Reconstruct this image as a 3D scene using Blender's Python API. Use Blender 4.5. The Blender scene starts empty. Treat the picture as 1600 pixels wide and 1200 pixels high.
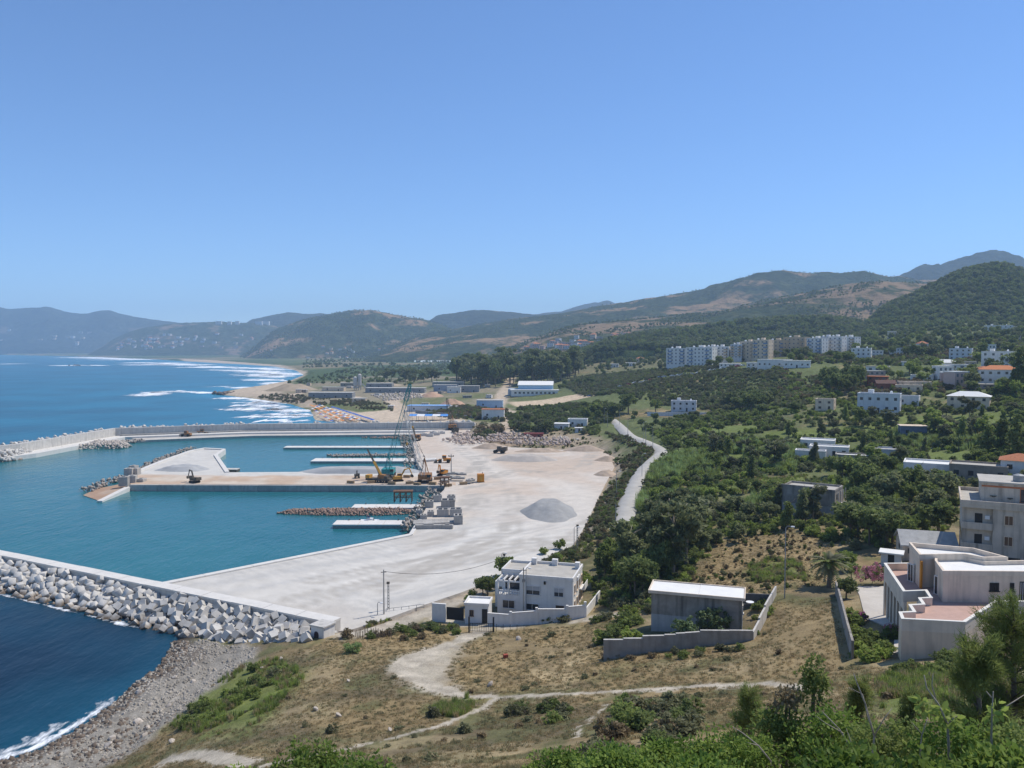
import bpy, bmesh, math, random
import numpy as np
from mathutils import Vector, Matrix, Euler
R = math.radians
random.seed(7); rng = np.random.default_rng(7)
SC = bpy.context.scene
COL = SC.collection

# ---------------------------------------------------------------- camera
CAM_H, FPX, PITCH = 50.0, 1250.0, math.atan(55/1250)
cam = bpy.data.cameras.new('camera'); cam_ob = bpy.data.objects.new('camera', cam); COL.objects.link(cam_ob)
cam_ob.location = (0, 0, CAM_H); cam_ob.rotation_euler = (math.pi/2-PITCH, 0, 0)
cam.sensor_width = 36; cam.lens = 36*FPX/1600; cam.clip_start = 0.2; cam.clip_end = 60000
SC.camera = cam_ob
SC.render.resolution_x, SC.render.resolution_y = 1024, 768

# ---------------------------------------------------------------- sky, sun, exposure
SUN_AZ, SUN_EL = R(62), R(56)
world = bpy.data.worlds.new('World'); SC.world = world; world.use_nodes = True
wn = world.node_tree.nodes; wl = world.node_tree.links
sky = wn.new('ShaderNodeTexSky'); sky.sky_type = 'NISHITA'; sky.sun_disc = False
sky.sun_elevation = SUN_EL; sky.sun_rotation = SUN_AZ
sky.altitude = 2500; sky.air_density = 1.15; sky.dust_density = 0.0; sky.ozone_density = 10.0
wl.new(sky.outputs[0], wn['Background'].inputs[0]); wn['Background'].inputs[1].default_value = 0.15
sl = bpy.data.lights.new('sun', 'SUN'); sl.energy = 4.2; sl.angle = R(0.53); sl.color = (1.0, 0.95, 0.87)
sun = bpy.data.objects.new('sun', sl); COL.objects.link(sun)
sdir = Vector((math.sin(SUN_AZ)*math.cos(SUN_EL), math.cos(SUN_AZ)*math.cos(SUN_EL), math.sin(SUN_EL)))
sun.rotation_euler = sdir.to_track_quat('Z', 'Y').to_euler(); sun.location = (200, 100, 300)
SC.view_settings.view_transform = 'Standard'; SC.view_settings.look = 'None'
SC.view_settings.exposure = 0.12; SC.view_settings.gamma = 1.0; SC.view_settings.use_curve_mapping = False
SC.cycles.max_bounces = 5; SC.cycles.diffuse_bounces = 2; SC.cycles.glossy_bounces = 2
SC.cycles.transparent_max_bounces = 8; SC.cycles.volume_bounces = 1; SC.cycles.transmission_bounces = 2
SC.cycles.caustics_reflective = False; SC.cycles.caustics_refractive = False

# ---------------------------------------------------------------- reading places off the photograph (1600x1200 frame)
CP, SP = math.cos(PITCH), math.sin(PITCH)
def ray(px, py):
    x = (np.asarray(px, float)-800)/FPX; y = (600-np.asarray(py, float))/FPX
    return x, CP+SP*y, -SP+CP*y
def P(px, py, z):
    dx, dy, dz = ray(px, py); t = (z-CAM_H)/dz
    return float(dx*t), float(dy*t)
def PD(px, py, d):
    dx, dy, dz = ray(px, py); t = d/dy
    return float(dx*t), float(d), float(CAM_H+dz*t)
def mpp(d): return d/FPX          # metres per photo pixel at distance d

# ---------------------------------------------------------------- numpy noise
def _h(ix, iy, s):
    n = (ix*374761393+iy*668265263+s*1442695041) & 0xffffffff
    n = ((n ^ (n >> 13))*1274126177) & 0xffffffff
    return ((n ^ (n >> 16)) & 0xffff)/65535.0
def vnoise(x, y, s=0):
    x = np.asarray(x, float); y = np.asarray(y, float)
    ix = np.floor(x).astype(np.int64); iy = np.floor(y).astype(np.int64)
    fx = x-ix; fy = y-iy; fx = fx*fx*(3-2*fx); fy = fy*fy*(3-2*fy)
    a = _h(ix, iy, s); b = _h(ix+1, iy, s); c = _h(ix, iy+1, s); d = _h(ix+1, iy+1, s)
    return a+(b-a)*fx+(c-a)*fy+(a-b-c+d)*fx*fy
def fbm(x, y, s=0, o=4):
    t = 0; a = .5; n = 0
    for k in range(o):
        t = t+a*vnoise(x*2**k, y*2**k, s+k*17); n += a; a *= .5
    return t/n
def sstep(a, b, x):
    t = np.clip((np.asarray(x, float)-a)/(b-a), 0, 1); return t*t*(3-2*t)

# ---------------------------------------------------------------- polygons
def seg_d2(x, y, a, b):
    ax, ay = a; bx, by = b; vx, vy = bx-ax, by-ay
    t = np.clip(((x-ax)*vx+(y-ay)*vy)/(vx*vx+vy*vy+1e-9), 0, 1)
    return (x-ax-t*vx)**2+(y-ay-t*vy)**2
def line_dist(x, y, pts):
    d = np.full(np.shape(x), 1e18)
    for a, b in zip(pts, pts[1:]): d = np.minimum(d, seg_d2(x, y, a, b))
    return np.sqrt(d)
def inside(x, y, poly):
    c = np.zeros(np.shape(x), bool); n = len(poly)
    for i in range(n):
        x1, y1 = poly[i]; x2, y2 = poly[(i+1) % n]
        if y1 == y2: continue
        c ^= ((y1 > y) != (y2 > y)) & (x < (x2-x1)*(y-y1)/(y2-y1)+x1)
    return c
def sdist(x, y, poly):
    x = np.asarray(x, float); y = np.asarray(y, float)
    d = line_dist(x, y, list(poly)+[poly[0]])
    return np.where(inside(x, y, poly), d, -d)

# ---------------------------------------------------------------- materials
MATS = {}
def nodes_of(name):
    m = bpy.data.materials.new(name); m.use_nodes = True
    nt = m.node_tree; b = nt.nodes['Principled BSDF']
    return m, nt, b
def mat(name, col, rough=.85, var=.25, scale=1.0, bump=.0, bscale=None, spec=.25, metal=0, rand=.0, hue=0, stain=0, trans=0, coord='Object', col2=None):
    if name in MATS: return MATS[name]
    m, nt, b = nodes_of(name); N, L = nt.nodes, nt.links
    tc = N.new('ShaderNodeTexCoord')
    n1 = N.new('ShaderNodeTexNoise'); n1.inputs['Scale'].default_value = scale; n1.inputs['Detail'].default_value = 6; n1.inputs['Roughness'].default_value = .65
    L.new(tc.outputs[coord], n1.inputs['Vector'])
    mr = N.new('ShaderNodeMapRange'); mr.inputs[1].default_value = .25; mr.inputs[2].default_value = .75
    mr.inputs[3].default_value = 1-var; mr.inputs[4].default_value = 1+var
    L.new(n1.outputs[0], mr.inputs[0]); v = mr.outputs[0]
    if rand:
        oi = N.new('ShaderNodeObjectInfo'); r = N.new('ShaderNodeMapRange'); r.inputs[3].default_value = 1-rand; r.inputs[4].default_value = 1+rand
        L.new(oi.outputs['Random'], r.inputs[0]); mu = N.new('ShaderNodeMath'); mu.operation = 'MULTIPLY'
        L.new(v, mu.inputs[0]); L.new(r.outputs[0], mu.inputs[1]); v = mu.outputs[0]
    if stain:                                   # rain streaks and dirt of their own shape
        mp = N.new('ShaderNodeMapping'); mp.inputs['Scale'].default_value = (1.3, 1.3, .12); L.new(tc.outputs[coord], mp.inputs[0])
        n2 = N.new('ShaderNodeTexNoise'); n2.inputs['Scale'].default_value = 1.1; n2.inputs['Detail'].default_value = 5; L.new(mp.outputs[0], n2.inputs['Vector'])
        r2 = N.new('ShaderNodeMapRange'); r2.inputs[1].default_value = .48; r2.inputs[2].default_value = .72; r2.inputs[3].default_value = 1; r2.inputs[4].default_value = 1-stain
        L.new(n2.outputs[0], r2.inputs[0]); mu2 = N.new('ShaderNodeMath'); mu2.operation = 'MULTIPLY'
        L.new(v, mu2.inputs[0]); L.new(r2.outputs[0], mu2.inputs[1]); v = mu2.outputs[0]
    base = None
    if col2:
        n3 = N.new('ShaderNodeTexNoise'); n3.inputs['Scale'].default_value = scale*.45; n3.inputs['Detail'].default_value = 4; L.new(tc.outputs[coord], n3.inputs['Vector'])
        cr = N.new('ShaderNodeMapRange'); cr.inputs[1].default_value = .42; cr.inputs[2].default_value = .6; L.new(n3.outputs[0], cr.inputs[0])
        mx0 = N.new('ShaderNodeMix'); mx0.data_type = 'RGBA'; mx0.inputs[6].default_value = (*col, 1); mx0.inputs[7].default_value = (*col2, 1); L.new(cr.outputs[0], mx0.inputs[0]); base = mx0.outputs[2]
    mx = N.new('ShaderNodeVectorMath'); mx.operation = 'SCALE'; mx.inputs[0].default_value = col
    if base: L.new(base, mx.inputs[0])
    L.new(v, mx.inputs['Scale']); L.new(mx.outputs[0], b.inputs['Base Color'])
    b.inputs['Roughness'].default_value = rough; b.inputs['Specular IOR Level'].default_value = spec; b.inputs['Metallic'].default_value = metal
    if bump:
        n4 = N.new('ShaderNodeTexNoise'); n4.inputs['Scale'].default_value = bscale or scale*6; n4.inputs['Detail'].default_value = 5; L.new(tc.outputs[coord], n4.inputs['Vector'])
        bp = N.new('ShaderNodeBump'); bp.inputs['Strength'].default_value = bump; bp.inputs['Distance'].default_value = .1; L.new(n4.outputs[0], bp.inputs['Height']); L.new(bp.outputs[0], b.inputs['Normal'])
    if trans:                                   # leaves let light through
        t = N.new('ShaderNodeBsdfTranslucent'); L.new(mx.outputs[0], t.inputs[0]); ms = N.new('ShaderNodeMixShader'); ms.inputs[0].default_value = trans
        L.new(b.outputs[0], ms.inputs[1]); L.new(t.outputs[0], ms.inputs[2]); L.new(ms.outputs[0], N['Material Output'].inputs[0])
    MATS[name] = m; return m

# ---------------------------------------------------------------- objects
def tag(o, label=None, cat=None, group=None, kind=None):
    if label: o['label'] = label
    if cat: o['category'] = cat
    if group: o['group'] = group
    if kind: o['kind'] = kind
    return o
def link(name, me, parent=None, loc=None, rz=0):
    o = bpy.data.objects.new(name, me); COL.objects.link(o)
    if parent is not None: o.parent = parent
    if loc is not None: o.location = loc
    if rz: o.rotation_euler = (0, 0, rz)
    return o
def empty(name, loc=(0, 0, 0), rz=0, **k):
    o = bpy.data.objects.new(name, None); COL.objects.link(o); o.location = loc; o.rotation_euler = (0, 0, rz); o.empty_display_size = .3
    return tag(o, **k)
def copy_tree(o, parent=None):
    c = o.copy(); COL.objects.link(c); c.parent = parent
    for ch in o.children: copy_tree(ch, c)
    return c
def np_mesh(name, V, F, m=None, smooth=False, mats=None, midx=None):
    me = bpy.data.meshes.new(name); V = np.asarray(V, np.float32); F = np.asarray(F, np.int32)
    k = F.shape[1]; me.vertices.add(len(V)); me.vertices.foreach_set('co', V.ravel())
    me.loops.add(F.size); me.loops.foreach_set('vertex_index', F.ravel())
    me.polygons.add(len(F)); me.polygons.foreach_set('loop_start', np.arange(0, F.size, k, dtype=np.int32))
    if smooth: me.polygons.foreach_set('use_smooth', np.ones(len(F), bool))
    if m: me.materials.append(m)
    me.update(calc_edges=True); return me
def set_col(me, C, name='col'):
    a = me.attributes.new(name, 'FLOAT_COLOR', 'POINT'); C = np.asarray(C, np.float32)
    if C.shape[1] == 3: C = np.concatenate([C, np.ones((len(C), 1), np.float32)], 1)
    a.data.foreach_set('color', C.ravel())
class MB:
    def __init__(s): s.v = []; s.f = []
    def add(s, vs, fs):
        n = len(s.v); s.v += [tuple(v) for v in vs]; s.f += [tuple(i+n for i in f) for f in fs]; return s
    def box(s, x0, x1, y0, y1, z0, z1):
        return s.add([(x0, y0, z0), (x1, y0, z0), (x1, y1, z0), (x0, y1, z0), (x0, y0, z1), (x1, y0, z1), (x1, y1, z1), (x0, y1, z1)],
                     [(3, 2, 1, 0), (4, 5, 6, 7), (0, 1, 5, 4), (1, 2, 6, 5), (2, 3, 7, 6), (3, 0, 4, 7)])
    def cbox(s, c, d, rz=0, rx=0, ry=0):
        M = Euler((rx, ry, rz)).to_matrix(); hx, hy, hz = d[0]/2, d[1]/2, d[2]/2
        vs = [Vector(c)+M @ Vector(p) for p in ((-hx, -hy, -hz), (hx, -hy, -hz), (hx, hy, -hz), (-hx, hy, -hz), (-hx, -hy, hz), (hx, -hy, hz), (hx, hy, hz), (-hx, hy, hz))]
        return s.add(vs, [(3, 2, 1, 0), (4, 5, 6, 7), (0, 1, 5, 4), (1, 2, 6, 5), (2, 3, 7, 6), (3, 0, 4, 7)])
    def prism(s, poly, z0, z1):
        n = len(poly); a = sum(poly[i][0]*poly[(i+1) % n][1]-poly[(i+1) % n][0]*poly[i][1] for i in range(n))
        if a < 0: poly = poly[::-1]
        zz0 = z0 if hasattr(z0, '__len__') else [z0]*n; zz1 = z1 if hasattr(z1, '__len__') else [z1]*n
        vs = [(p[0], p[1], z) for p, z in zip(poly, zz0)]+[(p[0], p[1], z) for p, z in zip(poly, zz1)]
        return s.add(vs, [tuple(range(n-1, -1, -1)), tuple(range(n, 2*n))]+[(i, (i+1) % n, n+(i+1) % n, n+i) for i in range(n)])
    def xprism(s, prof, x0, x1):          # profile in (y,z) pulled along x
        n = len(prof); vs = [(x0, p[0], p[1]) for p in prof]+[(x1, p[0], p[1]) for p in prof]
        return s.add(vs, [tuple(range(n-1, -1, -1)), tuple(range(n, 2*n))]+[(i, (i+1) % n, n+(i+1) % n, n+i) for i in range(n)])
    def tube(s, pts, r, n=6, cap=True):
        pts = [Vector(p) for p in pts]; rs = r if hasattr(r, '__len__') else [r]*len(pts); base = len(s.v); ref = None
        for i, p in enumerate(pts):
            d = (pts[min(i+1, len(pts)-1)]-pts[max(i-1, 0)]).normalized()
            if ref is None: ref = Vector((1, 0, 0)) if abs(d.x) < .8 else Vector((0, 1, 0))
            u = (ref-d*ref.dot(d)).normalized(); w = d.cross(u); ref = u
            for k in range(n):
                a = 2*math.pi*k/n; q = p+(u*math.cos(a)+w*math.sin(a))*rs[i]; s.v.append(tuple(q))
        for i in range(len(pts)-1):
            for k in range(n):
                a = base+i*n+k; b = base+i*n+(k+1) % n; s.f.append((a, b, b+n, a+n))
        if cap:
            s.f.append(tuple(base+k for k in range(n-1, -1, -1))); e = base+(len(pts)-1)*n; s.f.append(tuple(e+k for k in range(n)))
        return s
    def lathe(s, prof, n=12, c=(0, 0, 0)):  # profile (r,z)
        b = len(s.v)
        for r, z in prof:
            for k in range(n):
                a = 2*math.pi*k/n; s.v.append((c[0]+r*math.cos(a), c[1]+r*math.sin(a), c[2]+z))
        for i in range(len(prof)-1):
            for k in range(n): s.f.append((b+i*n+k, b+i*n+(k+1) % n, b+(i+1)*n+(k+1) % n, b+(i+1)*n+k))
        s.f.append(tuple(b+k for k in range(n-1, -1, -1))); e = b+(len(prof)-1)*n; s.f.append(tuple(e+k for k in range(n)))
        return s
    def mesh(s, name, m, smooth=False):
        me = bpy.data.meshes.new(name); me.from_pydata(s.v, [], s.f); 
        if m: me.materials.append(m)
        if smooth: me.polygons.foreach_set('use_smooth', np.ones(len(me.polygons), bool))
        me.update(); return me
    def build(s, name, m, parent=None, loc=None, rz=0, smooth=False):
        return link(name, s.mesh(name, m, smooth), parent, loc, rz)
# ================================================================ lie of the land
# control heights: (px, py, z) read on the photograph, far ones as (px, py, distance)
CZ = [(100,1192,.3),(170,1198,2),(250,1198,6),(260,1140,3),(330,1090,3.2),(260,1012,.2),(400,1032,3),(430,1010,4),(520,987,4.2),(600,970,4),
 (750,987,5),(800,968,5),(910,958,5.5),(640,1040,8),(720,1085,10),(900,1080,12),(1190,1070,16),(650,1135,13),(540,1170,14),(300,1196,11),
 (400,1100,7.5),(900,1180,24),(1000,1120,19),(800,1180,21),(600,1196,20),(450,1196,17),(945,1030,10),(1175,1005,12.5),(1016,1000,11),(1160,985,11),
 (1260,1000,16),(1215,930,13),(1310,940,15),(1300,1080,21),(1200,1120,23),(1360,960,17),(1413,1028,20),(1390,930,15.5),(1450,1060,22),(1550,1100,26),
 (1510,885,14),(1600,885,14.5),(1750,900,18),(1295,915,13),(1150,880,9),(1220,860,10),(1100,920,9.5),(950,940,6.5),(960,880,5),(895,850,3.6),
 (1000,790,6),(990,760,7),(976,818,5.6),(955,860,4.8),(1010,730,8),(1035,703,9),(990,680,9),(955,658,8),(780,665,5),(950,720,5),(935,690,4.2),(1262,806,11),(1100,800,8),(1100,740,10),
 (1100,690,11.5),(1070,642,12),(1280,712,12),(1360,725,13),(1455,752,15),(1375,645,22),(1515,638,24),(1440,680,17),(1550,690,19),(1590,770,16.5),
 (1800,760,22),(1560,600,33),(1750,640,32),(1100,572,35),(1220,576,36),(1000,612,20),(1050,627,13.5),(900,625,8),(840,615,8),(1000,592,25),(1450,590,34),
 (720,640,4.5),(600,640,4),(520,650,3),(620,610,5),(500,615,4),(760,610,6),(870,660,6),(1200,640,16),(1150,610,22),(1250,620,24),(1300,600,28),(620,575,7),(450,600,4),
 (560,590,5),(760,575,9),(900,590,18)]
CDp = [(1450,560,620),(1560,562,520),(1560,520,820),(1350,560,640),(1300,542,950),(1480,500,1200),(1750,520,900),(1100,555,1100),(950,556,1300),(1250,540,1300)]
CW = [(-3000,3000,4),(-1500,2500,5),(0,2000,10),(0,3500,22),(-3000,6000,12),(1500,2500,90),(800,2000,60),(0,6000,50),(3000,6000,140),(-6000,9000,20),(4000,9000,180),(0,9000,60),
      (-400,1400,5),(-200,1200,6),(-60,40,9),(0,25,34.5),(0,12,41.5),(20,22,35.5),(30,35,29.5),(-30,12,30),(40,12,41),(-130,60,1),(-60,60,13),(-300,200,0),(-400,500,0),(60,40,29),(-45,25,18)]
_c = []
for a, b, z in CZ: x, y = P(a, b, z); _c.append((x, y, z))
for a, b, d in CDp: _c.append(PD(a, b, d))
_c += CW
_c = np.array(_c, float)
def _uv(x, y): y = np.maximum(y, 6); return x/y*1.4, np.log(y)
def _tps(r2): return np.where(r2 > 1e-12, .5*r2*np.log(r2+1e-12), 0)
_u, _v = _uv(_c[:, 0], _c[:, 1]); _n = len(_c)
_A = np.zeros((_n+3, _n+3)); _A[:_n, :_n] = _tps((_u[:, None]-_u)**2+(_v[:, None]-_v)**2)+np.eye(_n)*2e-3
_A[:_n, _n] = 1; _A[:_n, _n+1] = _u; _A[:_n, _n+2] = _v; _A[_n:, :_n] = _A[:_n, _n:].T
_W = np.linalg.solve(_A, np.r_[_c[:, 2], 0, 0, 0])
def tps(x, y):
    s = np.shape(x); u, v = _uv(np.ravel(x), np.ravel(y)); out = _W[_n]+_W[_n+1]*u+_W[_n+2]*v
    for i in range(_n): out = out+_W[i]*_tps((u-_u[i])**2+(v-_v[i])**2)
    return out.reshape(s)

# shoreline of the open coast (pixel, at sea level), then around the land side
SEA = 1.0
SHORE = [P(*p, SEA) for p in [(-300,1290),(-60,1212),(0,1192),(60,1172),(110,1146),(150,1120),(178,1098),(212,1066),(244,1046),(262,1022),(268,1004)]]
SHORE += [(-54,138),(-40,146),(-30,160),(-20,185),(-8,210),(2,232),(6,262),(-10,285),(-28,310),(-44,350),(-48,400),(-52,452),(-66,480)]
SHORE += [P(*p, SEA) for p in [(560,662),(492,657),(485,642),(455,632),(400,624),(362,619),(338,616),(352,611),(400,604),(455,594),(474,586),(462,579),(430,573),(380,569.5),(330,567),(280,564),(240,561.5),(200,560),(150,558),(100,556.5),(50,555.5),(0,554.5),(-200,554)]]
LAND = SHORE+[(-14000,9500),(9500,9500),(9500,-900),(-500,-900),(-260,-100),(-170,0),(-120,50)]
# the flat made ground of the harbour yard
YARD_PX = [(235,916),(640,836),(655,812),(668,790),(694,765),(700,742),(662,738),(652,722),(648,708),(645,692),(660,676),(700,668),(728,668),(742,688),(800,699),(880,703),(930,700),(952,711),(960,730),(948,752),(932,784),(922,806),(908,832),(895,852),(850,874),(795,896),(720,926),(660,946),(600,968),(545,985),(520,986)]
YARD = [P(*p, 3) for p in YARD_PX]
YZ = 3.0
def H0(x, y):
    x = np.asarray(x, float); y = np.asarray(y, float)
    z = tps(x, y)
    rough = (fbm(x/9, y/9, 3)-.5)*np.clip(y/120, .5, 2.0)*np.clip((z-2)/6, .1, 1)
    z = np.maximum(z+rough, 1.8)
    sd = sdist(x, y, LAND)
    z = np.where(sd > 0, np.minimum(z, SEA+.02+np.minimum(sd, 14)*.16+np.maximum(sd-14, 0)*.75), np.maximum(-3, SEA+sd*.3))
    sy = sdist(x, y, YARD)
    z = np.where(sy > -45, np.minimum(z, 3.0+np.maximum(-sy-1.5, 0)*.42), z)
    z = np.where(sy > -.8, np.minimum(z, 2.4), z)
    return z
def G(px, py):
    """where the ray through a photo pixel meets the land (or the sea)"""
    dx, dy, dz = ray(px, py)
    t = np.exp(np.linspace(math.log(14), math.log(9000), 420)); X = dx*t; Y = dy*t; Z = CAM_H+dz*t
    h = np.maximum(H0(X, Y), SEA); k = np.argmax(h > Z)
    if not (h > Z).any(): k = len(t)-1
    a, b = t[max(k-1, 0)], t[k]
    tt = np.linspace(a, b, 24); h = np.maximum(H0(dx*tt, dy*tt), SEA); j = np.argmax(h > CAM_H+dz*tt); tt = tt[j]
    return float(dx*tt), float(dy*tt), float(h[j])
def GN(pts): return [G(*p)[:2] for p in pts]
def hz(x, y): return float(H0(np.array([x]), np.array([y]))[0])

ROADPX = [(958, 655), (972, 668), (990, 680), (1012, 691), (1034, 703), (1022, 716), (1008, 730), (998, 748), (990, 765), (983, 783), (979, 800), (972, 822)]
ROADW = GN(ROADPX)
# ---------------------------------------------------------------- named patches of ground (photo outlines put on the land)
paths = {
 'main': (GN([(1262,1076),(1195,1068),(1100,1072),(1000,1079),(900,1084),(820,1088),(765,1089),(712,1085)]), .85),
 'up':   (GN([(712,1085),(672,1070),(640,1052),(640,1036),(680,1018),(718,1000),(752,986)]), 1.5),
 'low':  (GN([(775,1093),(742,1112),(690,1133),(620,1154),(545,1171),(440,1192),(380,1205)]), .5),
 'cove': (GN([(262,1188),(300,1178),(340,1184),(380,1196)]), 1.3),
 'spur': (GN([(905,1150),(925,1120),(950,1100)]), .25),
}
BARE = GN([(600,1045),(625,1025),(690,1008),(735,992),(752,992),(720,1015),(700,1050),(712,1080),(690,1085),(630,1065)])
LANE = (GN([(548,990),(590,982),(650,958),(720,930),(770,905),(800,893)]), 3.2)
LANE2 = (GN([(690,966),(740,975),(790,978),(860,970),(920,966),(975,958)]), 1.7)
DRY = [GN([(690,1070),(720,1010),(800,985),(960,975),(1000,1010),(930,1060),(800,1078)]), GN([(1190,1030),(1200,985),(1220,945),(1310,945),(1330,1020),(1310,1060),(1200,1060)]),
       GN([(1080,920),(1130,850),(1230,830),(1300,860),(1290,905),(1200,925)]), GN([(540,1000),(640,985),(740,985),(700,1010),(600,1030),(520,1020)])]
STRAW = [GN([(830,1060),(850,1010),(900,1003),(915,1030),(900,1065)])]
GREEN = [GN([(270,1130),(300,1095),(380,1040),(430,1035),(470,1060),(400,1140),(330,1145)]), GN([(1165,890),(1200,875),(1245,880),(1260,905),(1180,910)]), GN([(680,1110),(720,1090),(745,1095),(720,1120)]),
         GN([(1370,1060),(1440,1050),(1500,1070),(1500,1110),(1380,1120)]), GN([(1130,755),(1260,742),(1262,760),(1140,772)]), GN([(1400,650),(1580,640),(1590,660),(1400,672)]), GN([(1190,676),(1300,668),(1430,662),(1440,670),(1300,678),(1200,686)]), GN([(1450,706),(1560,697),(1565,711),(1450,721)]), GN([(1080,672),(1180,664),(1185,672),(1090,682)]), GN([(1110,712),(1230,708),(1225,718),(1110,724)])]
PEBBLE = SHORE[:11]+GN([(330,1002),(400,1012),(395,1032),(330,1078),(262,1130),(240,1150),(180,1192),(90,1225)])
DARKSAND = GN([(262,1012),(285,1005),(318,1010),(315,1030),(270,1058),(240,1060)])
SANDBEACH = [P(*p, 2) for p in [(485,642),(520,640),(560,648),(600,645),(640,640),(700,655),(735,665),(700,672),(490,664)]]+[]
SANDB2 = [P(*p, 1.5) for p in [(340,616),(400,622),(455,630),(485,640),(500,634),(430,612),(470,592),(480,582),(440,572),(330,564),(280,562),(290,566),(380,571),(440,578),(455,590)]]
SITE = [P(*p, 4) for p in [(405,622),(480,600),(560,588),(640,592),(760,600),(800,610),(800,640),(740,655),(640,640),(560,628),(500,630)]]
SANDROAD = [([P(*p, 4) for p in [(700,690),(660,660),(628,640),(612,625),(640,618),(700,612)]], 7), ([P(*p, 6) for p in [(790,670),(800,650),(775,635),(785,615),(800,600),(830,592),(870,590),(905,582)]], 6), ([P(*p, 4) for p in [(420,625),(480,612),(560,620)]], 4)]
EARTHB = [P(*p, 4) for p in [(690,670),(740,660),(800,668),(860,670),(930,676),(985,715),(965,745),(935,790),(905,800),(930,740),(900,705),(780,700),(720,690)]]
SPORT = [P(*p, 7.6) for p in [(795,622),(905,621),(940,628),(815,633)]]
FIELDS = [P(*p, 6) for p in [(560,575),(700,570),(700,590),(560,592)]]
ORANGE = [P(*p, 3) for p in [(760,700),(830,712),(890,716),(940,700),(962,730),(900,735),(840,742),(790,728)]]

C_SOIL = np.array((.165, .13, .075)); C_DRY = np.array((.265, .195, .10)); C_STRAW = np.array((.45, .35, .20)); C_GRN = np.array((.15, .185, .05)); C_OLV = np.array((.125, .125, .055))
C_PATH = np.array((.44, .385, .30)); C_PEB = np.array((.27, .245, .205)); C_DSAND = np.array((.15, .125, .10)); C_SAND = np.array((.46, .37, .27)); C_YARD = np.array((.56, .525, .465)); C_ORG = np.array((.50, .40, .31))
C_GREY = np.array((.36, .35, .33)); C_CONC = np.array((.50, .485, .45))
def lay(C, m, c): return C+(np.asarray(c)-C)*m[:, None]
def ground_colour(x, y):
    n1 = fbm(x/14, y/14, 11); n2 = fbm(x/3.1, y/3.1, 23); n3 = fbm(x/60, y/60, 5); nf = fbm(x/.8, y/.8, 41, 3)
    wx = x+(n2-.5)*3.2+(nf-.5)*1.2; wy = y+(fbm(x/3.1, y/3.1, 29)-.5)*3.2+(fbm(x/.8, y/.8, 43, 3)-.5)*1.6
    C = np.repeat(C_SOIL[None], len(x), 0)
    C = lay(C, sstep(.42, .62, n1), C_DRY); C = lay(C, sstep(.42, .62, n2)*.8, C_OLV); C = lay(C, sstep(.55, .7, fbm(x/5, y/5, 77))*.6, C_STRAW*.8)
    far = sstep(150, 260, y); C = lay(C, far*sstep(.22, .45, n3+n2*.25-.1)*.92, np.array((.115, .14, .052)))
    vfar = sstep(700, 1200, y)                       # plain: field pattern
    cell = np.floor((x+fbm(x/300, y/300, 8)*160)/170)*57+np.floor((y+fbm(x/300, y/300, 9)*260)/330)*131
    hsh = ((np.sin(cell*12.9898)*43758.5453) % 1)
    Fc = np.where(hsh[:, None] < .45, np.array((.055, .085, .03)), np.where(hsh[:, None] < .72, np.array((.20, .165, .095)), np.array((.10, .12, .045))))
    C = lay(C, vfar*.85, Fc) if np.ndim(Fc) == 1 else C+(Fc-C)*(vfar*.85)[:, None]
    for p in DRY: C = lay(C, sstep(-3, 2, sdist(wx, wy, p))*(.45+.55*sstep(.3, .6, n2)), C_DRY*1.15)
    for p in STRAW: C = lay(C, sstep(-2, 1.5, sdist(wx, wy, p))*.9*sstep(.3, .6, n2), C_STRAW)
    for p in GREEN: C = lay(C, sstep(-2.5, 1.5, sdist(wx, wy, p))*.85, C_GRN)
    C = lay(C, sstep(-1.2, .8, sdist(wx, wy, PEBBLE)), C_PEB*(.7+.6*nf[:, None])); C = lay(C, sstep(-1.5, .5, sdist(wx, wy, DARKSAND))*.9, C_DSAND)
    C = lay(C, sstep(-1.5, 1.5, sdist(wx, wy, BARE))*.85*sstep(.2, .5, n2+.1), C_PATH)
    for pl, w in list(paths.values())+[LANE, LANE2]: C = lay(C, 1-sstep(w*.75, w*1.5, line_dist(wx, wy, pl)), C_PATH*(.85+.3*nf[:, None]))
    C = lay(C, sstep(-3, 4, sdist(wx, wy, SANDBEACH)), C_SAND*1.15); C = lay(C, sstep(-6, 6, sdist(x+(n1-.5)*20, y+(n2-.5)*20, SANDB2)), C_SAND)
    C = lay(C, sstep(-8, 8, sdist(x+(n1-.5)*40, y+(n3-.5)*40, SITE))*sstep(.35, .6, n3)*.7, C_SAND*.66)
    for pl, w in SANDROAD: C = lay(C, 1-sstep(w*.7, w*1.3, line_dist(wx, wy, pl)), C_SAND*1.05)
    C = lay(C, sstep(-2, 2, sdist(x, y, SPORT)), np.array((.55, .43, .29)))
    EB = sstep(-5, 5, sdist(x+(n1-.5)*18, y+(n2-.5)*14, EARTHB)); C = lay(C, EB*.75*sstep(.3, .55, n1), np.array((.38, .29, .21)))
    # wet sand right at the water
    sd = sdist(x, y, LAND); C = lay(C, (1-sstep(1.0, 3.2+3*n2, sd))*.85*(y < 170), np.array((.06, .05, .042)))
    yd = sdist(x, y, YARD); t = (x*.86+y*.5)
    C = lay(C, sstep(-7, -.5, yd+(n2-.5)*6)*.9, C_SAND*.8)
    return C*(.86+.28*nf[:, None])
TRACKS = [([P(*q, 3) for q in p], w) for p in ([(905,840),(880,850),(800,862),(700,880),(560,915),(420,950)], [(915,815),(900,840),(780,850),(640,880),(500,905)], [(720,700),(760,740),(800,770),(800,830),(700,870),(600,920)], [(930,700),(910,730),(880,740),(800,735),(740,760),(720,800)], [(780,690),(740,730),(745,790),(700,840),(660,850)]) for w in (1.0, 2.4)]
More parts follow.
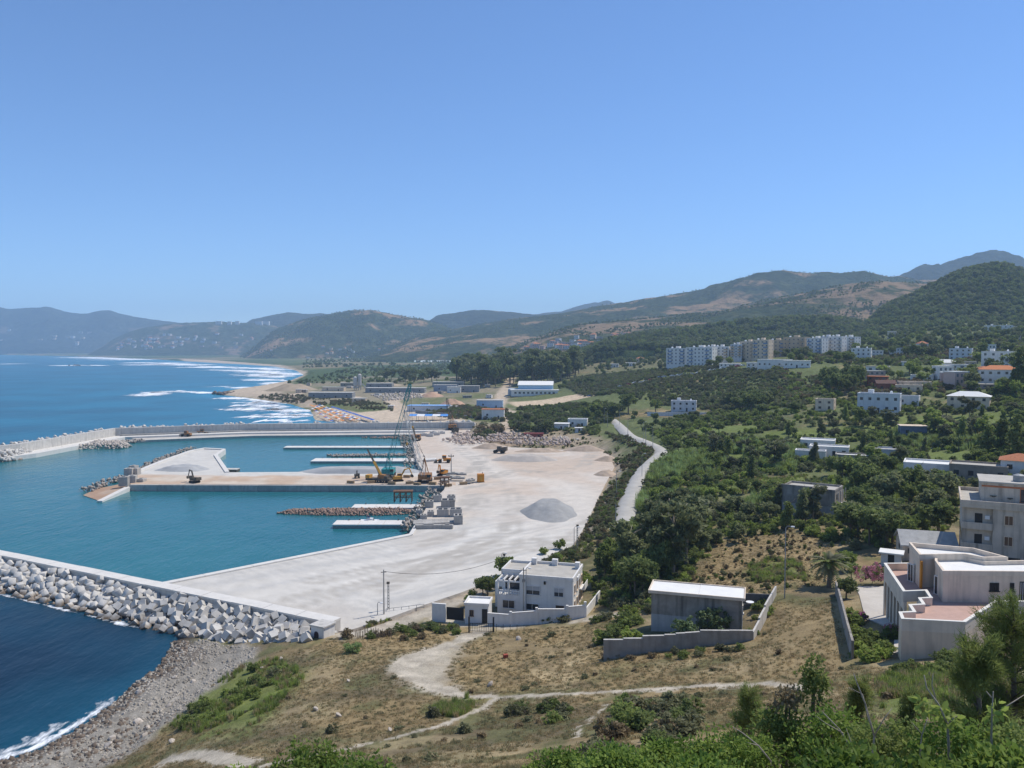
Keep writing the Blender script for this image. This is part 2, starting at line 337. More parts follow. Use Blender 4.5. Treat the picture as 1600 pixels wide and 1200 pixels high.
def yard_colour(x, y):
    n1 = fbm(x/22, y/22, 61); nf = fbm(x/1.1, y/1.1, 63, 3); u = x*.80+y*.60; v = -x*.60+y*.80
    st = fbm(u/38, v/3.0, 65, 4); st2 = fbm(u/60+n1*1.2, v/1.1, 67, 3)
    C = np.repeat(C_YARD[None], len(x), 0)
    C = lay(C, sstep(.45, .72, st)*.55, C_YARD*1.16); C = lay(C, sstep(.50, .70, st2)*.5, C_GREY*1.1); C = lay(C, (1-sstep(.25, .45, n1))*.5, np.array((.47, .42, .36)))
    far = sstep(205, 260, y+(n1-.5)*60+ (x+10)*.25); C = lay(C, far*.8, np.array((.55, .475, .395)))
    C = lay(C, sstep(.45, .62, n1)*far*.6, C_ORG*1.05); C = lay(C, sstep(-12, 4, sdist(x+(n1-.5)*26, y+(st-.5)*26, ORANGE))*.8, C_ORG)
    C = lay(C, (1-sstep(2, 9, line_dist(x+(nf-.5)*3, y, [P(905,840,3),P(925,800,3),P(900,770,3),P(860,752,3),P(790,745,3),P(720,700,3),P(690,672,3)])))*.45, np.array((.62, .575, .50)))
    for tr_, w_ in TRACKS: dl = np.abs(line_dist(x+(n1-.5)*5, y+(fbm(x/15, y/15, 64)-.5)*6, tr_)-w_); C = lay(C, (1-sstep(.2, .9, dl))*.75*sstep(.3, .55, st), np.array((.39, .355, .305)))
    return C*(.88+.24*nf[:, None])

# ---------------------------------------------------------------- ground material: colour of the earth from the layers above, fine grain on top
def earth_mat(name, rough=.95, grain=6.0, gvar=.3, bump=.5):
    m, nt, b = nodes_of(name); N, L = nt.nodes, nt.links
    at = N.new('ShaderNodeAttribute'); at.attribute_name = 'col'; geo = N.new('ShaderNodeNewGeometry')
    n = N.new('ShaderNodeTexNoise'); n.inputs['Scale'].default_value = grain; n.inputs['Detail'].default_value = 5; n.inputs['Roughness'].default_value = .7; L.new(geo.outputs['Position'], n.inputs['Vector'])
    n2 = N.new('ShaderNodeTexNoise'); n2.inputs['Scale'].default_value = grain*.13; n2.inputs['Detail'].default_value = 4; L.new(geo.outputs['Position'], n2.inputs['Vector'])
    ad = N.new('ShaderNodeMath'); ad.operation = 'ADD'; L.new(n.outputs[0], ad.inputs[0]); L.new(n2.outputs[0], ad.inputs[1])
    mr = N.new('ShaderNodeMapRange'); mr.inputs[1].default_value = .65; mr.inputs[2].default_value = 1.35; mr.inputs[3].default_value = 1-gvar; mr.inputs[4].default_value = 1+gvar; L.new(ad.outputs[0], mr.inputs[0])
    s = N.new('ShaderNodeVectorMath'); s.operation = 'SCALE'; L.new(at.outputs['Color'], s.inputs[0]); L.new(mr.outputs[0], s.inputs['Scale']); L.new(s.outputs[0], b.inputs['Base Color'])
    b.inputs['Roughness'].default_value = rough; b.inputs['Specular IOR Level'].default_value = .1
    bp = N.new('ShaderNodeBump'); bp.inputs['Strength'].default_value = bump; bp.inputs['Distance'].default_value = .25; L.new(ad.outputs[0], bp.inputs['Height']); L.new(bp.outputs[0], b.inputs['Normal'])
    return m
M_EARTH = earth_mat('earth', grain=3.0, gvar=.35, bump=.6)
M_YARD = earth_mat('yard_sand', grain=1.6, gvar=.10, bump=.25)

# ---------------------------------------------------------------- the ground sheet, split into earth, beach and footpaths
NA, NR = 540, 660
ang = np.linspace(R(-43), R(43), NA); rad = np.exp(np.linspace(math.log(13), math.log(12000), NR))
AX = np.sin(ang)[None]*rad[:, None]; AY = np.cos(ang)[None]*rad[:, None]
gx, gy = AX.ravel(), AY.ravel(); gz = H0(gx, gy)
gcol = ground_colour(gx, gy)
pb = fbm(gx/1.1, gy/1.1, 91, 3); isp = sdist(gx, gy, PEBBLE) > -.5
gz = np.where(isp, gz+(pb-.4)*.7*np.clip(gz-SEA, 0, 1), gz)
gz = gz-.7*(1-sstep(2.8, 5.2, line_dist(gx, gy, ROADW)))
idx = np.arange(NA*NR).reshape(NR, NA)
Q = np.stack([idx[:-1, :-1], idx[:-1, 1:], idx[1:, 1:], idx[1:, :-1]], -1).reshape(-1, 4)
qx = gx[Q].mean(1); qy = gy[Q].mean(1); qz = gz[Q].max(1)
keep = (qz > -2) & (sdist(qx, qy, YARD) < 4); Q = Q[keep]; qx = qx[keep]; qy = qy[keep]
reg = np.zeros(len(Q), int)
reg[(sdist(qx, qy, PEBBLE) > 0)] = 1
reg[(sdist(qx, qy, SANDBEACH) > 0) | (sdist(qx, qy, SANDB2) > 0)] = 2
for pl, w in paths.values(): reg[line_dist(qx, qy, pl) < w] = 3
reg[sdist(qx, qy, BARE) > 0] = 3
for pl, w in (LANE, LANE2): reg[line_dist(qx, qy, pl) < w] = 4
for k, nm in enumerate(['ground', 'pebble_beach', 'sand_beach', 'dirt_path', 'gravel_lane']):
    f = Q[reg == k]; u, inv = np.unique(f, return_inverse=True)
    me = np_mesh(nm, np.stack([gx[u], gy[u], gz[u]], 1), inv.reshape(-1, 4), M_EARTH, True); set_col(me, gcol[u])
    tag(link(nm, me), kind='structure')

def gridded(poly, step, zf, colf, name, m, wall=None, zbot=-3):
    """flat made ground: the polygon cut into a fine grid (so its colour can vary) with a vertical edge"""
    bm = bmesh.new(); f = bm.faces.new([bm.verts.new((x, y, 0)) for x, y in poly])
    xs = [p[0] for p in poly]; ys = [p[1] for p in poly]
    for a, lo, hi in ((0, min(xs), max(xs)), (1, min(ys), max(ys))):
        c = lo+step
        while c < hi:
            co = (c, 0, 0) if a == 0 else (0, c, 0); no = (1, 0, 0) if a == 0 else (0, 1, 0)
            bmesh.ops.bisect_plane(bm, geom=bm.verts[:]+bm.edges[:]+bm.faces[:], plane_co=co, plane_no=no); c += step
    bm.normal_update()
    if sum(fc.normal.z for fc in bm.faces) < 0: bmesh.ops.reverse_faces(bm, faces=bm.faces[:])
    be = [e for e in bm.edges if e.is_boundary]
    top = bm.verts[:]; X = np.array([v.co.x for v in top]); Y = np.array([v.co.y for v in top]); Z = zf(X, Y)
    for v, z in zip(top, Z): v.co.z = z
    r = bmesh.ops.extrude_edge_only(bm, edges=be)
    for v in [g for g in r['geom'] if isinstance(g, bmesh.types.BMVert)]: v.co.z = zbot
    bmesh.ops.triangulate(bm, faces=[q for q in bm.faces if len(q.verts) > 4])
    me = bpy.data.meshes.new(name); bm.to_mesh(me); bm.free(); me.materials.append(m)
    co = np.zeros(len(me.vertices)*3, np.float32); me.vertices.foreach_get('co', co); co = co.reshape(-1, 3).astype(float)
    set_col(me, colf(co[:, 0], co[:, 1]))
    return link(name, me)
yz = lambda X, Y: YZ+(fbm(X/12, Y/12, 88)-.5)*.35*np.clip(sdist(X, Y, YARD)/6, 0, 1)
tag(gridded(YARD, 1.6, yz, yard_colour, 'yard_ground', M_YARD), kind='structure')
# ================================================================ hills
def hill_mat(name, dark, mid, tan, tan_amt, s=1.0):
    m, nt, b = nodes_of(name); N, L = nt.nodes, nt.links
    geo = N.new('ShaderNodeNewGeometry')
    def noise(sc, det=6, ro=.6):
        n = N.new('ShaderNodeTexNoise'); n.inputs['Scale'].default_value = sc; n.inputs['Detail'].default_value = det; n.inputs['Roughness'].default_value = ro; L.new(geo.outputs['Position'], n.inputs['Vector']); return n.outputs[0]
    def rng_(v, a, b_): r = N.new('ShaderNodeMapRange'); r.inputs[1].default_value = a; r.inputs[2].default_value = b_; L.new(v, r.inputs[0]); return r.outputs[0]
    def mixc(f, a, b_):
        x = N.new('ShaderNodeMix'); x.data_type = 'RGBA'
        for s_, v in ((0, f), (6, a), (7, b_)):
            if isinstance(v, tuple): x.inputs[s_].default_value = (*v, 1)
            else: L.new(v, x.inputs[s_])
        return x.outputs[2]
    c = mixc(rng_(noise(.012*s, 8, .7), .42, .6), dark, mid)
    vo = N.new('ShaderNodeTexVoronoi'); vo.inputs['Scale'].default_value = .05*s; L.new(geo.outputs['Position'], vo.inputs['Vector'])
    c = mixc(rng_(vo.outputs['Distance'], .15, .9), (dark[0]*.55, dark[1]*.55, dark[2]*.55), c)
    f1 = rng_(noise(.0042*s, 5, .55), .60-tan_amt, .66-tan_amt); f2 = rng_(noise(.02*s, 5, .6), .38, .5)
    mu = N.new('ShaderNodeMath'); mu.operation = 'MULTIPLY'; L.new(f1, mu.inputs[0]); L.new(f2, mu.inputs[1])
    c = mixc(mu.outputs[0], c, tan); L.new(c, b.inputs['Base Color']); b.inputs['Roughness'].default_value = 1; b.inputs['Specular IOR Level'].default_value = 0
    bp = N.new('ShaderNodeBump'); bp.inputs['Strength'].default_value = .9; bp.inputs['Distance'].default_value = 14/s; L.new(noise(.03*s, 6, .7), bp.inputs['Height']); L.new(bp.outputs[0], b.inputs['Normal'])
    return m
HILLS = []
def hill(name, crest, d_c, d_f, d_b, m, zf=0, nu=220, nv=70, amp=.16, seed=0, nsc=None, label=None):
    """a ridge with its real distance: crest line read off the photograph, front slope down to d_f, back slope to d_b"""
    px = np.array([c[0] for c in crest], float); py = np.array([c[1] for c in crest], float)
    u = np.linspace(px[0], px[-1], nu); pyi = np.interp(u, px, py)
    k = np.ones(7)/7; pyi[4:-4] = np.convolve(pyi, k, 'same')[4:-4]*.7+pyi[4:-4]*.3
    dx, dy, dz = ray(u, pyi); zc = CAM_H+dz*d_c/dy; xr = dx/dy
    pyi = None
    t = np.r_[np.linspace(0, 1, nv), 1+np.linspace(0, 1, nv//3)[1:]]
    T, U = np.meshgrid(t, np.arange(nu), indexing='ij')
    D = np.where(T <= 1, d_f+(d_c-d_f)*T, d_c+(d_b-d_c)*(T-1)); X = xr[U]*D; Y = D
    prof = np.where(T <= 1, np.sin(T*math.pi/2)**1.25, np.cos((T-1)*math.pi/2)); zz = zf+(zc[U]-zf)*prof
    tp = np.clip(np.minimum(U, nu-1-U)/(nu*.16), 0, 1); tp = np.sin(tp*math.pi/2)**.8; zz = zf-25+(zz-zf+25)*tp
    ns = nsc or (d_c-d_f)*.28
    rel = np.abs(fbm(X/ns, Y/ns, seed+3, 5)-.5)*2; fine = fbm(X/(ns*.16), Y/(ns*.16), seed+9, 4)-.5
    env = np.where(T <= 1, np.sin(np.clip(T, 0, 1)*math.pi)**.8, 0)
    hh = np.maximum(zc[U]-zf, 5); zz = zz+env*amp*hh*(rel-.35)*1.5+fine*hh*.05*np.clip(T*3, 0, 1)
    n0, n1 = T.shape; ii = np.arange(n0*n1).reshape(n0, n1)
    F = np.stack([ii[:-1, :-1], ii[:-1, 1:], ii[1:, 1:], ii[1:, :-1]], -1).reshape(-1, 4)
    zz = np.where(T <= 1, zz-(1-np.clip(T*9, 0, 1))*(zf+25), zz)
    V = np.stack([X, Y, zz], -1).reshape(-1, 3)
    o = link(name, np_mesh(name, V, F, m, True)); tag(o, kind='structure')
    HILLS.append((X, Y, zz)); return (X, Y, zz)
TAN = (.30, .20, .115); MH1 = hill_mat('hill_scrub', (.045, .064, .030), (.092, .105, .05), TAN, .075)
MH2 = hill_mat('hill_wood', (.035, .058, .022), (.065, .09, .034), TAN, -.12)
MH3 = hill_mat('hill_far', (.04, .055, .045), (.06, .075, .055), (.16, .13, .10), -.06, .5); MH5 = hill_mat('hill_town', (.05, .07, .035), (.09, .095, .05), (.22, .16, .11), .03, 1.2)
MH4 = hill_mat('hill_farm', (.055, .076, .034), (.11, .115, .055), (.27, .19, .12), .13, 1.2)
hD = hill('hill', [(1250,462),(1330,444),(1400,433),(1440,416),(1470,413),(1500,404),(1525,397),(1555,390),(1575,395),(1600,405),(1650,424),(1750,438),(1850,430)], 5000, 4000, 6000, MH3, 100, seed=1)
hE = hill('hill', [(780,498),(830,492),(880,486),(915,475),(950,469),(965,476),(1010,484),(1060,490)], 8000, 6800, 9000, MH3, 30, seed=2, nu=90, nv=30)
hF = hill('hill', [(630,512),(660,500),(690,491),(740,484),(775,486),(810,489),(850,492),(920,500),(980,510)], 5600, 4300, 7000, MH3, 30, seed=3, nu=120, nv=40)
hH = hill('hill', [(350,508),(400,498),(445,488),(480,491),(510,490),(560,498),(640,515)], 6400, 5300, 7500, MH3, 20, seed=4, nu=100, nv=40)
hI = hill('hill', [(-220,474),(-120,470),(-40,476),(0,480),(20,484),(45,482),(75,479),(100,487),(130,492),(150,488),(170,484),(185,489),(210,495),(250,501),(300,506),(350,512),(420,520)], 7600, 6350, 8800, MH3, 8, seed=5, nu=200, nv=50)
hC = hill('hill', [(560,524),(640,514),(720,512),(780,503),(830,496),(870,490),(950,479),(1000,469),(1040,463),(1080,456),(1130,444),(1170,436),(1200,431),(1218,428),(1240,431),(1262,429),(1292,426),(1310,429),(1350,426),(1366,428),(1376,436),(1400,437),(1470,440),(1560,436),(1700,444)], 3900, 2500, 5000, MH1, 30, nu=320, seed=6)
hG = hill('hill', [(360,560),(400,532),(430,514),(470,501),(510,493),(545,487),(575,485),(610,490),(640,496),(660,499),(690,508),(720,518),(760,531),(820,543),(880,556)], 4300, 3450, 5200, MH1, 14, seed=7, nu=220)
hJ = hill('hill', [(120,552),(160,535),(200,520),(225,513),(260,507),(300,504),(340,503),(400,505),(450,511),(520,523),(600,540)], 5600, 4700, 6300, MH5, 8, seed=8, nu=200)
hB = hill('hill', [(760,532),(820,520),(900,510),(1000,500),(1060,494),(1120,488),(1200,470),(1260,459),(1330,448),(1380,445),(1440,444),(1500,450),(1600,462),(1750,470)], 2500, 1600, 3200, MH4, 45, nu=300, seed=9)
hK = hill('hill', [(880,545),(960,533),(1020,526),(1100,517),(1160,507),(1220,502),(1290,500),(1340,506),(1420,520)], 1500, 1050, 2000, MH2, 45, seed=10, nu=200)
hA = hill('hill', [(1310,521),(1350,501),(1390,481),(1420,469),(1450,456),(1480,439),(1505,429),(1530,422),(1556,420),(1580,424),(1605,435),(1640,451),(1700,473),(1800,501)], 1450, 980, 1900, MH2, 60, seed=11, nu=220, amp=.10)

# ================================================================ water
def water_mat(name, deep, shal, rough, bstr, bsc, patch, spec=.18):
    m, nt, b = nodes_of(name); N, L = nt.nodes, nt.links
    geo = N.new('ShaderNodeNewGeometry')
    n = N.new('ShaderNodeTexNoise'); n.inputs['Scale'].default_value = patch; n.inputs['Detail'].default_value = 4; L.new(geo.outputs['Position'], n.inputs['Vector'])
    r = N.new('ShaderNodeMapRange'); r.inputs[1].default_value = .38; r.inputs[2].default_value = .62; L.new(n.outputs[0], r.inputs[0])
    at = N.new('ShaderNodeAttribute'); at.attribute_name = 'shal'
    ad = N.new('ShaderNodeMath'); ad.operation = 'MULTIPLY_ADD'; ad.inputs[1].default_value = .3; L.new(r.outputs[0], ad.inputs[0]); L.new(at.outputs['Fac'], ad.inputs[2]); ad.use_clamp = True
    x = N.new('ShaderNodeMix'); x.data_type = 'RGBA'; x.inputs[6].default_value = (*deep, 1); x.inputs[7].default_value = (*shal, 1); L.new(ad.outputs[0], x.inputs[0])
    L.new(x.outputs[2], b.inputs['Base Color']); b.inputs['Roughness'].default_value = rough; b.inputs['IOR'].default_value = 1.33; b.inputs['Specular IOR Level'].default_value = spec
    mp = N.new('ShaderNodeMapping'); mp.inputs['Scale'].default_value = (1, .45, 1); mp.inputs['Rotation'].default_value = (0, 0, .5); L.new(geo.outputs['Position'], mp.inputs[0])
    h = None
    for sc, st in ((bsc, 1.0), (bsc*.23, 2.6)):
        w = N.new('ShaderNodeTexNoise'); w.inputs['Scale'].default_value = sc; w.inputs['Detail'].default_value = 5; w.inputs['Roughness'].default_value = .6; L.new(mp.outputs[0], w.inputs['Vector'])
        mu = N.new('ShaderNodeMath'); mu.operation = 'MULTIPLY'; mu.inputs[1].default_value = st; L.new(w.outputs[0], mu.inputs[0])
        if h is None: h = mu.outputs[0]
        else:
            a2 = N.new('ShaderNodeMath'); a2.operation = 'ADD'; L.new(h, a2.inputs[0]); L.new(mu.outputs[0], a2.inputs[1]); h = a2.outputs[0]
    bp = N.new('ShaderNodeBump'); bp.inputs['Strength'].default_value = bstr; bp.inputs['Distance'].default_value = .35; L.new(h, bp.inputs['Height']); L.new(bp.outputs[0], b.inputs['Normal'])
    return m
M_SEA = water_mat('sea_water', (.004, .022, .045), (.012, .185, .29), .3, .8, .35, .012)
M_BAS = water_mat('basin_water', (.014, .12, .145), (.038, .185, .195), .14, .45, .8, .02)
# harbour basin outline (inside both breakwaters), open sea = everything else
BW_NEAR = [(-29, 131), (-111, 174), (-240, 243)]
BASIN = [(-32, 136), (-69, 156), (-109, 177.5), (-150, 199), (-238, 250), (-235, 340), (-222, 362), (-213, 428), (-152, 452), (-40, 458), (-30, 420), (-20, 330), (10, 285), (15, 240), (-15, 190)]
wa = np.linspace(R(-44), R(20), 260); wr = np.exp(np.linspace(math.log(40), math.log(14000), 300))
WX = (np.sin(wa)[None]*wr[:, None]).ravel(); WY = (np.cos(wa)[None]*wr[:, None]).ravel()
ii = np.arange(len(WX)).reshape(300, 260); WQ = np.stack([ii[:-1, :-1], ii[:-1, 1:], ii[1:, 1:], ii[1:, :-1]], -1).reshape(-1, 4)
cxw = WX[WQ].mean(1); cyw = WY[WQ].mean(1); inb = sdist(cxw, cyw, BASIN) > 0; land = sdist(cxw, cyw, LAND) > 30
sdl = -sdist(WX, WY, LAND); shal = np.exp(-np.maximum(sdl, 0)/np.clip(WY*.05, 4, 400))*np.clip((WY-120)/250, .12, .55)+.42*sstep(200, 500, WY)
for nm, msk, mt in (('sea', ~inb & ~land, M_SEA), ('harbour_water', inb & ~land, M_BAS)):
    f = WQ[msk]; u, inv = np.unique(f, return_inverse=True)
    me = np_mesh(nm, np.stack([WX[u], WY[u], np.full(len(u), SEA)], 1), inv.reshape(-1, 4), mt, True)
    a = me.attributes.new('shal', 'FLOAT', 'POINT'); a.data.foreach_set('value', shal[u].astype(np.float32)); tag(link(nm, me), kind='structure')
# ================================================================ haze: the air over the bay
mz, nt, b = nodes_of('haze_air'); N, L = nt.nodes, nt.links; N.remove(b)
pv = N.new('ShaderNodeVolumePrincipled'); pv.inputs['Color'].default_value = (.56, .77, 1, 1); pv.inputs['Density'].default_value = 1.15e-4; pv.inputs['Anisotropy'].default_value = 0
L.new(pv.outputs[0], N['Material Output'].inputs['Volume'])
hzb = MB().box(-11000, 11000, -300, 12600, -6, 715).build('haze', mz); tag(hzb, kind='stuff')
# ================================================================ harbour works
M_CONC = mat('concrete_pale', (.53, .50, .45), .85, .18, .6, .15, 5, stain=.25, coord='Object')
M_CONCW = mat('concrete_new', (.64, .605, .545), .8, .10, .5, .08, 6)
M_CONCG = mat('concrete_grey', (.385, .36, .32), .88, .22, .8, .2, 6, stain=.25, rand=.12)
M_ROCK = mat('quarry_rock', (.33, .29, .245), .92, .35, .5, .4, 3, rand=.0)
M_ROCKP = mat('pale_rock', (.47, .41, .345), .92, .35, .35, .4, 3)
M_DARKROCK = mat('wet_rock', (.16, .125, .10), .75, .4, .5, .4, 3)
M_GRAVEL = mat('gravel', (.385, .38, .365), .95, .14, .5, .3, 9)
def block_mat():
    m, nt, b = nodes_of('armour_concrete'); N, L = nt.nodes, nt.links
    geo = N.new('ShaderNodeNewGeometry'); oi = N.new('ShaderNodeObjectInfo'); tc = N.new('ShaderNodeTexCoord')
    n = N.new('ShaderNodeTexNoise'); n.inputs['Scale'].default_value = .9; n.inputs['Detail'].default_value = 6; L.new(tc.outputs['Object'], n.inputs['Vector'])
    a = N.new('ShaderNodeMapRange'); a.inputs[1].default_value = .3; a.inputs[2].default_value = .7; a.inputs[3].default_value = .8; a.inputs[4].default_value = 1.12; L.new(n.outputs[0], a.inputs[0])
    rr = N.new('ShaderNodeMapRange'); rr.inputs[3].default_value = .72; rr.inputs[4].default_value = 1.15; L.new(oi.outputs['Random'], rr.inputs[0])
    mu = N.new('ShaderNodeMath'); mu.operation = 'MULTIPLY'; L.new(a.outputs[0], mu.inputs[0]); L.new(rr.outputs[0], mu.inputs[1])
    sx = N.new('ShaderNodeSeparateXYZ'); L.new(geo.outputs['Position'], sx.inputs[0])
    n2 = N.new('ShaderNodeMath'); n2.operation = 'MULTIPLY_ADD'; n2.inputs[1].default_value = 1.6; L.new(n.outputs[0], n2.inputs[0]); L.new(sx.outputs[2], n2.inputs[2])
    wet = N.new('ShaderNodeMapRange'); wet.inputs[1].default_value = 1.9; wet.inputs[2].default_value = 2.9; L.new(n2.outputs[0], wet.inputs[0])   # weed and damp of the splash zone
    x = N.new('ShaderNodeMix'); x.data_type = 'RGBA'; x.inputs[6].default_value = (.17, .125, .085, 1); x.inputs[7].default_value = (.53, .50, .45, 1); L.new(wet.outputs[0], x.inputs[0])
    s = N.new('ShaderNodeVectorMath'); s.operation = 'SCALE'; L.new(x.outputs[2], s.inputs[0]); L.new(mu.outputs[0], s.inputs['Scale']); L.new(s.outputs[0], b.inputs['Base Color']); b.inputs['Roughness'].default_value = .85; b.inputs['Specular IOR Level'].default_value = .2
    return m
M_BLOCK = block_mat()

def bev_box(sx, sy, sz, off=.07):
    bm = bmesh.new(); bmesh.ops.create_cube(bm, size=1)
    for v in bm.verts: v.co = Vector((v.co.x*sx, v.co.y*sy, v.co.z*sz))
    bmesh.ops.bevel(bm, geom=bm.edges[:], offset=off, segments=1, affect='EDGES')
    me = bpy.data.meshes.new('concrete_block'); bm.to_mesh(me); bm.free(); return me
def mesh_np(me):
    me.calc_loop_triangles(); V = np.zeros(len(me.vertices)*3, np.float32); me.vertices.foreach_get('co', V)
    T = np.zeros(len(me.loop_triangles)*3, np.int32); me.loop_triangles.foreach_get('vertices', T); return V.reshape(-1, 3), T.reshape(-1, 3)
def merge_copies(name, items, protos, m, smooth=False):
    """items: (proto index, loc, euler, scale3) -> one mesh"""
    Vs, Ts, n = [], [], 0; pn = [mesh_np(p) for p in protos]
    for k, loc, eu, sc in items:
        V, T = pn[k]; M = np.array(Euler(eu).to_matrix()); W = (V*np.array(sc)) @ M.T+np.array(loc); Vs.append(W); Ts.append(T+n); n += len(V)
    return np_mesh(name, np.concatenate(Vs), np.concatenate(Ts), m, smooth)
def rock_protos(n=4, sub=2, j=.28):
    out = []
    for k in range(n):
        bm = bmesh.new(); bmesh.ops.create_icosphere(bm, subdivisions=sub, radius=.5); r = random.Random(k+3)
        cuts = [(Vector((r.uniform(-1, 1), r.uniform(-1, 1), r.uniform(-1, 1))).normalized(), r.uniform(.24, .42)) for _ in range(8)]
        for v in bm.verts:
            for nn, d in cuts:
                e = v.co.dot(nn)-d
                if e > 0: v.co -= nn*e*.9
            v.co *= 1+r.uniform(-.06, .06)
        me = bpy.data.meshes.new('rock'); bm.to_mesh(me); bm.free(); out.append(me)
    return out
ROCKS = rock_protos(4, 1)
ROCKS2 = rock_protos(3, 2)
def ru(a, b): return random.uniform(a, b)
def rock_pile(name, pts, smin, smax, m, zoff=.2, kind='stuff', label=None, cat=None):
    it = []
    for x, y, z in pts:
        s = smin+(smax-smin)*random.random()**2; it.append((random.randrange(4), (x, y, z+s*zoff), (ru(0, 6), ru(0, 6), ru(0, 6)), (s*ru(.8, 1.3), s*ru(.8, 1.2), s*ru(.6, .95))))
    return tag(link(name, merge_copies(name, it, ROCKS, m)), label, cat, kind=kind)
def pts_poly(poly, n, zf):
    xs = [p[0] for p in poly]; ys = [p[1] for p in poly]; out = []
    while len(out) < n:
        X = rng.uniform(min(xs), max(xs), n); Y = rng.uniform(min(ys), max(ys), n); k = inside(X, Y, poly); out += list(zip(X[k], Y[k]))
    X, Y = np.array(out[:n]).T; Z = zf(X, Y); return list(zip(X, Y, Z))
def pts_line(pl, n, w, zf):
    L = [math.dist(a, b) for a, b in zip(pl, pl[1:])]; out = []
    for _ in range(n):
        t = random.random()*sum(L); i = 0
        while t > L[i] and i < len(L)-1: t -= L[i]; i += 1
        a, b = pl[i], pl[i+1]; f = t/L[i]; nx, ny = -(b[1]-a[1])/L[i], (b[0]-a[0])/L[i]; o = ru(-w, w); x = a[0]+(b[0]-a[0])*f+nx*o; y = a[1]+(b[1]-a[1])*f+ny*o; out.append((x, y, zf(x, y, o)))
    return out
def offset_poly(poly, t):
    n = len(poly); a = sum(poly[i][0]*poly[(i+1) % n][1]-poly[(i+1) % n][0]*poly[i][1] for i in range(n)); sg = 1 if a > 0 else -1; out = []
    for i in range(n):
        p0, p1, p2 = Vector(poly[i-1]), Vector(poly[i]), Vector(poly[(i+1) % n]); d1 = (p1-p0).normalized(); d2 = (p2-p1).normalized()
        n1 = Vector((-d1.y, d1.x))*sg; n2 = Vector((-d2.y, d2.x))*sg; bis = n1+n2; L2 = bis.length_squared
        out.append(tuple(p1+bis*(2*t/L2)) if L2 > .15 else tuple(p1+n1*t))
    return out
def ring(mb, poly, t, z0, z1):
    q = offset_poly(poly, t); n = len(poly); a = sum(poly[i][0]*poly[(i+1) % n][1]-poly[(i+1) % n][0]*poly[i][1] for i in range(n))
    if a < 0: poly = poly[::-1]; q = q[::-1]
    vs = [(*p, z0) for p in poly]+[(*p, z1) for p in poly]+[(*p, z1) for p in q]+[(*p, z0) for p in q]; fs = []
    for i in range(n):
        j = (i+1) % n; fs += [(i, j, n+j, n+i), (n+i, n+j, 2*n+j, 2*n+i), (2*n+i, 2*n+j, 3*n+j, 3*n+i), (3*n+i, 3*n+j, j, i)]
    return mb.add(vs, fs)
def strip_poly(pl, w0, w1):
    """band along a polyline between offsets w0 and w1 (positive = left of travel)"""
    def off(w):
        o = []
        for i, p in enumerate(pl):
            a = Vector(pl[max(i-1, 0)]); b = Vector(pl[min(i+1, len(pl)-1)]); d = (b-a).normalized(); nn = Vector((-d.y, d.x))
            if 0 < i < len(pl)-1:
                d1 = (Vector(p)-a).normalized(); c = max(.5, d1.dot(d)); o.append(tuple(Vector(p)+nn*(w/c)))
            else: o.append(tuple(Vector(p)+nn*w))
        return o
    return off(w0)+off(w1)[::-1]

# ---- near breakwater: crown wall, then armour blocks heaped against it
A = Vector((-26.5, 129.7)); B = Vector((-111, 174)); dirw = (B-A).normalized(); norw = Vector((dirw.y, -dirw.x))
if norw.y > 0: norw = -norw                         # towards the open sea, below the wall
bw = empty('breakwater', (0, 0, 0), label='near breakwater wall with white concrete crown beside the grey cube blocks', cat='breakwater')
pl = [tuple(A+dirw*3), tuple(A+dirw*260)]
MB().prism(strip_poly(pl, -1.0, 1.4), -4, 4.75).build('crown_wall', M_CONC, bw)
for k in range(34):
    a = A+dirw*(3+k*7.6); b_ = a+dirw*7.52
    MB().prism(strip_poly([tuple(a), tuple(b_)], -1.15, 1.5), 4.75, 5.05+.02*(k % 3)).build('coping_slab', M_CONCW, bw)
core = MB(); a = A+dirw*(6); e = A+dirw*260
core.prism([tuple(a+norw*1.2), tuple(e+norw*1.2), tuple(e+norw*9.5), tuple(a+norw*9.5)], -4, [3.4, 3.4, -.2, .2]).build('rock_core', M_DARKROCK, bw)
protoB = [bev_box(1.3, 1.3, 1.3, .03), bev_box(1.18, 1.18, 1.7, .03), bev_box(1.35, 1.2, 1.05, .03)]
for p in protoB: p.materials.append(M_BLOCK)
cand = []
for tier in range(2):
    acc = []
    for _ in range(7000):
        s = ru(-9, 135); tmax = 9.8 if s > 22 else 8.5+1.5*(s+9)/31; t = ru(1.8, tmax)
        if s < 0 and t < 2.2-s*.5: continue
        q_ = A+dirw*s+norw*t
        if 800+FPX*q_.x/q_.y > 474: continue
        if all((s-q[0])**2+((t-q[1])*1.12)**2 > (1.12 if tier == 0 else 1.42)**2 for q in acc): acc.append((s, t))
    for s, t in acc:
        p = A+dirw*s+norw*t; base = max(4.4-t*.42, hz(p.x, p.y) if p.y < 140 else -9); z = base-.35+tier*.85+ru(-.35, .35)
        if tier == 1 and (random.random() < .2): continue
        cand.append((p.x, p.y, z, (ru(-.9, .9), ru(-.9, .9), ru(0, 6.28))))
def in_frame(x, y, z):
    Y = CP*y-SP*(z-CAM_H); u = 800+FPX*x/Y; v = 600-FPX*(SP*y+CP*(z-CAM_H))/Y
    return -10 < u < 1610 and -10 < v < 1230
vis = [c for c in cand if in_frame(*c[:3])]; vis.sort(key=lambda c: c[0]**2+c[1]**2-(c[2]*14))
top = vis[:300]; rest = [c for c in cand if c not in set(top)]
for x, y, z, eu in top:
    o = link('concrete_block', protoB[random.choice((0, 0, 1, 2))], None, (x, y, z)); o.rotation_euler = eu
    tag(o, 'pale grey concrete cube tipped at an angle in the near breakwater armour', 'concrete block', 'concrete cubes armouring the near breakwater')
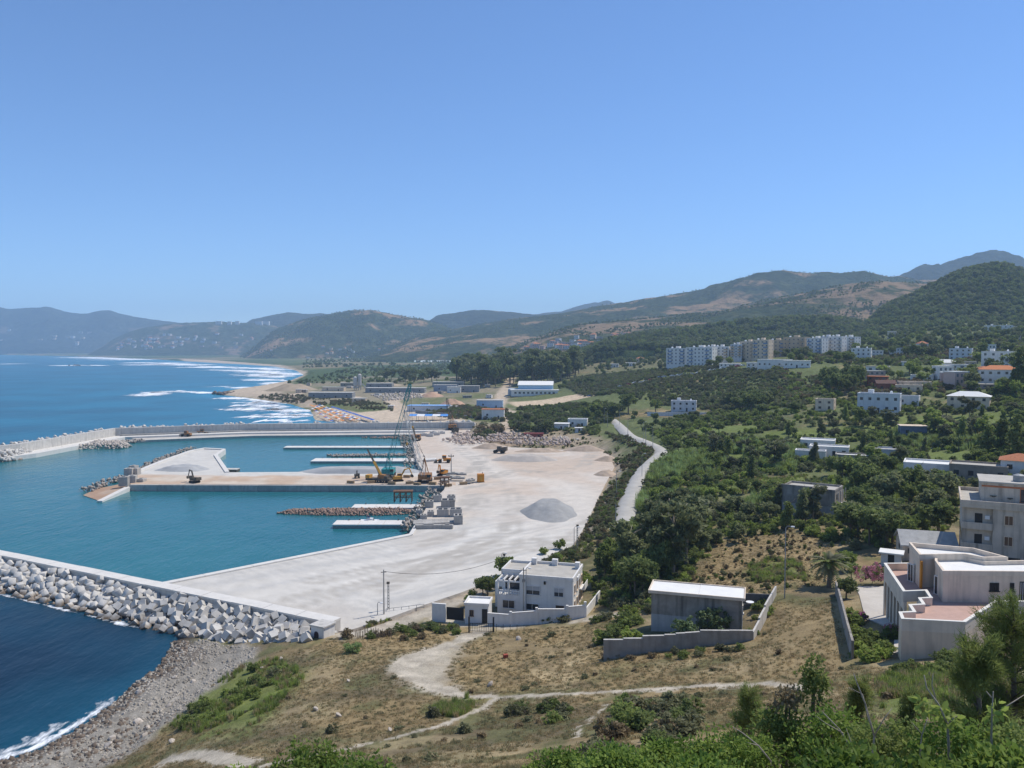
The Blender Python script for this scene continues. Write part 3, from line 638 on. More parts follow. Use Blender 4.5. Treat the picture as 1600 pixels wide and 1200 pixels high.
it = [(random.choice((0, 0, 1, 2)), (x, y, z), eu, (1, 1, 1)) for x, y, z, eu in rest]
tag(link('armour_blocks', merge_copies('armour_blocks', it, protoB, M_BLOCK)), kind='stuff')
# ---- beach: boulders and shingle between blocks and grass
pp = pts_poly(PEBBLE, 5200, lambda X, Y: H0(X, Y)); rock_pile('shingle', pp, .18, .75, mat('shingle_stone', (.33, .295, .245), .9, .5, .25, .2, 5), -.05)
pp = [p for p in pts_poly(PEBBLE, 2600, lambda X, Y: H0(X, Y)) if (p[1] < 104 and random.random() < .45) or p[2] < 1.55][:800]; rock_pile('shore_stones', pp, .4, 1.3, mat('shore_stone', (.155, .12, .09), .9, .5, .3, .3, 5), -.1)
for k in range(14):
    x, y, z = G(*random.choice([(150+ru(-40, 90), 1165+ru(-30, 25)), (330+ru(-60, 40), 1050+ru(-25, 25)), (230+ru(-40, 50), 1120+ru(-40, 40))]))
    o = link('boulder', ROCKS2[k % 3], None, (x, y, z+.05)); o.rotation_euler = (ru(0, 6), ru(0, 6), ru(0, 6)); s = ru(.7, 1.4); o.scale = (s, s*ru(.8, 1.1), s*.7)
    tag(o, 'rounded brownish boulder lying on the grey pebble beach', 'boulder', 'boulders on the pebble beach')
for me in ROCKS2: me.materials.append(M_ROCKP)

# ---- far breakwater
FB = [(-238, 318), (-219, 360), (-211, 429), (-152, 452.5), (-41, 463), (-22, 463)]
fb = empty('breakwater', (-150, 452, 0), label='far breakwater with long grey wave wall curving round the harbour', cat='breakwater')
fbp = lambda m, n, mt: m.build(n, mt, fb)
def rel(poly): return [(x+150, y-452) for x, y in poly]
FBr = rel(FB)
MB().prism(strip_poly(FBr, -4.5, 9), -4, 2.9).build('deck', M_CONCW, fb)
MB().prism(strip_poly(FBr, 4.0, 6.2), 2.8, 7.0).build('wave_wall', M_CONC, fb)
MB().prism(strip_poly(FBr, 6.2, 9.5), 2.8, 4.8).build('wall_heel', M_CONC, fb)
MB().prism(strip_poly(FBr[2:], 1.4, 4.0), 2.85, 3.6).build('kerb_step', M_CONCG, fb)
QF = [P(225, 688, 2), P(400, 681, 2), P(645, 679, 2)]; QFr = rel(QF)
MB().prism(QFr+rel([(-38, 459), (-152, 449), (-205, 428)]), -4, 2.0).build('lower_quay', mat('quay_top', (.50, .46, .40), .9, .2, .25), fb)
MB().prism(strip_poly(QFr, -.5, .3), -4, 2.12).build('quay_edge', M_CONCG, fb)
MB().prism(rel([P(165, 690, 1.5), P(215, 687, 1.5), P(228, 690, 1.5), P(190, 692, 1.5)]), -3, 1.8).build('ramp', M_CONCG, fb)
it = []
for x, y, z in pts_line(FB, 900, 1, lambda x, y, o: 0):
    pass
for k in range(1300):
    t = random.random()*5; i = min(int(t), 4); f = t-i; a, b_ = Vector(FB[i]), Vector(FB[i+1]); d = (b_-a).normalized(); nn = Vector((-d.y, d.x)); off = ru(6.8, 19)
    p = a.lerp(b_, f)+nn*off; it.append((random.randrange(3), (p.x, p.y, 6.9-(off-6.8)*.55+ru(-.4, .7)), (ru(0, 3), ru(0, 3), ru(0, 3)), (1, 1, 1)))
tag(link('armour_blocks', merge_copies('armour_blocks', it, protoB, M_BLOCK)), kind='stuff')
HEAD = [P(-60, 730, SEA), P(0, 724, SEA), P(30, 719, SEA), P(58, 712, SEA), P(45, 703, 2.5), P(25, 699, 3.5), P(-60, 702, 4)]
it = []
for x, y, z in pts_poly(HEAD, 420, lambda X, Y: SEA+np.clip(sdist(X, Y, HEAD)*.65-.2, -.3, 3.2)): it.append((random.randrange(3), (x, y, z+ru(-.3, .5)), (ru(0, 3), ru(0, 3), ru(0, 3)), (1.05,)*3))
o = tag(link('armour_blocks', merge_copies('armour_blocks', it, protoB, M_BLOCK)), kind='stuff')
GRO = [P(112, 703, SEA), P(150, 702, SEA), P(190, 702, SEA), P(207, 698, SEA), P(195, 694, SEA), P(150, 692, 1)]
rock_pile('rock_groyne', pts_poly(GRO, 520, lambda X, Y: SEA+np.clip(sdist(X, Y, GRO)*.5-.1, -.2, 1.5)), .8, 2.0, M_ROCKP)
rock_pile('toe_rocks', pts_line([P(60, 712, SEA), P(112, 701, SEA), P(150, 696, SEA), P(225, 690.5, SEA)], 420, 3, lambda x, y, o: SEA+ru(0, 1.0)), .8, 1.8, M_ROCK)

# ---- central pier
PIER_PX = [(205, 757), (300, 756.5), (450, 757), (600, 757.5), (712, 758), (712, 738), (648, 736), (520, 737), (355, 738), (336, 712), (349, 703.5), (318, 702), (300, 705), (252, 722), (214, 738), (196, 748)]
PIER = [P(*p, 3) for p in PIER_PX]
def pier_colour(x, y):
    n1 = fbm(x/9, y/9, 71); nf = fbm(x/1.2, y/1.2, 72, 3); C = np.repeat(np.array((.50, .37, .265))[None], len(x), 0)
    C = lay(C, sstep(.45, .65, n1), np.array((.55, .46, .36))); yy = y+(n1-.5)*9
    C = lay(C, sstep(292, 297, yy), np.array((.56, .53, .475))); return C*(.88+.24*nf[:, None])
pz = lambda X, Y: YZ+.012+(fbm(X/8, Y/8, 87)-.5)*.4*np.clip(sdist(X, Y, PIER)/4, 0, 1)
tag(gridded(PIER, 1.8, pz, pier_colour, 'pier_ground', M_YARD), kind='structure')
qw = empty('quay_wall', (0, 0, 0), label='straight concrete quay wall along the front of the central pier', cat='quay wall')
fr = [P(204, 757.5, 3), P(450, 757.8, 3), P(695, 759, 3)]
for i in range(22):
    a = Vector(fr[0]).lerp(Vector(fr[2]), i/22); b_ = Vector(fr[0]).lerp(Vector(fr[2]), (i+.985)/22); MB().prism(strip_poly([tuple(a), tuple(b_)], -1.0, .5), -4, 3.12).build('wall_panel', M_CONCG, qw)
he = [P(214, 738, 3), P(252, 722, 3), P(300, 705, 3), P(319, 701.6, 3), P(350, 703, 3)]; MB().prism(strip_poly(he, -.9, .9), -4, 3.5).build('edge_beam', M_CONCW, qw)
he = [P(350, 703, 3), P(337, 712, 3), P(355, 738.5, 3)]; MB().prism(strip_poly(he, -.8, .8), -4, 3.4).build('edge_beam', M_CONCW, qw)
TIP = [P(206, 757.5, 2.6), P(155, 782, 1.2), P(130, 774, 1.1), P(150, 762, 1.5), P(196, 747, 3)]
tz = lambda X, Y: np.clip(1.15+sdist(X, Y, [(TIP[0][0]+60, TIP[0][1]+60)]+TIP[1:4]+[(TIP[4][0]+60, TIP[4][1]+80)])*.10, 1.15, 2.7)
tag(gridded(TIP, 1.5, tz, lambda x, y: pier_colour(x, y)*np.array((.78, .70, .66)), 'pier_tip_ground', M_YARD), kind='structure')
MB().prism(strip_poly([P(207, 757, 2.4), P(152, 784, 1.2)], -.2, 1.6), -3, [2.8, 1.5, 1.5, 2.8]).build('ramp_beam', M_CONCW, qw)
rock_pile('pier_rocks', pts_line([P(134, 772, .4), P(160, 759, 1), P(196, 744, 2), P(252, 719, 1.5), P(300, 702.5, 1)], 520, 2.2, lambda x, y, o: SEA+ru(0, 1.4)), .7, 1.7, M_ROCK)
# ---- heaps
def heap(name, label, px, py, wpx, dep, h, m, rz=0, flat=.25, z0=3.0, seed=0, cat='gravel heap'):
    x, y = P(px, py, z0) if z0 < 3.01 else G(px, py)[:2]; rx = wpx*mpp(y)/2; n, k = 56, 14; V = []; y += dep/2
    for i in range(k+1):
        r = i/k
        for j in range(n):
            a = 2*math.pi*j/n; q = 1+.22*(vnoise(2.2*math.cos(a)+5+seed, 2.2*math.sin(a)+5, seed)-.5)
            hh = h*min(1, (1-r)/(1-flat))*(1+.35*(vnoise(r*3*math.cos(a)+seed*3, r*3*math.sin(a), seed+4)-.5)) if r > flat else h*(1+.3*(vnoise(r*4*math.cos(a)+seed*3, r*4*math.sin(a), seed+4)-.5))
            V.append((rx*r*q*math.cos(a), dep/2*r*q*math.sin(a), float(hh)-.25))
    F = [(i*n+j, (i+1)*n+j, (i+1)*n+(j+1) % n, i*n+(j+1) % n) for i in range(k) for j in range(n)]
    return tag(link(name, np_mesh(name, V, F, m, False), None, (x, y, z0), rz), label, cat)
heap('gravel_heap', 'broad grey gravel heap standing alone on the sandy yard', 862, 816, 94, 30, 2.7, mat('gravel_dark', (.31, .305, .29), .95, .16, .5, .3, 9), flat=.4, seed=1)
heap('gravel_heap', 'low grey gravel mound on the head of the central pier', 276, 738, 96, 14, 1.8, M_GRAVEL, flat=.5, seed=2)
heap('gravel_heap', 'long flat grey gravel bank along the middle of the pier', 560, 741, 205, 11, 2.0, M_GRAVEL, flat=.6, seed=3)
heap('gravel_heap', 'pale gravel bank beside the rubble at the back of the yard', 820, 722, 110, 14, 2.2, mat('gravel_warm', (.44, .39, .335), .95, .15, .5, .3, 9), flat=.5, seed=4)
heap('earth_heap', 'reddish earth heap among the works behind the beach', 672, 621, 40, 30, 5, mat('red_earth', (.42, .27, .18), .95, .2, .2), flat=.2, seed=5, z0=G(672, 621)[2], cat='earth heap')
rock_pile('rubble', pts_poly([P(*p, 3) for p in [(690, 690), (720, 678), (760, 676), (800, 680), (845, 686), (890, 690), (895, 697), (830, 698), (770, 694), (720, 697)]], 620, lambda X, Y: 2.9+.0*X+fbm(X/9, Y/9, 3)*1.6), .9, 2.4, mat('pink_rock', (.46, .365, .30), .92, .35, .35, .4, 3))
for px_, py_, w_, h_, sd_ in ((765, 702, 60, 2.4, 11), (845, 708, 90, 1.8, 12), (915, 706, 70, 2.6, 13), (952, 722, 46, 2.2, 14), (948, 745, 40, 2.0, 15)): heap('earth_heap', 'rough tan earth bank at the back edge of the yard', px_, py_, w_, 9, h_, mat('tan_earth', (.44, .34, .25), .95, .25, .3, .3, 4), flat=.3, seed=sd_, cat='earth heap')
for k_, (px_, py_) in enumerate([(612, 757), (640, 756), (652, 758), (676, 757), (684, 749), (636, 746), (724, 757), (700, 760), (580, 755), (548, 755)]):
    x_, y_ = P(px_, py_, 3.0); o_ = empty('timber_stack', (x_, y_, 3.0), ru(-.5, .5), label='small stack of shuttering boards lying near the cranes', cat='timber stack', group='timber stacks near the cranes'); m_ = mat('shutter_board', (.36, .25, .14), .9, .25, 2)
    for q_ in range(3): MB().box(-1.3, 1.3, -.5, .5, .05+q_*.3, .3+q_*.3).build('board', m_, o_, None, ru(-.06, .06))
rock_pile('stone_yard', pts_poly(GN([(578, 617), (650, 612), (662, 622), (600, 627)]), 420, lambda X, Y: H0(X, Y)), 1.0, 3.2, M_ROCKP)
heap('earth_heap', 'broad brown earth mound beside the bay behind the beach', 445, 612, 90, 60, 7, mat('brown_earth', (.33, .26, .18), .95, .25, .1, .3, 1), flat=.3, seed=7, z0=G(445, 612)[2], cat='earth heap')
heap('earth_heap', 'low brown spoil heap between the silos and the long works shed', 600, 604, 60, 40, 4, mat('brown_earth', (.33, .26, .18)), flat=.3, seed=8, z0=G(600, 604)[2], cat='earth heap')
heap('earth_heap', 'reddish spoil heap beside the grove road', 705, 634, 44, 24, 5, mat('red_earth', (.4, .26, .18)), flat=.3, seed=9, z0=G(705, 634)[2], cat='earth heap')
rock_pile('rubble', pts_poly([P(*p, 3) for p in [(868, 676), (900, 684), (910, 690), (885, 695), (862, 690)]], 120, lambda X, Y: 3+0*X), .8, 2.0, M_ROCKP)
rock_pile('shore_rubble', pts_line([P(640, 835, SEA), P(652, 812, SEA), P(663, 792, SEA), P(682, 766, SEA)], 330, 2.6, lambda x, y, o: SEA+ru(0, 1.8)), .6, 1.5, M_ROCK)
rock_pile('shore_rubble', pts_line([P(646, 734, SEA), P(650, 715, SEA), P(640, 700, SEA), P(634, 684, SEA)], 420, 4, lambda x, y, o: SEA+ru(0, 1.7)), .7, 1.6, M_ROCK)
SPIT = [P(432, 803, SEA), P(452, 798, SEA), P(520, 797, SEA), P(640, 799, .2), (P(650, 803, SEA)), P(600, 806, SEA), P(500, 806, SEA)]
rock_pile('rubble_spit', pts_poly(SPIT, 1500, lambda X, Y: SEA+np.clip(sdist(X, Y, SPIT)*.3-.05, -.15, .7)), .45, 1.1, mat('red_rubble', (.30, .205, .155), .92, .45, .4, .3, 4))
S2 = [P(510, 712, SEA), P(640, 710, SEA), P(650, 713, SEA), P(520, 714.5, SEA)]
rock_pile('rubble_spit', pts_poly(S2, 420, lambda X, Y: 0*X+SEA+.2), .7, 1.5, M_ROCK)
S3 = [P(560, 684.5, SEA), P(632, 682, SEA), P(640, 686, SEA), P(600, 686, SEA)]
rock_pile('rubble_spit', pts_poly(S3, 200, lambda X, Y: 0*X+SEA+.1), .7, 1.4, mat('red_rubble', (.3, .2, .15)))
# ---- finger jetties
M_JT = mat('jetty_top', (.66, .62, .56), .8, .12, .3)
def jetty(px0, px1, pya, pyb, z, label):
    a = Vector(P(px0, pya, z)); b_ = Vector(P(px1, pya, z)); w = P(px0, pyb, z)[1]-a.y; L = (b_-a).length
    o = empty('finger_jetty', (a.x, a.y, 0), math.atan2(b_.y-a.y, b_.x-a.x), label=label, cat='jetty')
    MB().box(0, L, 0, -w, -3, z-.35).build('caisson', M_CONCG, o); n = max(3, int(L/6)); 
    for i in range(n): MB().box(i*L/n, (i+.985)*L/n, .25, -w-.25, z-.35, z).build('deck_slab', M_JT, o)
    for i in range(n): MB().lathe([(.16, 0), (.12, .3), (.2, .35), (.2, .45)], 8, ((i+.5)*L/n, .0, z)).build('bollard', mat('bollard_steel', (.08, .07, .06), .6), o)
jetty(448, 642, 696.8, 694.6, 1.9, 'farthest and longest finger jetty, white topped, in the inner basin')
jetty(493, 655, 716, 711.8, 2.0, 'white topped finger jetty just behind the central pier, rubble along its back')
jetty(554, 660, 788, 783.2, 2.1, 'white topped finger jetty in front of the pier beside the rusty frame')
jetty(526, 642, 813, 807, 2.1, 'white topped finger jetty nearest the yard with the motorboat alongside')
# ---- yard edge coping
cp_ = empty('quay_coping', (0, 0, 0), label='white concrete coping along the yard quay edge by the basin', cat='quay wall')
a, b_ = Vector(YARD[0]), Vector(YARD[1])
for i in range(12): MB().prism(strip_poly([tuple(a.lerp(b_, i/12)), tuple(a.lerp(b_, (i+.99)/12))], -1.2, .35), -3.5, 3.3).build('coping_slab', M_CONCW, cp_)
MB().prism(strip_poly([YARD[1], YARD[2]], -.8, .2), -2, 3.25).build('coping_slab', M_CONCW, cp_)

# ---- little white hut at the root of the breakwater
def hut():
    x, y = P(496, 1004, 3.9); h = empty('harbour_hut', (x, y, 3.7), R(-28), label='tiny white hut with arched dark doorway at the end of the breakwater blocks', cat='hut')
    W = mat('white_render', (.72, .69, .64), .85, .08, .8, .05, 8, stain=.12)
    MB().box(-1.3, 1.3, 0, 2.6, -.6, 2.7).build('wall', W, h); MB().box(-1.5, 1.5, -.2, 2.8, 2.7, 2.9).build('roof', M_CONC, h)
    arch = [(-.45, 0), (.45, 0)]+[(.45*math.cos(t), 1.5+.45*math.sin(t)) for t in np.linspace(0, math.pi, 8)]
    m = MB(); n = len(arch); m.add([(q[0]-.2, -.03, q[1]) for q in arch]+[(q[0]-.2, .05, q[1]) for q in arch], [tuple(range(n))]+[(i, (i+1) % n, n+(i+1) % n, n+i) for i in range(n)]); m.build('door', mat('door_dark', (.05, .03, .03), .6), h)
    b2 = empty('concrete_post', (x+1.6, y+4, 3.3), label='short concrete bollard with dark lamp beside the white hut', cat='bollard'); MB().box(-.5, .5, -.5, .5, 0, .9).build('base', M_CONC, b2); MB().lathe([(.16, .9), (.16, 2.0), (.3, 2.05), (.3, 2.4)], 8).build('lamp', mat('bollard_steel', (.08, .07, .06)), b2)
hut()

# ================================================================ machines
M_TEAL = mat('teal_paint', (.03, .24, .24), .55, .2, .6); M_YEL = mat('yellow_paint', (.55, .29, .05), .55, .25, .6); M_BRN = mat('rusty_paint', (.30, .15, .06), .7, .35, .6)
M_STEEL = mat('grey_steel', (.30, .30, .29), .5, .2, 1); M_BLK = mat('black_rubber', (.025, .024, .022), .8, .2, 2); M_GLS = mat('cab_glass', (.03, .045, .055), .08, .1, 1, spec=.6); M_RUST = mat('rust', (.16, .085, .05), .85, .35, 1.2); M_ORG = mat('orange_paint', (.62, .25, .03), .5, .15, .6)
M_DBRN = mat('dusty_dark', (.10, .085, .065), .75, .3, .8); M_WHT = mat('white_paint', (.76, .76, .75), .5, .06, .5)
def track(mb, x, l, h=.8, w=.6):
    pr = [(-l/2+h/2*0, .0), (l/2, .0), (l/2+h*.4, h*.5), (l/2, h), (-l/2, h), (-l/2-h*.4, h*.5)]; mb.xprism(pr, x-w/2, x+w/2)
def excavator(px, py, z, rz, m, label, sc=1.0, reach=1.0):
    x, y = P(px, py, z); o = empty('excavator', (x, y, z), rz, label=label, cat='excavator'); o.scale = (sc,)*3
    for sx in (-1, 1): t = MB(); track(t, sx*1.1, 3.4); t.build('track', M_BLK, o)
    b = MB(); b.prism([(-1.4, -2.4), (1.4, -2.4), (1.4, 1.4), (.3, 1.4), (.3, 1.0), (-1.4, 1.0)], 1.0, 2.1); b.build('body', m, o); MB().box(-1.3, 1.3, -2.7, -1.6, 1.1, 2.3).build('counterweight', M_DBRN, o)
    c = MB().box(-1.35, -.3, -.1, 1.5, 1.0, 2.9).build('cab', m, o); MB().box(-1.37, -.28, .0, 1.53, 1.9, 2.75).build('window', M_GLS, c)
    r = reach; MB().tube([(.3, 1.0, 1.8), (.3, 2.6*r, 4.6), (.3, 4.4*r, 5.0)], [.32, .34, .22], 5).build('boom', m, o); MB().tube([(.3, 4.4*r, 5.1), (.3, 5.6*r, 2.4)], [.25, .17], 5).build('stick', m, o)
    MB().xprism([(5.2*r, 2.5), (5.9*r, 2.4), (6.1*r, 1.6), (5.4*r, 1.3), (4.9*r, 1.7)], -.4, 1.0).build('bucket', M_DBRN, o); return o
def lattice(mb, a, b, w0, w1, n, r=.09, rd=.05, mid=None):
    a, b = Vector(a), Vector(b); d = (b-a).normalized(); u = d.cross(Vector((0, 0, 1))); u = u.normalized() if u.length > .05 else Vector((1, 0, 0)); v = d.cross(u).normalized()
    def c(t, i): w = (w0+(w1-w0)*t)*min(1, .35+t*9, .35+(1-t)*9)/2; s = ((-1, -1), (1, -1), (1, 1), (-1, 1))[i]; return a.lerp(b, t)+u*w*s[0]+v*w*s[1]
    for i in range(4): mb.tube([c(t, i) for t in (0, .08, .92, 1)], r, 4)
    for k in range(n):
        for i in range(4):
            t0, t1 = k/n, (k+1)/n; i2 = (i+1) % 4; mb.tube([c(t0, i if k % 2 else i2), c(t1, i2 if k % 2 else i)], rd, 3, False)
def crawler_crane(px, py, z, tip, m, mb_, label, bw_=1.6, gantry=True, jibm=None):
    """tip: pixel of the boom head (same distance as the body)"""
    x, y = P(px, py, z); tx, ty, tz_ = PD(tip[0], tip[1], y-1); o = empty('crawler_crane', (x, y, z), 0, label=label, cat='crane')
    for sx in (-1, 1): t = MB(); track(t, sx*1.9, 5.4, 1.1, .9); t.build('track', M_BLK, o)
    MB().box(-2.2, 2.2, -2.6, 3.4, 1.2, 2.9).build('machine_house', m, o); MB().box(-1.6, 1.6, 3.4, 4.4, 1.0, 2.6).build('counterweight', M_DBRN, o)
    c = MB().box(1.0, 2.3, -3.6, -1.9, 1.2, 3.2).build('cab', m, o); MB().box(1.1, 2.35, -3.65, -2.0, 2.2, 3.0).build('window', M_GLS, c)
    B0 = Vector((-.2, -2.2, 2.0)); T = Vector((tx-x, ty-y, tz_-z)); b = MB(); lattice(b, B0, T, bw_, bw_*.6, 16, .085, .045); b.build('boom', mb_, o)
    hd = B0.lerp(T, .80)
    if jibm: j = MB(); lattice(j, hd, T, bw_*1.1, bw_*.7, 6, .10, .07); j.build('boom_head', jibm, o)
    if gantry:
        g = MB(); M1 = Vector((-1.6, 3.0, 2.9)); K = Vector((-.4, 2.6, 8.2)); g.tube([(-1.4, 1.0, 2.9), K], .16, 4); g.tube([(1.2, 1.0, 2.9), K], .16, 4); g.tube([(0, 3.2, 2.9), K], .14, 4); g.build('gantry', m, o)
        r = MB(); r.tube([K, T], .05, 3); r.tube([K+Vector((.3, 0, 0)), B0.lerp(T, .6)], .05, 3); r.tube([T, T+Vector((.8, 0, -abs(T.z)*.45))], .05, 3); r.tube([T, T+Vector((-.6, -.4, -abs(T.z)*.75))], .045, 3); r.build('cable', M_BLK, o)
        MB().lathe([(.1, 0), (.35, .25), (.35, .8), (.1, 1.1)], 8, tuple(T+Vector((.8, 0, -abs(T.z)*.45-1.1)))).build('hook_block', M_YEL, o)
    return o
crawler_crane(607, 744, 3.0, (641, 600), M_TEAL, M_TEAL, 'teal crawler crane with the tallest lattice boom on the pier', jibm=M_TEAL)
crawler_crane(664, 753, 3.0, (632, 640), M_BRN, mat('pale_steel', (.50, .49, .46), .6, .15, 1), 'rusty orange crawler crane with grey lattice boom at the pier root')
crawler_crane(707, 671, 3.2, (698, 622), M_BRN, M_DBRN, 'brown crane beside the end of the far breakwater wall', 1.6)
crawler_crane(650, 688, 3.0, (646, 668), M_BRN, M_DBRN, 'small brown crane between the jetties and the sandy track', .7, gantry=False)
def tele_crane():
    x, y = P(592, 753.5, 3); o = empty('mobile_crane', (x, y, 3.0), R(75), label='mobile crane with raised yellow telescopic boom beside the teal crane', cat='crane')
    MB().box(-1.3, 1.3, -4.5, 4.5, .7, 1.5).build('chassis', M_DBRN, o)
    for k in range(4):
        for sx in (-1, 1): w = MB(); w.xprism([(.5*math.cos(t)+(-3.4+k*2.2), .5+.5*math.sin(t)) for t in np.linspace(0, 2*math.pi, 10, endpoint=False)], sx*1.25-.2, sx*1.25+.2); w.build('wheel', M_BLK, o)
    MB().box(-1.3, 1.3, 3.0, 4.6, 1.5, 2.6).build('cab', M_YEL, o); MB().box(-1.1, 1.1, -2.4, 0, 1.5, 2.8).build('machine_house', M_BRN, o); MB().box(-1.2, 1.2, -3.6, -2.4, 1.5, 2.4).build('counterweight', M_DBRN, o)
    M = o.matrix_basis.inverted() if False else Matrix.LocRotScale(o.location, o.rotation_euler, None).inverted(); T = M @ Vector(PD(574, 702, y)); B0 = Vector((0, -1.0, 2.3)); Q = B0.lerp(T, .55)
    MB().tube([B0, Q], [.55, .5], 4).build('boom', M_YEL, o); MB().tube([B0.lerp(T, .5), T], [.38, .3], 4).build('boom_extension', M_DBRN, o); MB().tube([B0+Vector((0, .9, 0)), B0.lerp(T, .35)], .18, 5).build('lift_ram', M_STEEL, o)
tele_crane()
excavator(304, 754, 3.0, R(60), M_DBRN, 'dark excavator with raised arm alone on the pier head', .85, .75)
excavator(622, 752, 3.0, R(-70), M_YEL, 'yellow excavator working between the two tall cranes', .9)
excavator(691, 743, 3.0, R(150), M_ORG, 'orange excavator beside the stacked slabs at the pier root', .85, .5)
excavator(558, 747, 3.0, R(200), M_DBRN, 'small dark excavator on the grey bank of the pier', .6, .5)
def loader(px, py, z, rz, m, label, truck=False):
    x, y = P(px, py, z); o = empty('dump_truck' if truck else 'wheel_loader', (x, y, z), rz, label=label, cat='truck' if truck else 'loader')
    for k in (-1, 1):
        for s in (-1, 1): MB().xprism([(.75*math.cos(t)+k*1.7, .75+.75*math.sin(t)) for t in np.linspace(0, 2*math.pi, 12, endpoint=False)], s*1.15-.25, s*1.15+.25).build('wheel', M_BLK, o)
    MB().box(-1, 1, -2.8, .4, .8, 1.9).build('body', m, o); c = MB().box(-.8, .8, -.9, .8, 1.7, 3.1).build('cab', m, o); MB().box(-.83, .83, -.8, .83, 2.2, 2.95).build('window', M_GLS, c)
    if truck: MB().prism([(-1.2, -3.6), (1.2, -3.6), (1.2, -.9), (-1.2, -.9)], 1.2, [3.0, 3.0, 2.6, 2.6]).build('tipper_body', m, o)
    else:
        MB().tube([(-.7, 1.0, 1.5), (-.7, 3.0, .9)], .18, 4).build('arm', m, o); MB().tube([(.7, 1.0, 1.5), (.7, 3.0, .9)], .18, 4).build('arm', m, o); MB().xprism([(2.8, .2), (4.0, .15), (4.1, .5), (3.1, 1.3), (2.8, 1.2)], -1.4, 1.4).build('bucket', M_DBRN, o)
loader(291, 682, 2.0, R(80), M_BRN, 'brown wheel loader on the far quay, the one further from the wall bend')
loader(316, 679, 2.0, R(-80), M_BRN, 'reddish wheel loader on the far quay close under the wave wall')
loader(780, 708, 3.0, R(70), M_DBRN, 'dark dump truck crossing the open sandy yard', True)
loader(570, 670, 3.0, R(90), M_WHT, 'white truck parked on the far breakwater deck', True)
loader(711, 676, 3.0, R(20), M_DBRN, 'grey truck beside the crane at the breakwater root', True)
loader(694, 723, 3.0, R(95), M_ORG, 'orange loader near the row of concrete pipes', False)
# ---- lamp mast, container, frame, precast pieces
def mast():
    x, y = P(705, 741, 3); o = empty('light_mast', (x, y, 3.0), label='tall floodlight mast standing in the sandy yard near the cranes', cat='light mast')
    MB().tube([(0, 0, 0), (0, 0, 7.6)], [.2, .13], 8).build('pole', M_STEEL, o); MB().box(-.9, .9, -.1, .1, 6.6, 6.75).build('crossarm', M_STEEL, o)
    for dx in (-.8, 0, .8): MB().cbox((dx, -.25, 6.95), (.45, .35, .4), rx=.4).build('floodlight', M_DBRN, o)
mast()
x, y = P(751, 753, 3); o = empty('site_container', (x, y, 3.0), R(8), label='yellow orange box generator standing apart at the yard edge', cat='container')
MB().box(-1.2, 1.2, -1.0, 1.0, .15, 2.9).build('body', M_ORG, o); MB().box(-1.3, 1.3, -1.1, 1.1, 0, .15).build('skid', M_DBRN, o); MB().box(-.5, .5, -1.03, -1.0, .5, 2.2).build('door', M_YEL, o); MB().tube([(.7, 0, 2.9), (.7, 0, 3.5)], .1, 6).build('exhaust_pipe', M_RUST, o)
def steel_frame(px, py, z, w, d, h, label, nx=4):
    x, y = P(px, py, z); o = empty('steel_trestle', (x, y, z), R(4), label=label, cat='steel frame')
    for i in range(nx):
        for yy in (-d/2, d/2): xx = -w/2+w*i/(nx-1); MB().tube([(xx, yy, 0), (xx, yy, h)], .14, 4).build('post', M_RUST, o)
    for zz in (h*.5, h): 
        for yy in (-d/2, d/2): MB().tube([(-w/2, yy, zz), (w/2, yy, zz)], .13, 4).build('rail', M_RUST, o)
    for i in range(nx-1): 
        x0 = -w/2+w*i/(nx-1); x1 = -w/2+w*(i+1)/(nx-1); MB().tube([(x0, -d/2, 0), (x1, -d/2, h)], .1, 4).build('brace', M_RUST, o)
    MB().box(-w/2-.3, w/2+.3, -d/2-.2, d/2+.2, h+.1, h+.35).build('platform', M_RUST, o)
steel_frame(630, 784, 2.12, 5.5, 2.6, 3.2, 'rusty brown steel frame standing on the jetty before the pier')
steel_frame(695, 760, 3.0, 2.8, 2.2, 3.0, 'grey steel formwork frame at the pier root near the slabs', 3)
def caisson(px, py, z, w, d, h, rz=0, label=None):
    x, y = P(px, py, z); o = empty('precast_caisson', (x, y, z), rz, label=label, cat='concrete caisson', group='precast concrete pieces by the basin')
    poly = [(-w/2, -d/2), (w/2, -d/2), (w/2, d/2), (-w/2, d/2)]; m = MB(); ring(m, poly, .35, 0, h); m.build('shell', M_CONCG, o); MB().box(-.2, .2, -d/2+.36, d/2-.36, .01, h-.02).build('partition', M_CONCG, o); MB().box(-w/2+.36, w/2-.36, -d/2+.36, d/2-.36, .02, h*.45).build('floor', M_CONCG, o); return o
def solid(px, py, z, w, d, h, rz, label, cat='concrete block', name='precast_block', m=None, group='precast concrete pieces by the basin'):
    x, y = P(px, py, z); o = empty(name, (x, y, z), rz, label=label, cat=cat, group=group); k = bev_box(w, d, h, .08); k.materials.append(m or M_CONCG); b = link('body', k, o, (0, 0, h/2)); MB().box(-w*.18, w*.18, -d*.2, d*.2, h, h+.22).build('lifting_key', m or M_CONCG, o); return o
for i, (px, py, w, d, h) in enumerate([(700, 792, 4.4, 3.5, 3.2), (692, 806, 3.6, 3, 2.8), (712, 806, 3.8, 3, 3), (716, 818, 2.6, 3, 3.4), (671, 792, 2.6, 2.6, 2.6), (684, 783, 2.8, 2.6, 2.8), (705, 783, 2.8, 2.6, 2.6), (673, 806, 2.0, 2.4, 2.0), (662, 811, 2.0, 2.2, 1.8), (655, 803, 2.0, 2.2, 1.8)]):
    caisson(px, py, 3.0, w*.92, d, h*.72, R(4), 'open topped grey precast caisson stacked beside the basin corner')
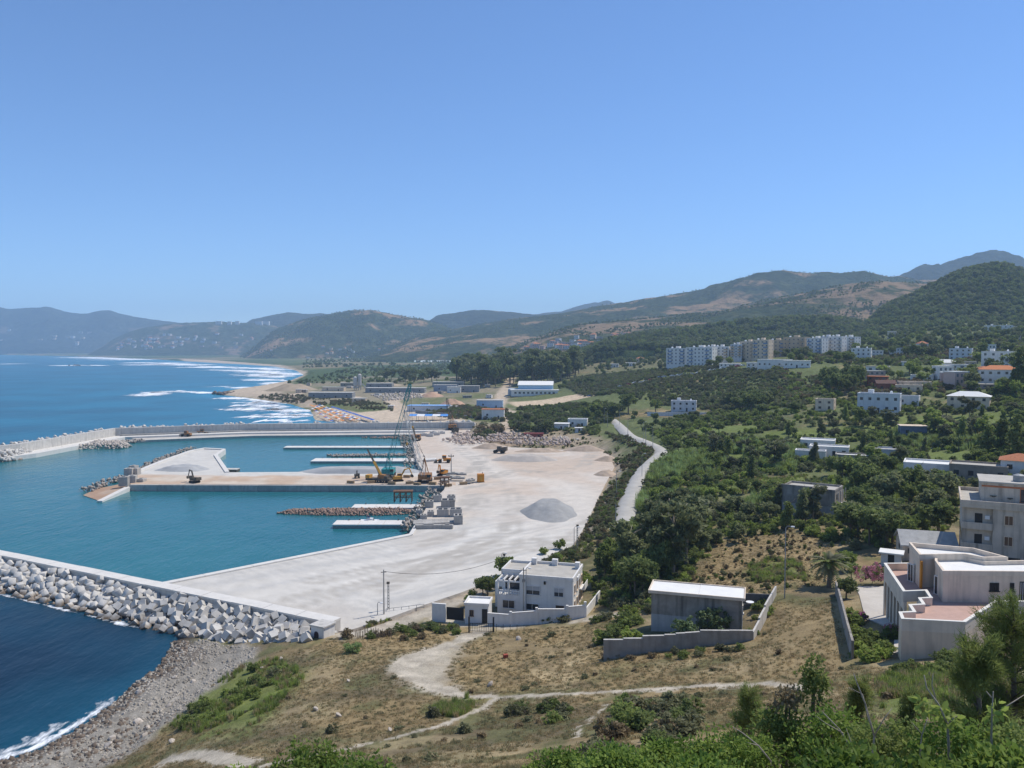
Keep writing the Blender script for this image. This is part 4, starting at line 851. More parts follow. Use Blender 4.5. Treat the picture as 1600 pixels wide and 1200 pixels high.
for i in range(15):
    x, y = P(648+i*4.9, 822-.2*i, 3.0); k = MB().box(-.42, .42, 0, 5.0, 0, .6).build('precast_beam', M_CONCG, None, (x, y, 3.02+.02*(i % 2)), R(6)); tag(k, 'grey precast beam in the row laid flat on the yard by the basin', 'concrete beam', 'row of precast beams on the yard')
solid(670, 826, 3.0, 7.2, 1.3, 1.1, R(3), 'long grey concrete block in front of the row of beams'); solid(699, 826, 3.0, 3.0, 1.4, 1.1, R(-4), 'short grey concrete block in front of the row of beams')
for i in range(9):
    x, y = P(664+i*2.1, 722-.15*i, 3); k = MB(); k.tube([(0, 0, .45), (0, 5, .45)], .45, 8).build('concrete_pipe', M_CONCW, None, (x, y, 3.0), R(10)); tag(COL.objects[-1], 'white concrete pipe in the row near the inner shore', 'concrete pipe', 'row of concrete pipes on the yard')
for px, py, w in [(700, 746, 4), (716, 748, 5), (708, 741, 4.5), (722, 742, 3.6), (694, 752, 3), (733, 752, 2.2), (738, 751, 2.0)]:
    for q in range(2): solid(px, py, 3.0+q*.75, w*(1-.1*q), 2.2, .7, R(ru(-8, 8)), 'grey concrete slab piled near the orange generator', 'concrete slab', 'precast_slab', group='piled slabs near the generator')
for px, py, w, h in [(194, 759, 3.0, 3.2), (207, 755, 2.8, 2.8), (202, 744, 3.0, 3.0), (213, 743, 2.4, 2.8), (221, 754, 2.6, 1.5), (209, 737, 2.6, 2.4)]: solid(px, py, 2.7, w, 2.6, h, R(ru(-15, 15)), 'square grey concrete block stacked at the seaward end of the pier', group='square blocks at the pier end')
for px, py in [(672, 682), (682, 680), (690, 678), (677, 678), (662, 681)]: solid(px, py, 3.0, 3.6, 1.6, 1.4, R(ru(-20, 20)), 'pale slab lying by the sandy track behind the jetties', 'concrete slab', 'precast_slab', M_CONC, 'pale slabs by the sandy track')
# ---- boats
def boat():
    x, y = P(578, 818, SEA); o = empty('motorboat', (x, y, SEA), R(4), label='white motorboat with dark canopy moored at the nearest jetty', cat='boat')
    V = []; st = [(-2.6, .85, .25), (-1.2, 1.0, .1), (.6, .95, .1), (1.8, .65, .2), (2.7, .05, .5)]
    for xx, w, k in st: V += [(xx, -w, .95+k*.4), (xx, -w*.7, .15), (xx, 0, -.25+k*.3), (xx, w*.7, .15), (xx, w, .95+k*.4)]
    F = [(i*5+j, i*5+j+1, (i+1)*5+j+1, (i+1)*5+j) for i in range(4) for j in range(4)]+[(0, 5, 9, 4), (5, 10, 14, 9), (10, 15, 19, 14), (15, 20, 24, 19), (4, 3, 2, 1, 0)]
    m = MB(); m.add(V, F); m.build('hull', M_WHT, o); MB().prism([(-.6, -.7), (.9, -.55), (.9, .55), (-.6, .7)], .98, [1.6, 1.5, 1.5, 1.6]).build('cabin', M_WHT, o); MB().box(-.9, .2, -.8, .8, 2.0, 2.12).build('canopy', mat('navy_cloth', (.02, .025, .05)), o)
    for xx in (-.8, .1):
        for yy in (-.7, .7): MB().tube([(xx, yy, 1.0), (xx, yy, 2.0)], .04, 4).build('post', M_STEEL, o)
    MB().box(-3.0, -2.6, -.25, .25, .1, 1.3).build('outboard_motor', M_BLK, o)
boat()
x, y = P(356, 737, SEA); o = empty('work_barge', (x, y, SEA-.3), R(-2), label='flat pale barge moored behind the head of the central pier', cat='barge'); MB().prism([(-4.2, -1.8), (4.2, -1.8), (4.2, 1.8), (-4.2, 1.8)], -.5, 1.3).build('hull', M_DBRN, o); MB().box(-4.3, 4.3, -1.9, 1.9, 1.3, 1.5).build('deck', M_CONC, o); MB().box(-3.8, -2.6, -1, 1, 1.5, 2.3).build('winch_house', M_RUST, o)
# ================================================================ buildings
WHITE = mat('white_render', (.72, .69, .64), .85, .12, .5, .05, 8, stain=.28)
CREAM = mat('cream_render', (.70, .55, .40), .85, .14, .4, .05, 8, stain=.32)
GREYR = mat('raw_render', (.31, .28, .24), .9, .35, .6, .15, 6, stain=.55)
BLUEW = mat('bluish_render', (.58, .59, .60), .85, .1, .5, .05, 8, stain=.15)
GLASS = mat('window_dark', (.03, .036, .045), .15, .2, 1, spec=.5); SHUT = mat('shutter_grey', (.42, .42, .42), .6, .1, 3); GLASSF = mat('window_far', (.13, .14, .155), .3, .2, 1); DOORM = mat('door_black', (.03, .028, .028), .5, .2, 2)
TILE = mat('red_tile', (.42, .16, .075), .85, .25, 2.0); TERR = mat('pink_terrace', (.47, .31, .25), .85, .12, 1.2, .05, 9); ROOFG = mat('flat_roof', (.43, .40, .345), .9, .18, .6, .1, 6); ROOFW = mat('white_roof', (.74, .72, .67), .8, .08, .6)
WOODF = mat('brown_frame', (.16, .09, .05), .6, .2, 3)
PARA = mat('parapet_render', (.72, .60, .47), .85, .12, .7, .05, 7, stain=.2)
AVOID = []
BALC = [mat('balcony_blue', (.16, .24, .38), .7, .1, 1), mat('balcony_tan', (.46, .34, .23), .7, .1, 1), mat('balcony_grey', (.42, .42, .42), .7, .1, 1)]
def avoid(x, y, r): AVOID.append((x, y, r))
_wm = {}
def win_meshes(w, h, d=.10):
    k = (round(w, 2), round(h, 2))
    if k not in _wm:
        f = MB(); f.box(-w/2, -w/2+.09, -d, .06, 0, h); f.box(w/2-.09, w/2, -d, .06, 0, h); f.box(-w/2+.09, w/2-.09, -d, .06, h-.09, h); f.box(-w/2-.08, w/2+.08, -d-.1, .06, -.1, 0); f.box(-.03, .03, -d*.7, .0, .0, h-.09)
        p = MB().box(-w/2+.09, w/2-.09, -.025, .03, 0, h-.09); s = MB().box(-w/2+.09, w/2-.09, -d*.6, -.03, h*.45, h-.09)
        _wm[k] = (f, p, s, {})
    return _wm[k]
def window(parent, x, y, z, rz, w=1.1, h=1.2, fm=None, pane=None, shutter=None, name='window', simple=False):
    f, p, s, c = win_meshes(w, h); fm = fm or WHITE; pane = pane or GLASS
    if simple:
        if ('s', pane.name) not in c: c[('s', pane.name)] = MB().box(-w/2, w/2, -.03, .05, 0, h).mesh(name, pane)
        return link(name, c[('s', pane.name)], parent, (x, y, z), rz)
    for key, mb, m in (('f'+fm.name, f, fm), ('p'+pane.name, p, pane)):
        if key not in c: c[key] = mb.mesh(name, m)
    o = link(name, c['f'+fm.name], parent, (x, y, z), rz); link('pane', c['p'+pane.name], o)
    if shutter:
        if 'h'+shutter.name not in c: c['h'+shutter.name] = s.mesh('shutter', shutter)
        link('shutter', c['h'+shutter.name], o)
    return o
def house(px, py, w, dep, h, label, rz=0, storeys=1, wall=None, roof=None, style='flat', cols=None, name='house', cat='house', d=None, simple=True, par=.5, door=True, group=None, side=True, wm=None, zdrop=1.5):
    """front wall centre stands at the photo pixel; local -y looks at the camera"""
    if d: x, y, z = PD(px, py, d)
    else: x, y, z = G(px, py)
    rz = rz-math.atan2(x, y)*.9 if name in ('house', 'apartment_block') else rz
    wall = wall or WHITE; roof = roof or ROOFG; cx = x-math.sin(rz)*dep/2; cy = y+math.cos(rz)*dep/2
    o = empty(name, (cx, cy, z), rz, label=label, cat=cat, group=group); avoid(cx, cy, max(w, dep)*.62)
    W, D = w/2, dep/2; MB().box(-W, W, -D, D, -zdrop, h).build('wall', wall, o)
    if style == 'flat':
        MB().box(-W+.28, W-.28, -D+.28, D-.28, h, h+.06).build('roof', roof, o); m = MB(); ring(m, [(-W-.06, -D-.06), (W+.06, -D-.06), (W+.06, D+.06), (-W-.06, D+.06)], .3, h, h+par); m.build('parapet', wall, o)
    elif style == 'slab': MB().box(-W-.35, W+.35, -D-.35, D+.35, h, h+.25).build('roof', roof, o)
    elif style == 'gable':
        r = MB(); e = .4; hh = D*.55; r.xprism([(-D-e, h-.1), (0, h+hh), (D+e, h-.1), (D+e, h+.1), (0, h+hh+.2), (-D-e, h+.1)], -W-e, W+e); r.build('roof', roof, o); g = MB(); g.xprism([(-D, h), (D, h), (0, h+hh-.05)], -W, W); g.build('gable', wall, o)
    elif style == 'hip':
        e = .5; hh = min(W, D)*.45; r = MB(); k = max(W-D, .2)
        r.add([(-W-e, -D-e, h), (W+e, -D-e, h), (W+e, D+e, h), (-W-e, D+e, h), (-k, 0, h+hh), (k, 0, h+hh)], [(3, 2, 1, 0), (0, 1, 5, 4), (2, 3, 4, 5), (1, 2, 5), (3, 0, 4)]); r.build('roof', roof, o)
    if style == 'flat' and w > 8.5 and name == 'house' and storeys > 1 and py < 660:
        tank(o, W*.55, D*.2, h+.06, r=.5); MB().box(-W*.55, -W*.55+2.2, 0, D*.7, h+.06, h+1.9).build('roof_hut', wall, o); MB().tube([(W*.1, D*.5, h), (W*.1, D*.5, h+2.4)], .04, 4).build('antenna', M_STEEL, o)
    if name == 'apartment_block':
        MB().box(-W*.2, W*.2, -1, 2.5, h, h+2.2).build('stair_tower', wall, o); tank(o, -W*.6, 0, h+.06, r=.9, h=1.4)
        for s_ in range(1, storeys):
            for sx in (-.62, .62): MB().box(sx*W-1.6, sx*W+1.6, -D-1.2, -D, s_*h/storeys-.1, s_*h/storeys+.95).build('balcony', BALC[int(px) % 3], o)
        for sx in (-1, 1): MB().box(sx*W-.15 if sx > 0 else sx*W-.12, sx*W+.12 if sx > 0 else sx*W+.15, -D-.12, -D+.6, -2, h+.3).build('corner_pier', wall, o)
    n = cols if cols is not None else max(1, int(w/3.2)); fh = h/storeys
    for s in range(storeys):
        for c in range(n):
            xx = -W+w*(c+.5)/n
            if s == 0 and door and c == n//2: window(o, xx, -D, .05, 0, 1.0, 2.1, pane=DOORM, simple=True, name='door'); continue
            window(o, xx, -D, s*fh+fh*.36, 0, min(1.2, w/n*.5), min(1.25, fh*.42), pane=wm, simple=simple, shutter=None if simple else SHUT)
        if side:
            for sx in (-1, 1):
                for c in range(max(1, int(dep/4))): window(o, sx*W, -D+dep*(c+.5)/max(1, int(dep/4)), s*fh+fh*.36, R(90)*sx, 1.0, min(1.2, fh*.42), pane=wm, simple=simple)
    return o
def tank(o, x, y, z, m=None, r=.55, h=1.2): MB().lathe([(r*.9, 0), (r, .1), (r, h), (r*.5, h+.2)], 12, (x, y, z)).build('water_tank', m or M_WHT, o)

# ---- white villa by the yard
def villa():
    x, y = 6.0, 134.5; z = 5.0; o = empty('villa', (x, y, z), R(-15), label='white two storey villa with flat roof terraces beside the sandy yard', cat='house'); avoid(x, y, 12)
    W = WHITE
    MB().prism([(-4.6, -1), (4.6, -1), (4.6, 8.2), (-4.6, 8.2)], -1.5, 6.1).build('wall', W, o)
    m = MB(); ring(m, [(-4.7, -1.1), (4.7, -1.1), (4.7, 8.3), (-4.7, 8.3)], .25, 6.1, 6.65); m.build('parapet', W, o); MB().box(-4.4, 4.4, -.8, 8.0, 6.1, 6.2).build('roof', ROOFG, o)
    MB().box(-8.6, -4.6, 2.2, 8.2, -1.5, 6.0).build('side_wing', W, o); m = MB(); ring(m, [(-8.7, 2.1), (-4.65, 2.1), (-4.65, 8.3), (-8.7, 8.3)], .22, 6.0, 6.5); m.build('parapet', W, o); MB().box(-8.4, -4.7, 2.4, 8.0, 6.0, 6.08).build('roof', ROOFG, o)
    MB().box(-8.6, -4.6, -.8, 2.2, -1.5, 2.9).build('terrace', W, o)
    for i in range(5): MB().box(-8.5+i*.95, -8.3+i*.95, -.9, 2.3, 5.35, 5.6).build('pergola_beam', W, o)
    MB().box(-8.7, -4.5, -.95, -.7, 5.1, 5.35).build('lintel', W, o); MB().box(-8.7, -4.5, -.9, -.78, 3.55, 3.7).build('handrail', W, o)
    for xx in (-8.55, -6.6): MB().box(xx-.16, xx+.16, -.95, -.63, 2.9, 5.1).build('column', W, o)
    for i in range(12): MB().lathe([(.06, 0), (.11, .2), (.06, .45), (.09, .65)], 6, (-8.3+i*.32, -.84, 2.9)).build('baluster', W, o)
    MB().box(-8.0, -5.2, 2.15, 2.2, 3.0, 5.1).build('terrace_door', GLASS, o); MB().box(-10.4, -8.6, 4.0, 7.5, -1.5, 3.6).build('annexe', W, o); window(o, -9.5, 4.0, 1.6, 0, .9, 1.2)
    for xx, w in ((-2.3, 2.6), (2.2, 1.7)):
        window(o, xx, -1, 3.35, 0, w, 1.5, shutter=SHUT)
    window(o, -2.4, -1, .7, 0, 2.4, 1.1); window(o, 2.4, -1, .7, 0, 1.4, 1.1, fm=WOODF); window(o, -6.6, -.8, .6, 0, 2.2, 1.4)
    for yy in (.6, 2.9, 5.2, 7.2):
        for zz in (.9, 3.6): window(o, 4.6, yy, zz, R(90), 1.1, 1.5, fm=CREAM)
    MB().box(4.6, 5.6, 5.0, 8.0, 2.9, 3.1).build('balcony', W, o); MB().box(5.5, 5.6, 5.0, 8.0, 3.1, 4.0).build('balcony_rail', W, o)
    for a, b_, c, d_ in ((3.6, 4.4, 6.2, 7.2), (-4.5, -3.6, 7.2, 8.2), (-.8, .2, 7.4, 8.2)): MB().box(a, b_, c, d_, 6.2, 7.3).build('chimney', W, o)
    for xx, zz in ((-.2, 5.5), (-3.9, 5.6)): MB().cbox((xx, -1.12, zz), (.3, .2, .5)).build('lantern', DOORM, o)
    for yy in (3.0, 4.1): MB().cbox((4.72, yy, 5.5), (.25, .8, .6)).build('air_conditioner', M_WHT, o)
    # perimeter wall, gatehouse
    w = empty('garden_wall', (0, 0, 0), label='curving low white wall in front of the white villa', cat='wall')
    pts = [(-4.0, 129.2, 1.9), (-.2, 128.3, 1.9), (4.0, 128.0, 2.3), (9.0, 128.6, 2.1), (12.0, 129.4, 2.1)]
    for (x0, y0, h0), (x1, y1, h1) in zip(pts, pts[1:]):
        zb = min(hz(x0, y0), hz(x1, y1))-.5; zt = hz((x0+x1)/2, (y0+y1)/2); p = strip_poly([(x0, y0), (x1, y1)], -.1, .1); MB().prism(p, zb, [zt+h0, zt+h1, zt+h1, zt+h0]).build('wall_panel', W, w); p = strip_poly([(x0, y0), (x1, y1)], -.17, .17); MB().prism(p, [zt+h0, zt+h1, zt+h1, zt+h0], [zt+h0+.1, zt+h1+.1, zt+h1+.1, zt+h0+.1]).build('coping', W, w)
    for x0, y0, h0 in pts[1:]: zt = hz(x0, y0); MB().box(x0-.2, x0+.2, y0-.2, y0+.2, zt-.5, zt+h0+.45).build('pillar', W, w)
    p = strip_poly([(12.0, 129.4), (15.5, 139.5)], -.1, .1); MB().prism(p, 3, 7.4).build('wall_panel', W, w)
    g = empty('gatehouse', (-5.8, 130.4, 5.0), R(-8), label='small white gatehouse with black door beside the villa wall', cat='gatehouse')
    MB().box(-2.0, 1.9, 0, 3.6, -1, 2.7).build('wall', W, g); MB().box(-1.9, 1.8, .1, 3.5, 2.7, 2.76).build('roof', ROOFW, g); m = MB(); ring(m, [(-2.15, -.15), (2.05, -.15), (2.05, 3.75), (-2.15, 3.75)], .25, 2.65, 3.05); m.build('parapet', W, g); MB().box(.85, 1.75, -.05, .05, -.3, 2.1).build('door', DOORM, g); window(g, -.9, 0, .9, 0, .7, .95, fm=WOODF)
    MB().box(2.1, 2.5, -.35, -.1, .6, 1.2).build('letter_box', DOORM, g)
    g = empty('driveway_gate', (-9.5, 131.6, 4.8), R(-14), label='dark solid driveway gate beside the white villa gatehouse', cat='gate'); MB().box(-1.5, 1.5, 0, .08, 0, 2.1).build('gate_leaf', DOORM, g); MB().box(-4.0, -1.6, -.2, .2, -1, 2.6).build('pillar', W, g)
villa()
def picket_gate():
    x, y, z = G(752, 988); o = empty('iron_gate', (x, y, z), R(-4), label='black iron bar gate across the dirt path below the villa', cat='gate')
    for xx in (-1.95, 1.95): MB().box(xx-.12, xx+.12, -.12, .12, -.3, 2.5).build('post', DOORM, o)
    for i in range(13): MB().box(-1.7+i*.285-.025, -1.7+i*.285+.025, -.02, .02, .1, 1.5).build('bar', DOORM, o)
    for zz in (.15, 1.4): MB().box(-1.8, 1.8, -.035, .035, zz, zz+.07).build('rail', DOORM, o)
    for i in range(5): MB().box(2.4+i*1.1-.03, 2.4+i*1.1+.03, -.03, .03, -.3, 1.4).build('bar', DOORM, o)
picket_gate()
def guard_rail():
    x, y, z = G(634, 957); o = empty('steel_railing', (x, y, z), R(22), label='grey steel tube railing at the head of the lane by the utility pole', cat='railing')
    for i in range(6): MB().tube([(-3.6+i*1.4, 0, -.2), (-3.6+i*1.4, 0, 1.1)], .05, 5).build('post', M_STEEL, o)
    for zz in (.55, 1.1): MB().tube([(-3.6, 0, zz), (3.4, 0, zz)], .05, 5).build('rail', M_STEEL, o)
guard_rail()
def stake_fence():
    o = empty('stake_fence', (0, 0, 0), label='ragged wooden stake fence between dry grass and the sandy lane', cat='fence')
    for i in range(30):
        x, y, z = G(556+i*1.9+ru(-.6, .6), 998-ru(0, 5)); MB().tube([(x, y, z-.2), (x+ru(-.15, .15), y, z+ru(.9, 1.7))], [.06, .04], 4).build('stake', mat('old_wood', (.20, .155, .11), .9, .3, 3), o)
stake_fence()

# ---- grey shed with white roof, stepped walls
def shed():
    x, y = P(1087, 990, 10.8); z = 10.6; o = empty('shed_house', (x, y, z), R(-17), label='raw grey two storey shed with white flat roof behind the stepped wall', cat='house'); avoid(x, y+2, 9); w = 6.1
    MB().box(-w, w, 0, 4.6, -1.5, 5.5).build('wall', GREYR, o); MB().box(-w-.35, .3, -.35, 4.9, 5.5, 5.66).build('roof', ROOFW, o); MB().box(.32, w+.35, -.35, 4.9, 5.5, 5.68).build('roof', ROOFW, o)
    m = MB(); ring(m, [(-w-.4, -.4), (w+.4, -.4), (w+.4, 4.95), (-w-.4, 4.95)], .16, 5.42, 5.82); m.build('roof_edge', PARA, o)
    MB().box(w, w+.03, .2, 4.4, .0, 5.3).build('end_wall', WHITE, o); window(o, w+.03, 1.4, 3.2, R(90), .8, 1.2); window(o, w+.03, 3.3, .1, R(90), 1.0, 2.0, pane=DOORM, simple=True, name='door'); MB().box(-w, .2, -.03, 0, -.4, 2.4).build('plaster_patch', mat('pale_plaster', (.42, .41, .39), .9, .2, .6, stain=.3), o)
    MB().lathe([(.05, 0), (.5, .15), (.55, .25)], 14, (w+1.0, 1.5, 4.6)).build('satellite_dish', M_WHT, o); MB().tube([(w, 1.5, 4.4), (w+1.0, 1.5, 4.6)], .04, 4).build('dish_bracket', M_STEEL, o)
    sw = empty('block_wall', (0, 0, 0), label='stepped grey block wall in front of the raw grey shed', cat='wall')
    XS = [(943, 1030, 1007), (974, 1027, 1005), (1004, 1024, 1001), (1038, 1020, 999), (1056, 1018, 997), (1070, 1016, 996), (1094, 1012, 992), (1140, 1008, 992), (1176, 1005, 991)]
    gm = mat('block_wall_grey', (.33, .31, .275), .92, .22, .8, .2, 5, stain=.25)
    for (a, b0, t0), (a2, b2, t2) in zip(XS, XS[1:]):
        p0 = P(a, b0, 10.2+(a-943)*.008); p1 = P(a2, b2, 10.2+(a2-943)*.008); zt = CAM_H-(p0[1])*((t0-545)/FPX)*.999; p = strip_poly([p0, p1], -.12, .12); MB().prism(p, 7, zt).build('wall_panel', gm, sw); MB().prism(strip_poly([p0, p1], -.16, .16), zt, zt+.1).build('coping', M_CONC, sw)
    p0 = P(1176, 1005, 12.1); p1 = P(1195, 965, 12.4); p2 = P(1212, 930, 12.8); lw = empty('boundary_wall', (0, 0, 0), label='pale grey boundary wall running back beside the dry field', cat='wall')
    for a, b_, zt in ((p0, ((p0[0]+p1[0])/2, (p0[1]+p1[1])/2), 13.6), (((p0[0]+p1[0])/2, (p0[1]+p1[1])/2), p1, 13.9), (p1, p2, 14.2)): MB().prism(strip_poly([a, b_], -.12, .12), 9, zt).build('wall_panel', M_CONC, lw)
    bs = empty('dark_shelter', (*P(1184, 948, 12), 11.6), R(-6), label='low dark walled enclosure behind the grey shed', cat='shelter'); MB().box(-2.2, 2.0, 0, .2, -.5, 2.3).build('back_wall', mat('dark_render', (.16, .15, .14)), bs); MB().box(-4.2, -2.2, 0, .2, -.5, 2.4).build('side_wall', CREAM, bs)
shed()

# ---- near villa at the right: terraces, arcade, upper block
def near_villa():
    o = empty('villa', (46, 84, 20), label='large cream villa with pink roof terraces and stepped parapets', cat='house'); avoid(46, 80, 6); avoid(53, 84, 9); avoid(49, 93, 5); avoid(41, 77.5, 3.2); rl = lambda p: [(a-46, b-84) for a, b in p]
    F = rl([(37.5, 75.9), (43.1, 75.0), (49.9, 81.2), (62, 81.0), (62, 96), (48.2, 96), (45.1, 95.9), (41.9, 84.6), (44.4, 84.9), (43.7, 82.6), (42.4, 82.4), (41.8, 80.4), (40.3, 80.2), (39.7, 78.1), (38.2, 77.9)])
    low = rl([(37.5, 75.9), (43.1, 75.0), (49.9, 81.2), (62, 81.0), (62, 96), (49.6, 96), (46.4, 86), (44.6, 84.6), (43.7, 82.6), (42.4, 82.4), (41.8, 80.4), (40.3, 80.2), (39.7, 78.1), (38.2, 77.9)])
    MB().prism(low, -5.5, 2.9).build('wall', CREAM, o); MB().prism(F, 2.9, 3.2).build('terrace_slab', PARA, o); MB().prism(offset_poly(F, .2), 3.2, 3.23).build('terrace_floor', TERR, o)
    m = MB(); ring(m, F, .22, 3.2, 4.0); m.build('parapet', PARA, o)
    m = MB(); ring(m, offset_poly(F, -.05), .32, 4.0, 4.08); m.build('coping', mat('coping_cream', (.70, .66, .58), .8, .08, .8), o)
    a, b_ = Vector((41.9-46, 84.6-84)), Vector((45.1-46, 95.9-84))
    for i in range(7):
        p = a.lerp(b_, i/6)+Vector((.2, 0)); MB().box(p.x-.14, p.x+.14, p.y-.14, p.y+.14, -5.5, 2.9).build('column', PARA, o)
    MB().prism(strip_poly([tuple(a+Vector((.05, 0))), tuple(b_+Vector((.05, 0)))], -.3, .0), 2.0, 2.9).build('arcade_beam', PARA, o)
    for i in range(5):
        p = Vector((46.4-46, 86-84)).lerp(Vector((49.6-46, 96-84)), (i+.5)/5); window(o, p.x-.02, p.y, -2.6, R(-73), 1.3, 2.0, fm=WHITE)
    # upper block
    U1 = rl([(45.5, 83.5), (62, 83.1), (62, 88), (52.2, 87.4), (50.9, 89.2), (47.6, 89.0), (46.9, 87.7)]); U2 = rl([(45.7, 88.7), (50.9, 89.0), (52.2, 87.5), (54.8, 87.6), (53.4, 91.6), (47.3, 94.3)])
    UP = mat('villa_upper', (.70, .57, .44), .85, .14, .5, .05, 7, stain=.28)
    MB().prism(U1, 3.2, 6.1).build('upper_wall', UP, o); m = MB(); ring(m, offset_poly(U1, -.05), .26, 6.1, 6.6); m.build('parapet', PARA, o); MB().prism(offset_poly(U1, .1), 6.1, 6.16).build('roof', ROOFW, o)
    MB().prism(U2, 3.2, 6.4).build('upper_wall', UP, o); m = MB(); ring(m, offset_poly(U2, -.05), .26, 6.4, 7.0); m.build('parapet', PARA, o); MB().prism(offset_poly(U2, .1), 6.4, 6.46).build('roof', ROOFW, o)
    for xx in (4.6, 5.1, 6.7): window(o, xx, -.66, 4.5, R(-1.4), .42, .85, fm=DOORM)
    m = MB()
    for i in range(6): m.box(7.6+i*.22, 7.64+i*.22, -.75, -.7, 3.4, 5.4)
    window(o, 8.1, -.7, 3.3, R(-1.4), 1.2, 2.2, pane=DOORM, simple=True, name='door'); m.build('door_grille', M_WHT, o)
    window(o, .45, 2.2, 3.25, R(-72), .9, 2.0, fm=WHITE); window(o, .0, 7.2, 3.25, R(-74), .9, 2.0, fm=WHITE); MB().box(-.35, -.15, 4.3, 4.6, 3.2, 6.3).build('downpipe', M_ORG, o)
    # paved court, garden wall
    pv = GN([(1338, 917), (1388, 917), (1410, 940), (1428, 985), (1412, 1020), (1396, 1022), (1398, 985), (1352, 968)])
    tag(gridded(pv, 1.5, lambda X, Y: H0(X, Y)+.12, lambda x, y: np.array((.52, .47, .40))*(.85+.3*fbm(x/1.5, y/1.5, 7)[:, None]), 'courtyard_paving', M_YARD, zbot=10), kind='structure')
    gw = empty('boundary_wall', (0, 0, 0), label='tall dark boundary wall between the dry field and the flowering garden', cat='wall'); ps = [G(1306, 928), G(1312, 950), G(1318, 975), G(1324, 1000), G(1332, 1030)]
    for (x0, y0, z0), (x1, y1, z1) in zip(ps, ps[1:]): MB().prism(strip_poly([(x0, y0), (x1, y1)], -.12, .12), min(z0, z1)-.6, [z0+1.9, z1+1.9, z1+1.9, z0+1.9]).build('wall_panel', GREYR, gw)
near_villa()

# ---- four storey block
def flats():
    x, y, z = 74.6, 131.5, 13.6; o = empty('apartment_building', (x, y, z), R(-28), label='grey cream four storey block with balconies and dark garages at the frame edge', cat='building'); avoid(x+10, y+6, 14); W = mat('flats_render', (.56, .475, .38), .88, .18, .4, .05, 6, stain=.42); L = 26
    MB().box(0, L, .9, 14, -3, 10.8).build('wall', W, o)
    for i in range(4): # bays proud of the loggias
        x0 = 4.4+i*7.0; MB().box(x0, x0+4.4, 0, .9, -3, 10.8).build('bay_wall', W, o)
        for s in (1, 2): window(o, x0+2.2, 0, 3.6*s+.9-.2*(s-1), 0, 1.25, 1.5, fm=CREAM, pane=WOODF)
    for i in range(4):
        x0 = -.0+i*7.0 if i else 0.0; x1 = x0+(4.4 if i == 0 else 2.6); x0 = x0 if i == 0 else x0+1.8
        for s in (1, 2):
            zz = 3.45*s; MB().box(x0-.1, x1-.02 if i == 0 else x1+1.75, -.1, .9, zz-.18, zz).build('balcony_floor', W, o); MB().box(x0-.1, x1-.02 if i == 0 else x1+1.75, -.12, .0, zz, zz+.95).build('balcony_parapet', W, o); window(o, x0+2.4 if i == 0 else x0+1.2, .9, zz+.05, 0, 1.1, 2.3, pane=DOORM, simple=True, name='door'); MB().box(x0+3.3, x0+4.0, .55, .9, zz+1.5, zz+2.1).build('air_conditioner', M_WHT, o)
    MB().box(-.25, L, -.3, .95, 10.3, 10.8).build('cornice', W, o); m = MB(); ring(m, [(-.3, -.35), (L+.3, -.35), (L+.3, 14.3), (-.3, 14.3)], .25, 10.8, 11.5); m.build('parapet', W, o); MB().box(0, L, 0, 14, 10.8, 10.88).build('roof', ROOFG, o)
    for x0 in (1.0, 5.2, 9.6, 13.8): MB().box(x0, x0+3.1, -.03 if x0 > 4.4 else .86, .95 if x0 < 4.4 else .1, -.2, 2.6).build('garage_door', DOORM, o)
    for i in range(7): MB().box(-.05, .0, 1.5+i*1.8, 2.5+i*1.8, 4.4, 5.8).build('window', GLASS, o)
    p = MB().box(2.8, L, 4.5, 13, 10.88, 13.9).build('penthouse', W, o); MB().box(2.5, L, 4.2, 13.3, 13.9, 14.15).build('roof_slab', ROOFG, p); MB().box(2.9, L, 4.44, 4.5, 13.2, 13.5).build('trim', TILE, p)
    window(o, 9.2, 4.5, 11.0, 0, 1.6, 2.2, fm=TILE); tank(o, 8.4, 7, 14.15, M_STEEL, .9, 1.0); MB().lathe([(.1, 0), (.55, .2)], 12, (4.6, 4.2, 11.6)).build('satellite_dish', M_DBRN, o); MB().lathe([(.1, 0), (.45, .2)], 12, (7.0, 4.2, 11.4)).build('satellite_dish', M_DBRN, o)
flats()

# ---- houses on the hillside
o = house(1262, 806, 12.0, 8, 6.2, 'raw grey two storey house among the green shrubs', R(-16), 2, GREYR, ROOFG, cols=0, side=True, door=False, zdrop=2)
MB().box(-6.0, 6.0, -4.04, -4.0, -2, 2.7).build('lower_wall', mat('pale_plaster', (.42, .41, .39), .9, .2, .6, stain=.3), o); MB().box(-6.15, 6.15, -4.15, 4.15, 2.75, 3.0).build('floor_band', GREYR, o); MB().box(6.02, 6.9, -4.0, 4.0, 2.8, 2.95).build('balcony', M_CONC, o); MB().box(-6.2, 1.0, -4.1, -3.7, 6.65, 7.0).build('raised_parapet', GREYR, o)
for k in range(4): MB().box(6.6, 6.8, -3.9+k*2.5, -3.7+k*2.5, -1.5, 6.2).build('column', M_CONC, o)
o = house(1277, 703, 12, 8, 3.2, 'white flat roofed house, rear one of the white cluster in the reeds', R(-5), 1, WHITE, ROOFW)
house(1295, 714, 13, 7, 3.2, 'white flat roofed house, front one of the white cluster in the reeds', R(-5), 1, WHITE, ROOFW)
house(1266, 716, 10, 5, 2.2, 'low white outbuilding at the foot of the white house cluster', R(-5), 1, WHITE, ROOFW, cols=1)
house(1334, 727, 11, 6, 2.8, 'long low grey house beside the pale bluish house', R(-3), 1, GREYR, ROOFW)
house(1384, 724, 9, 7, 4.0, 'pale bluish house with flat roof beside the low grey one', R(-3), 1, BLUEW, ROOFG)
house(1450, 750, 12, 9, 4.0, 'white house with wide flat roof behind the dark trees', R(-4), 1, WHITE, ROOFW)
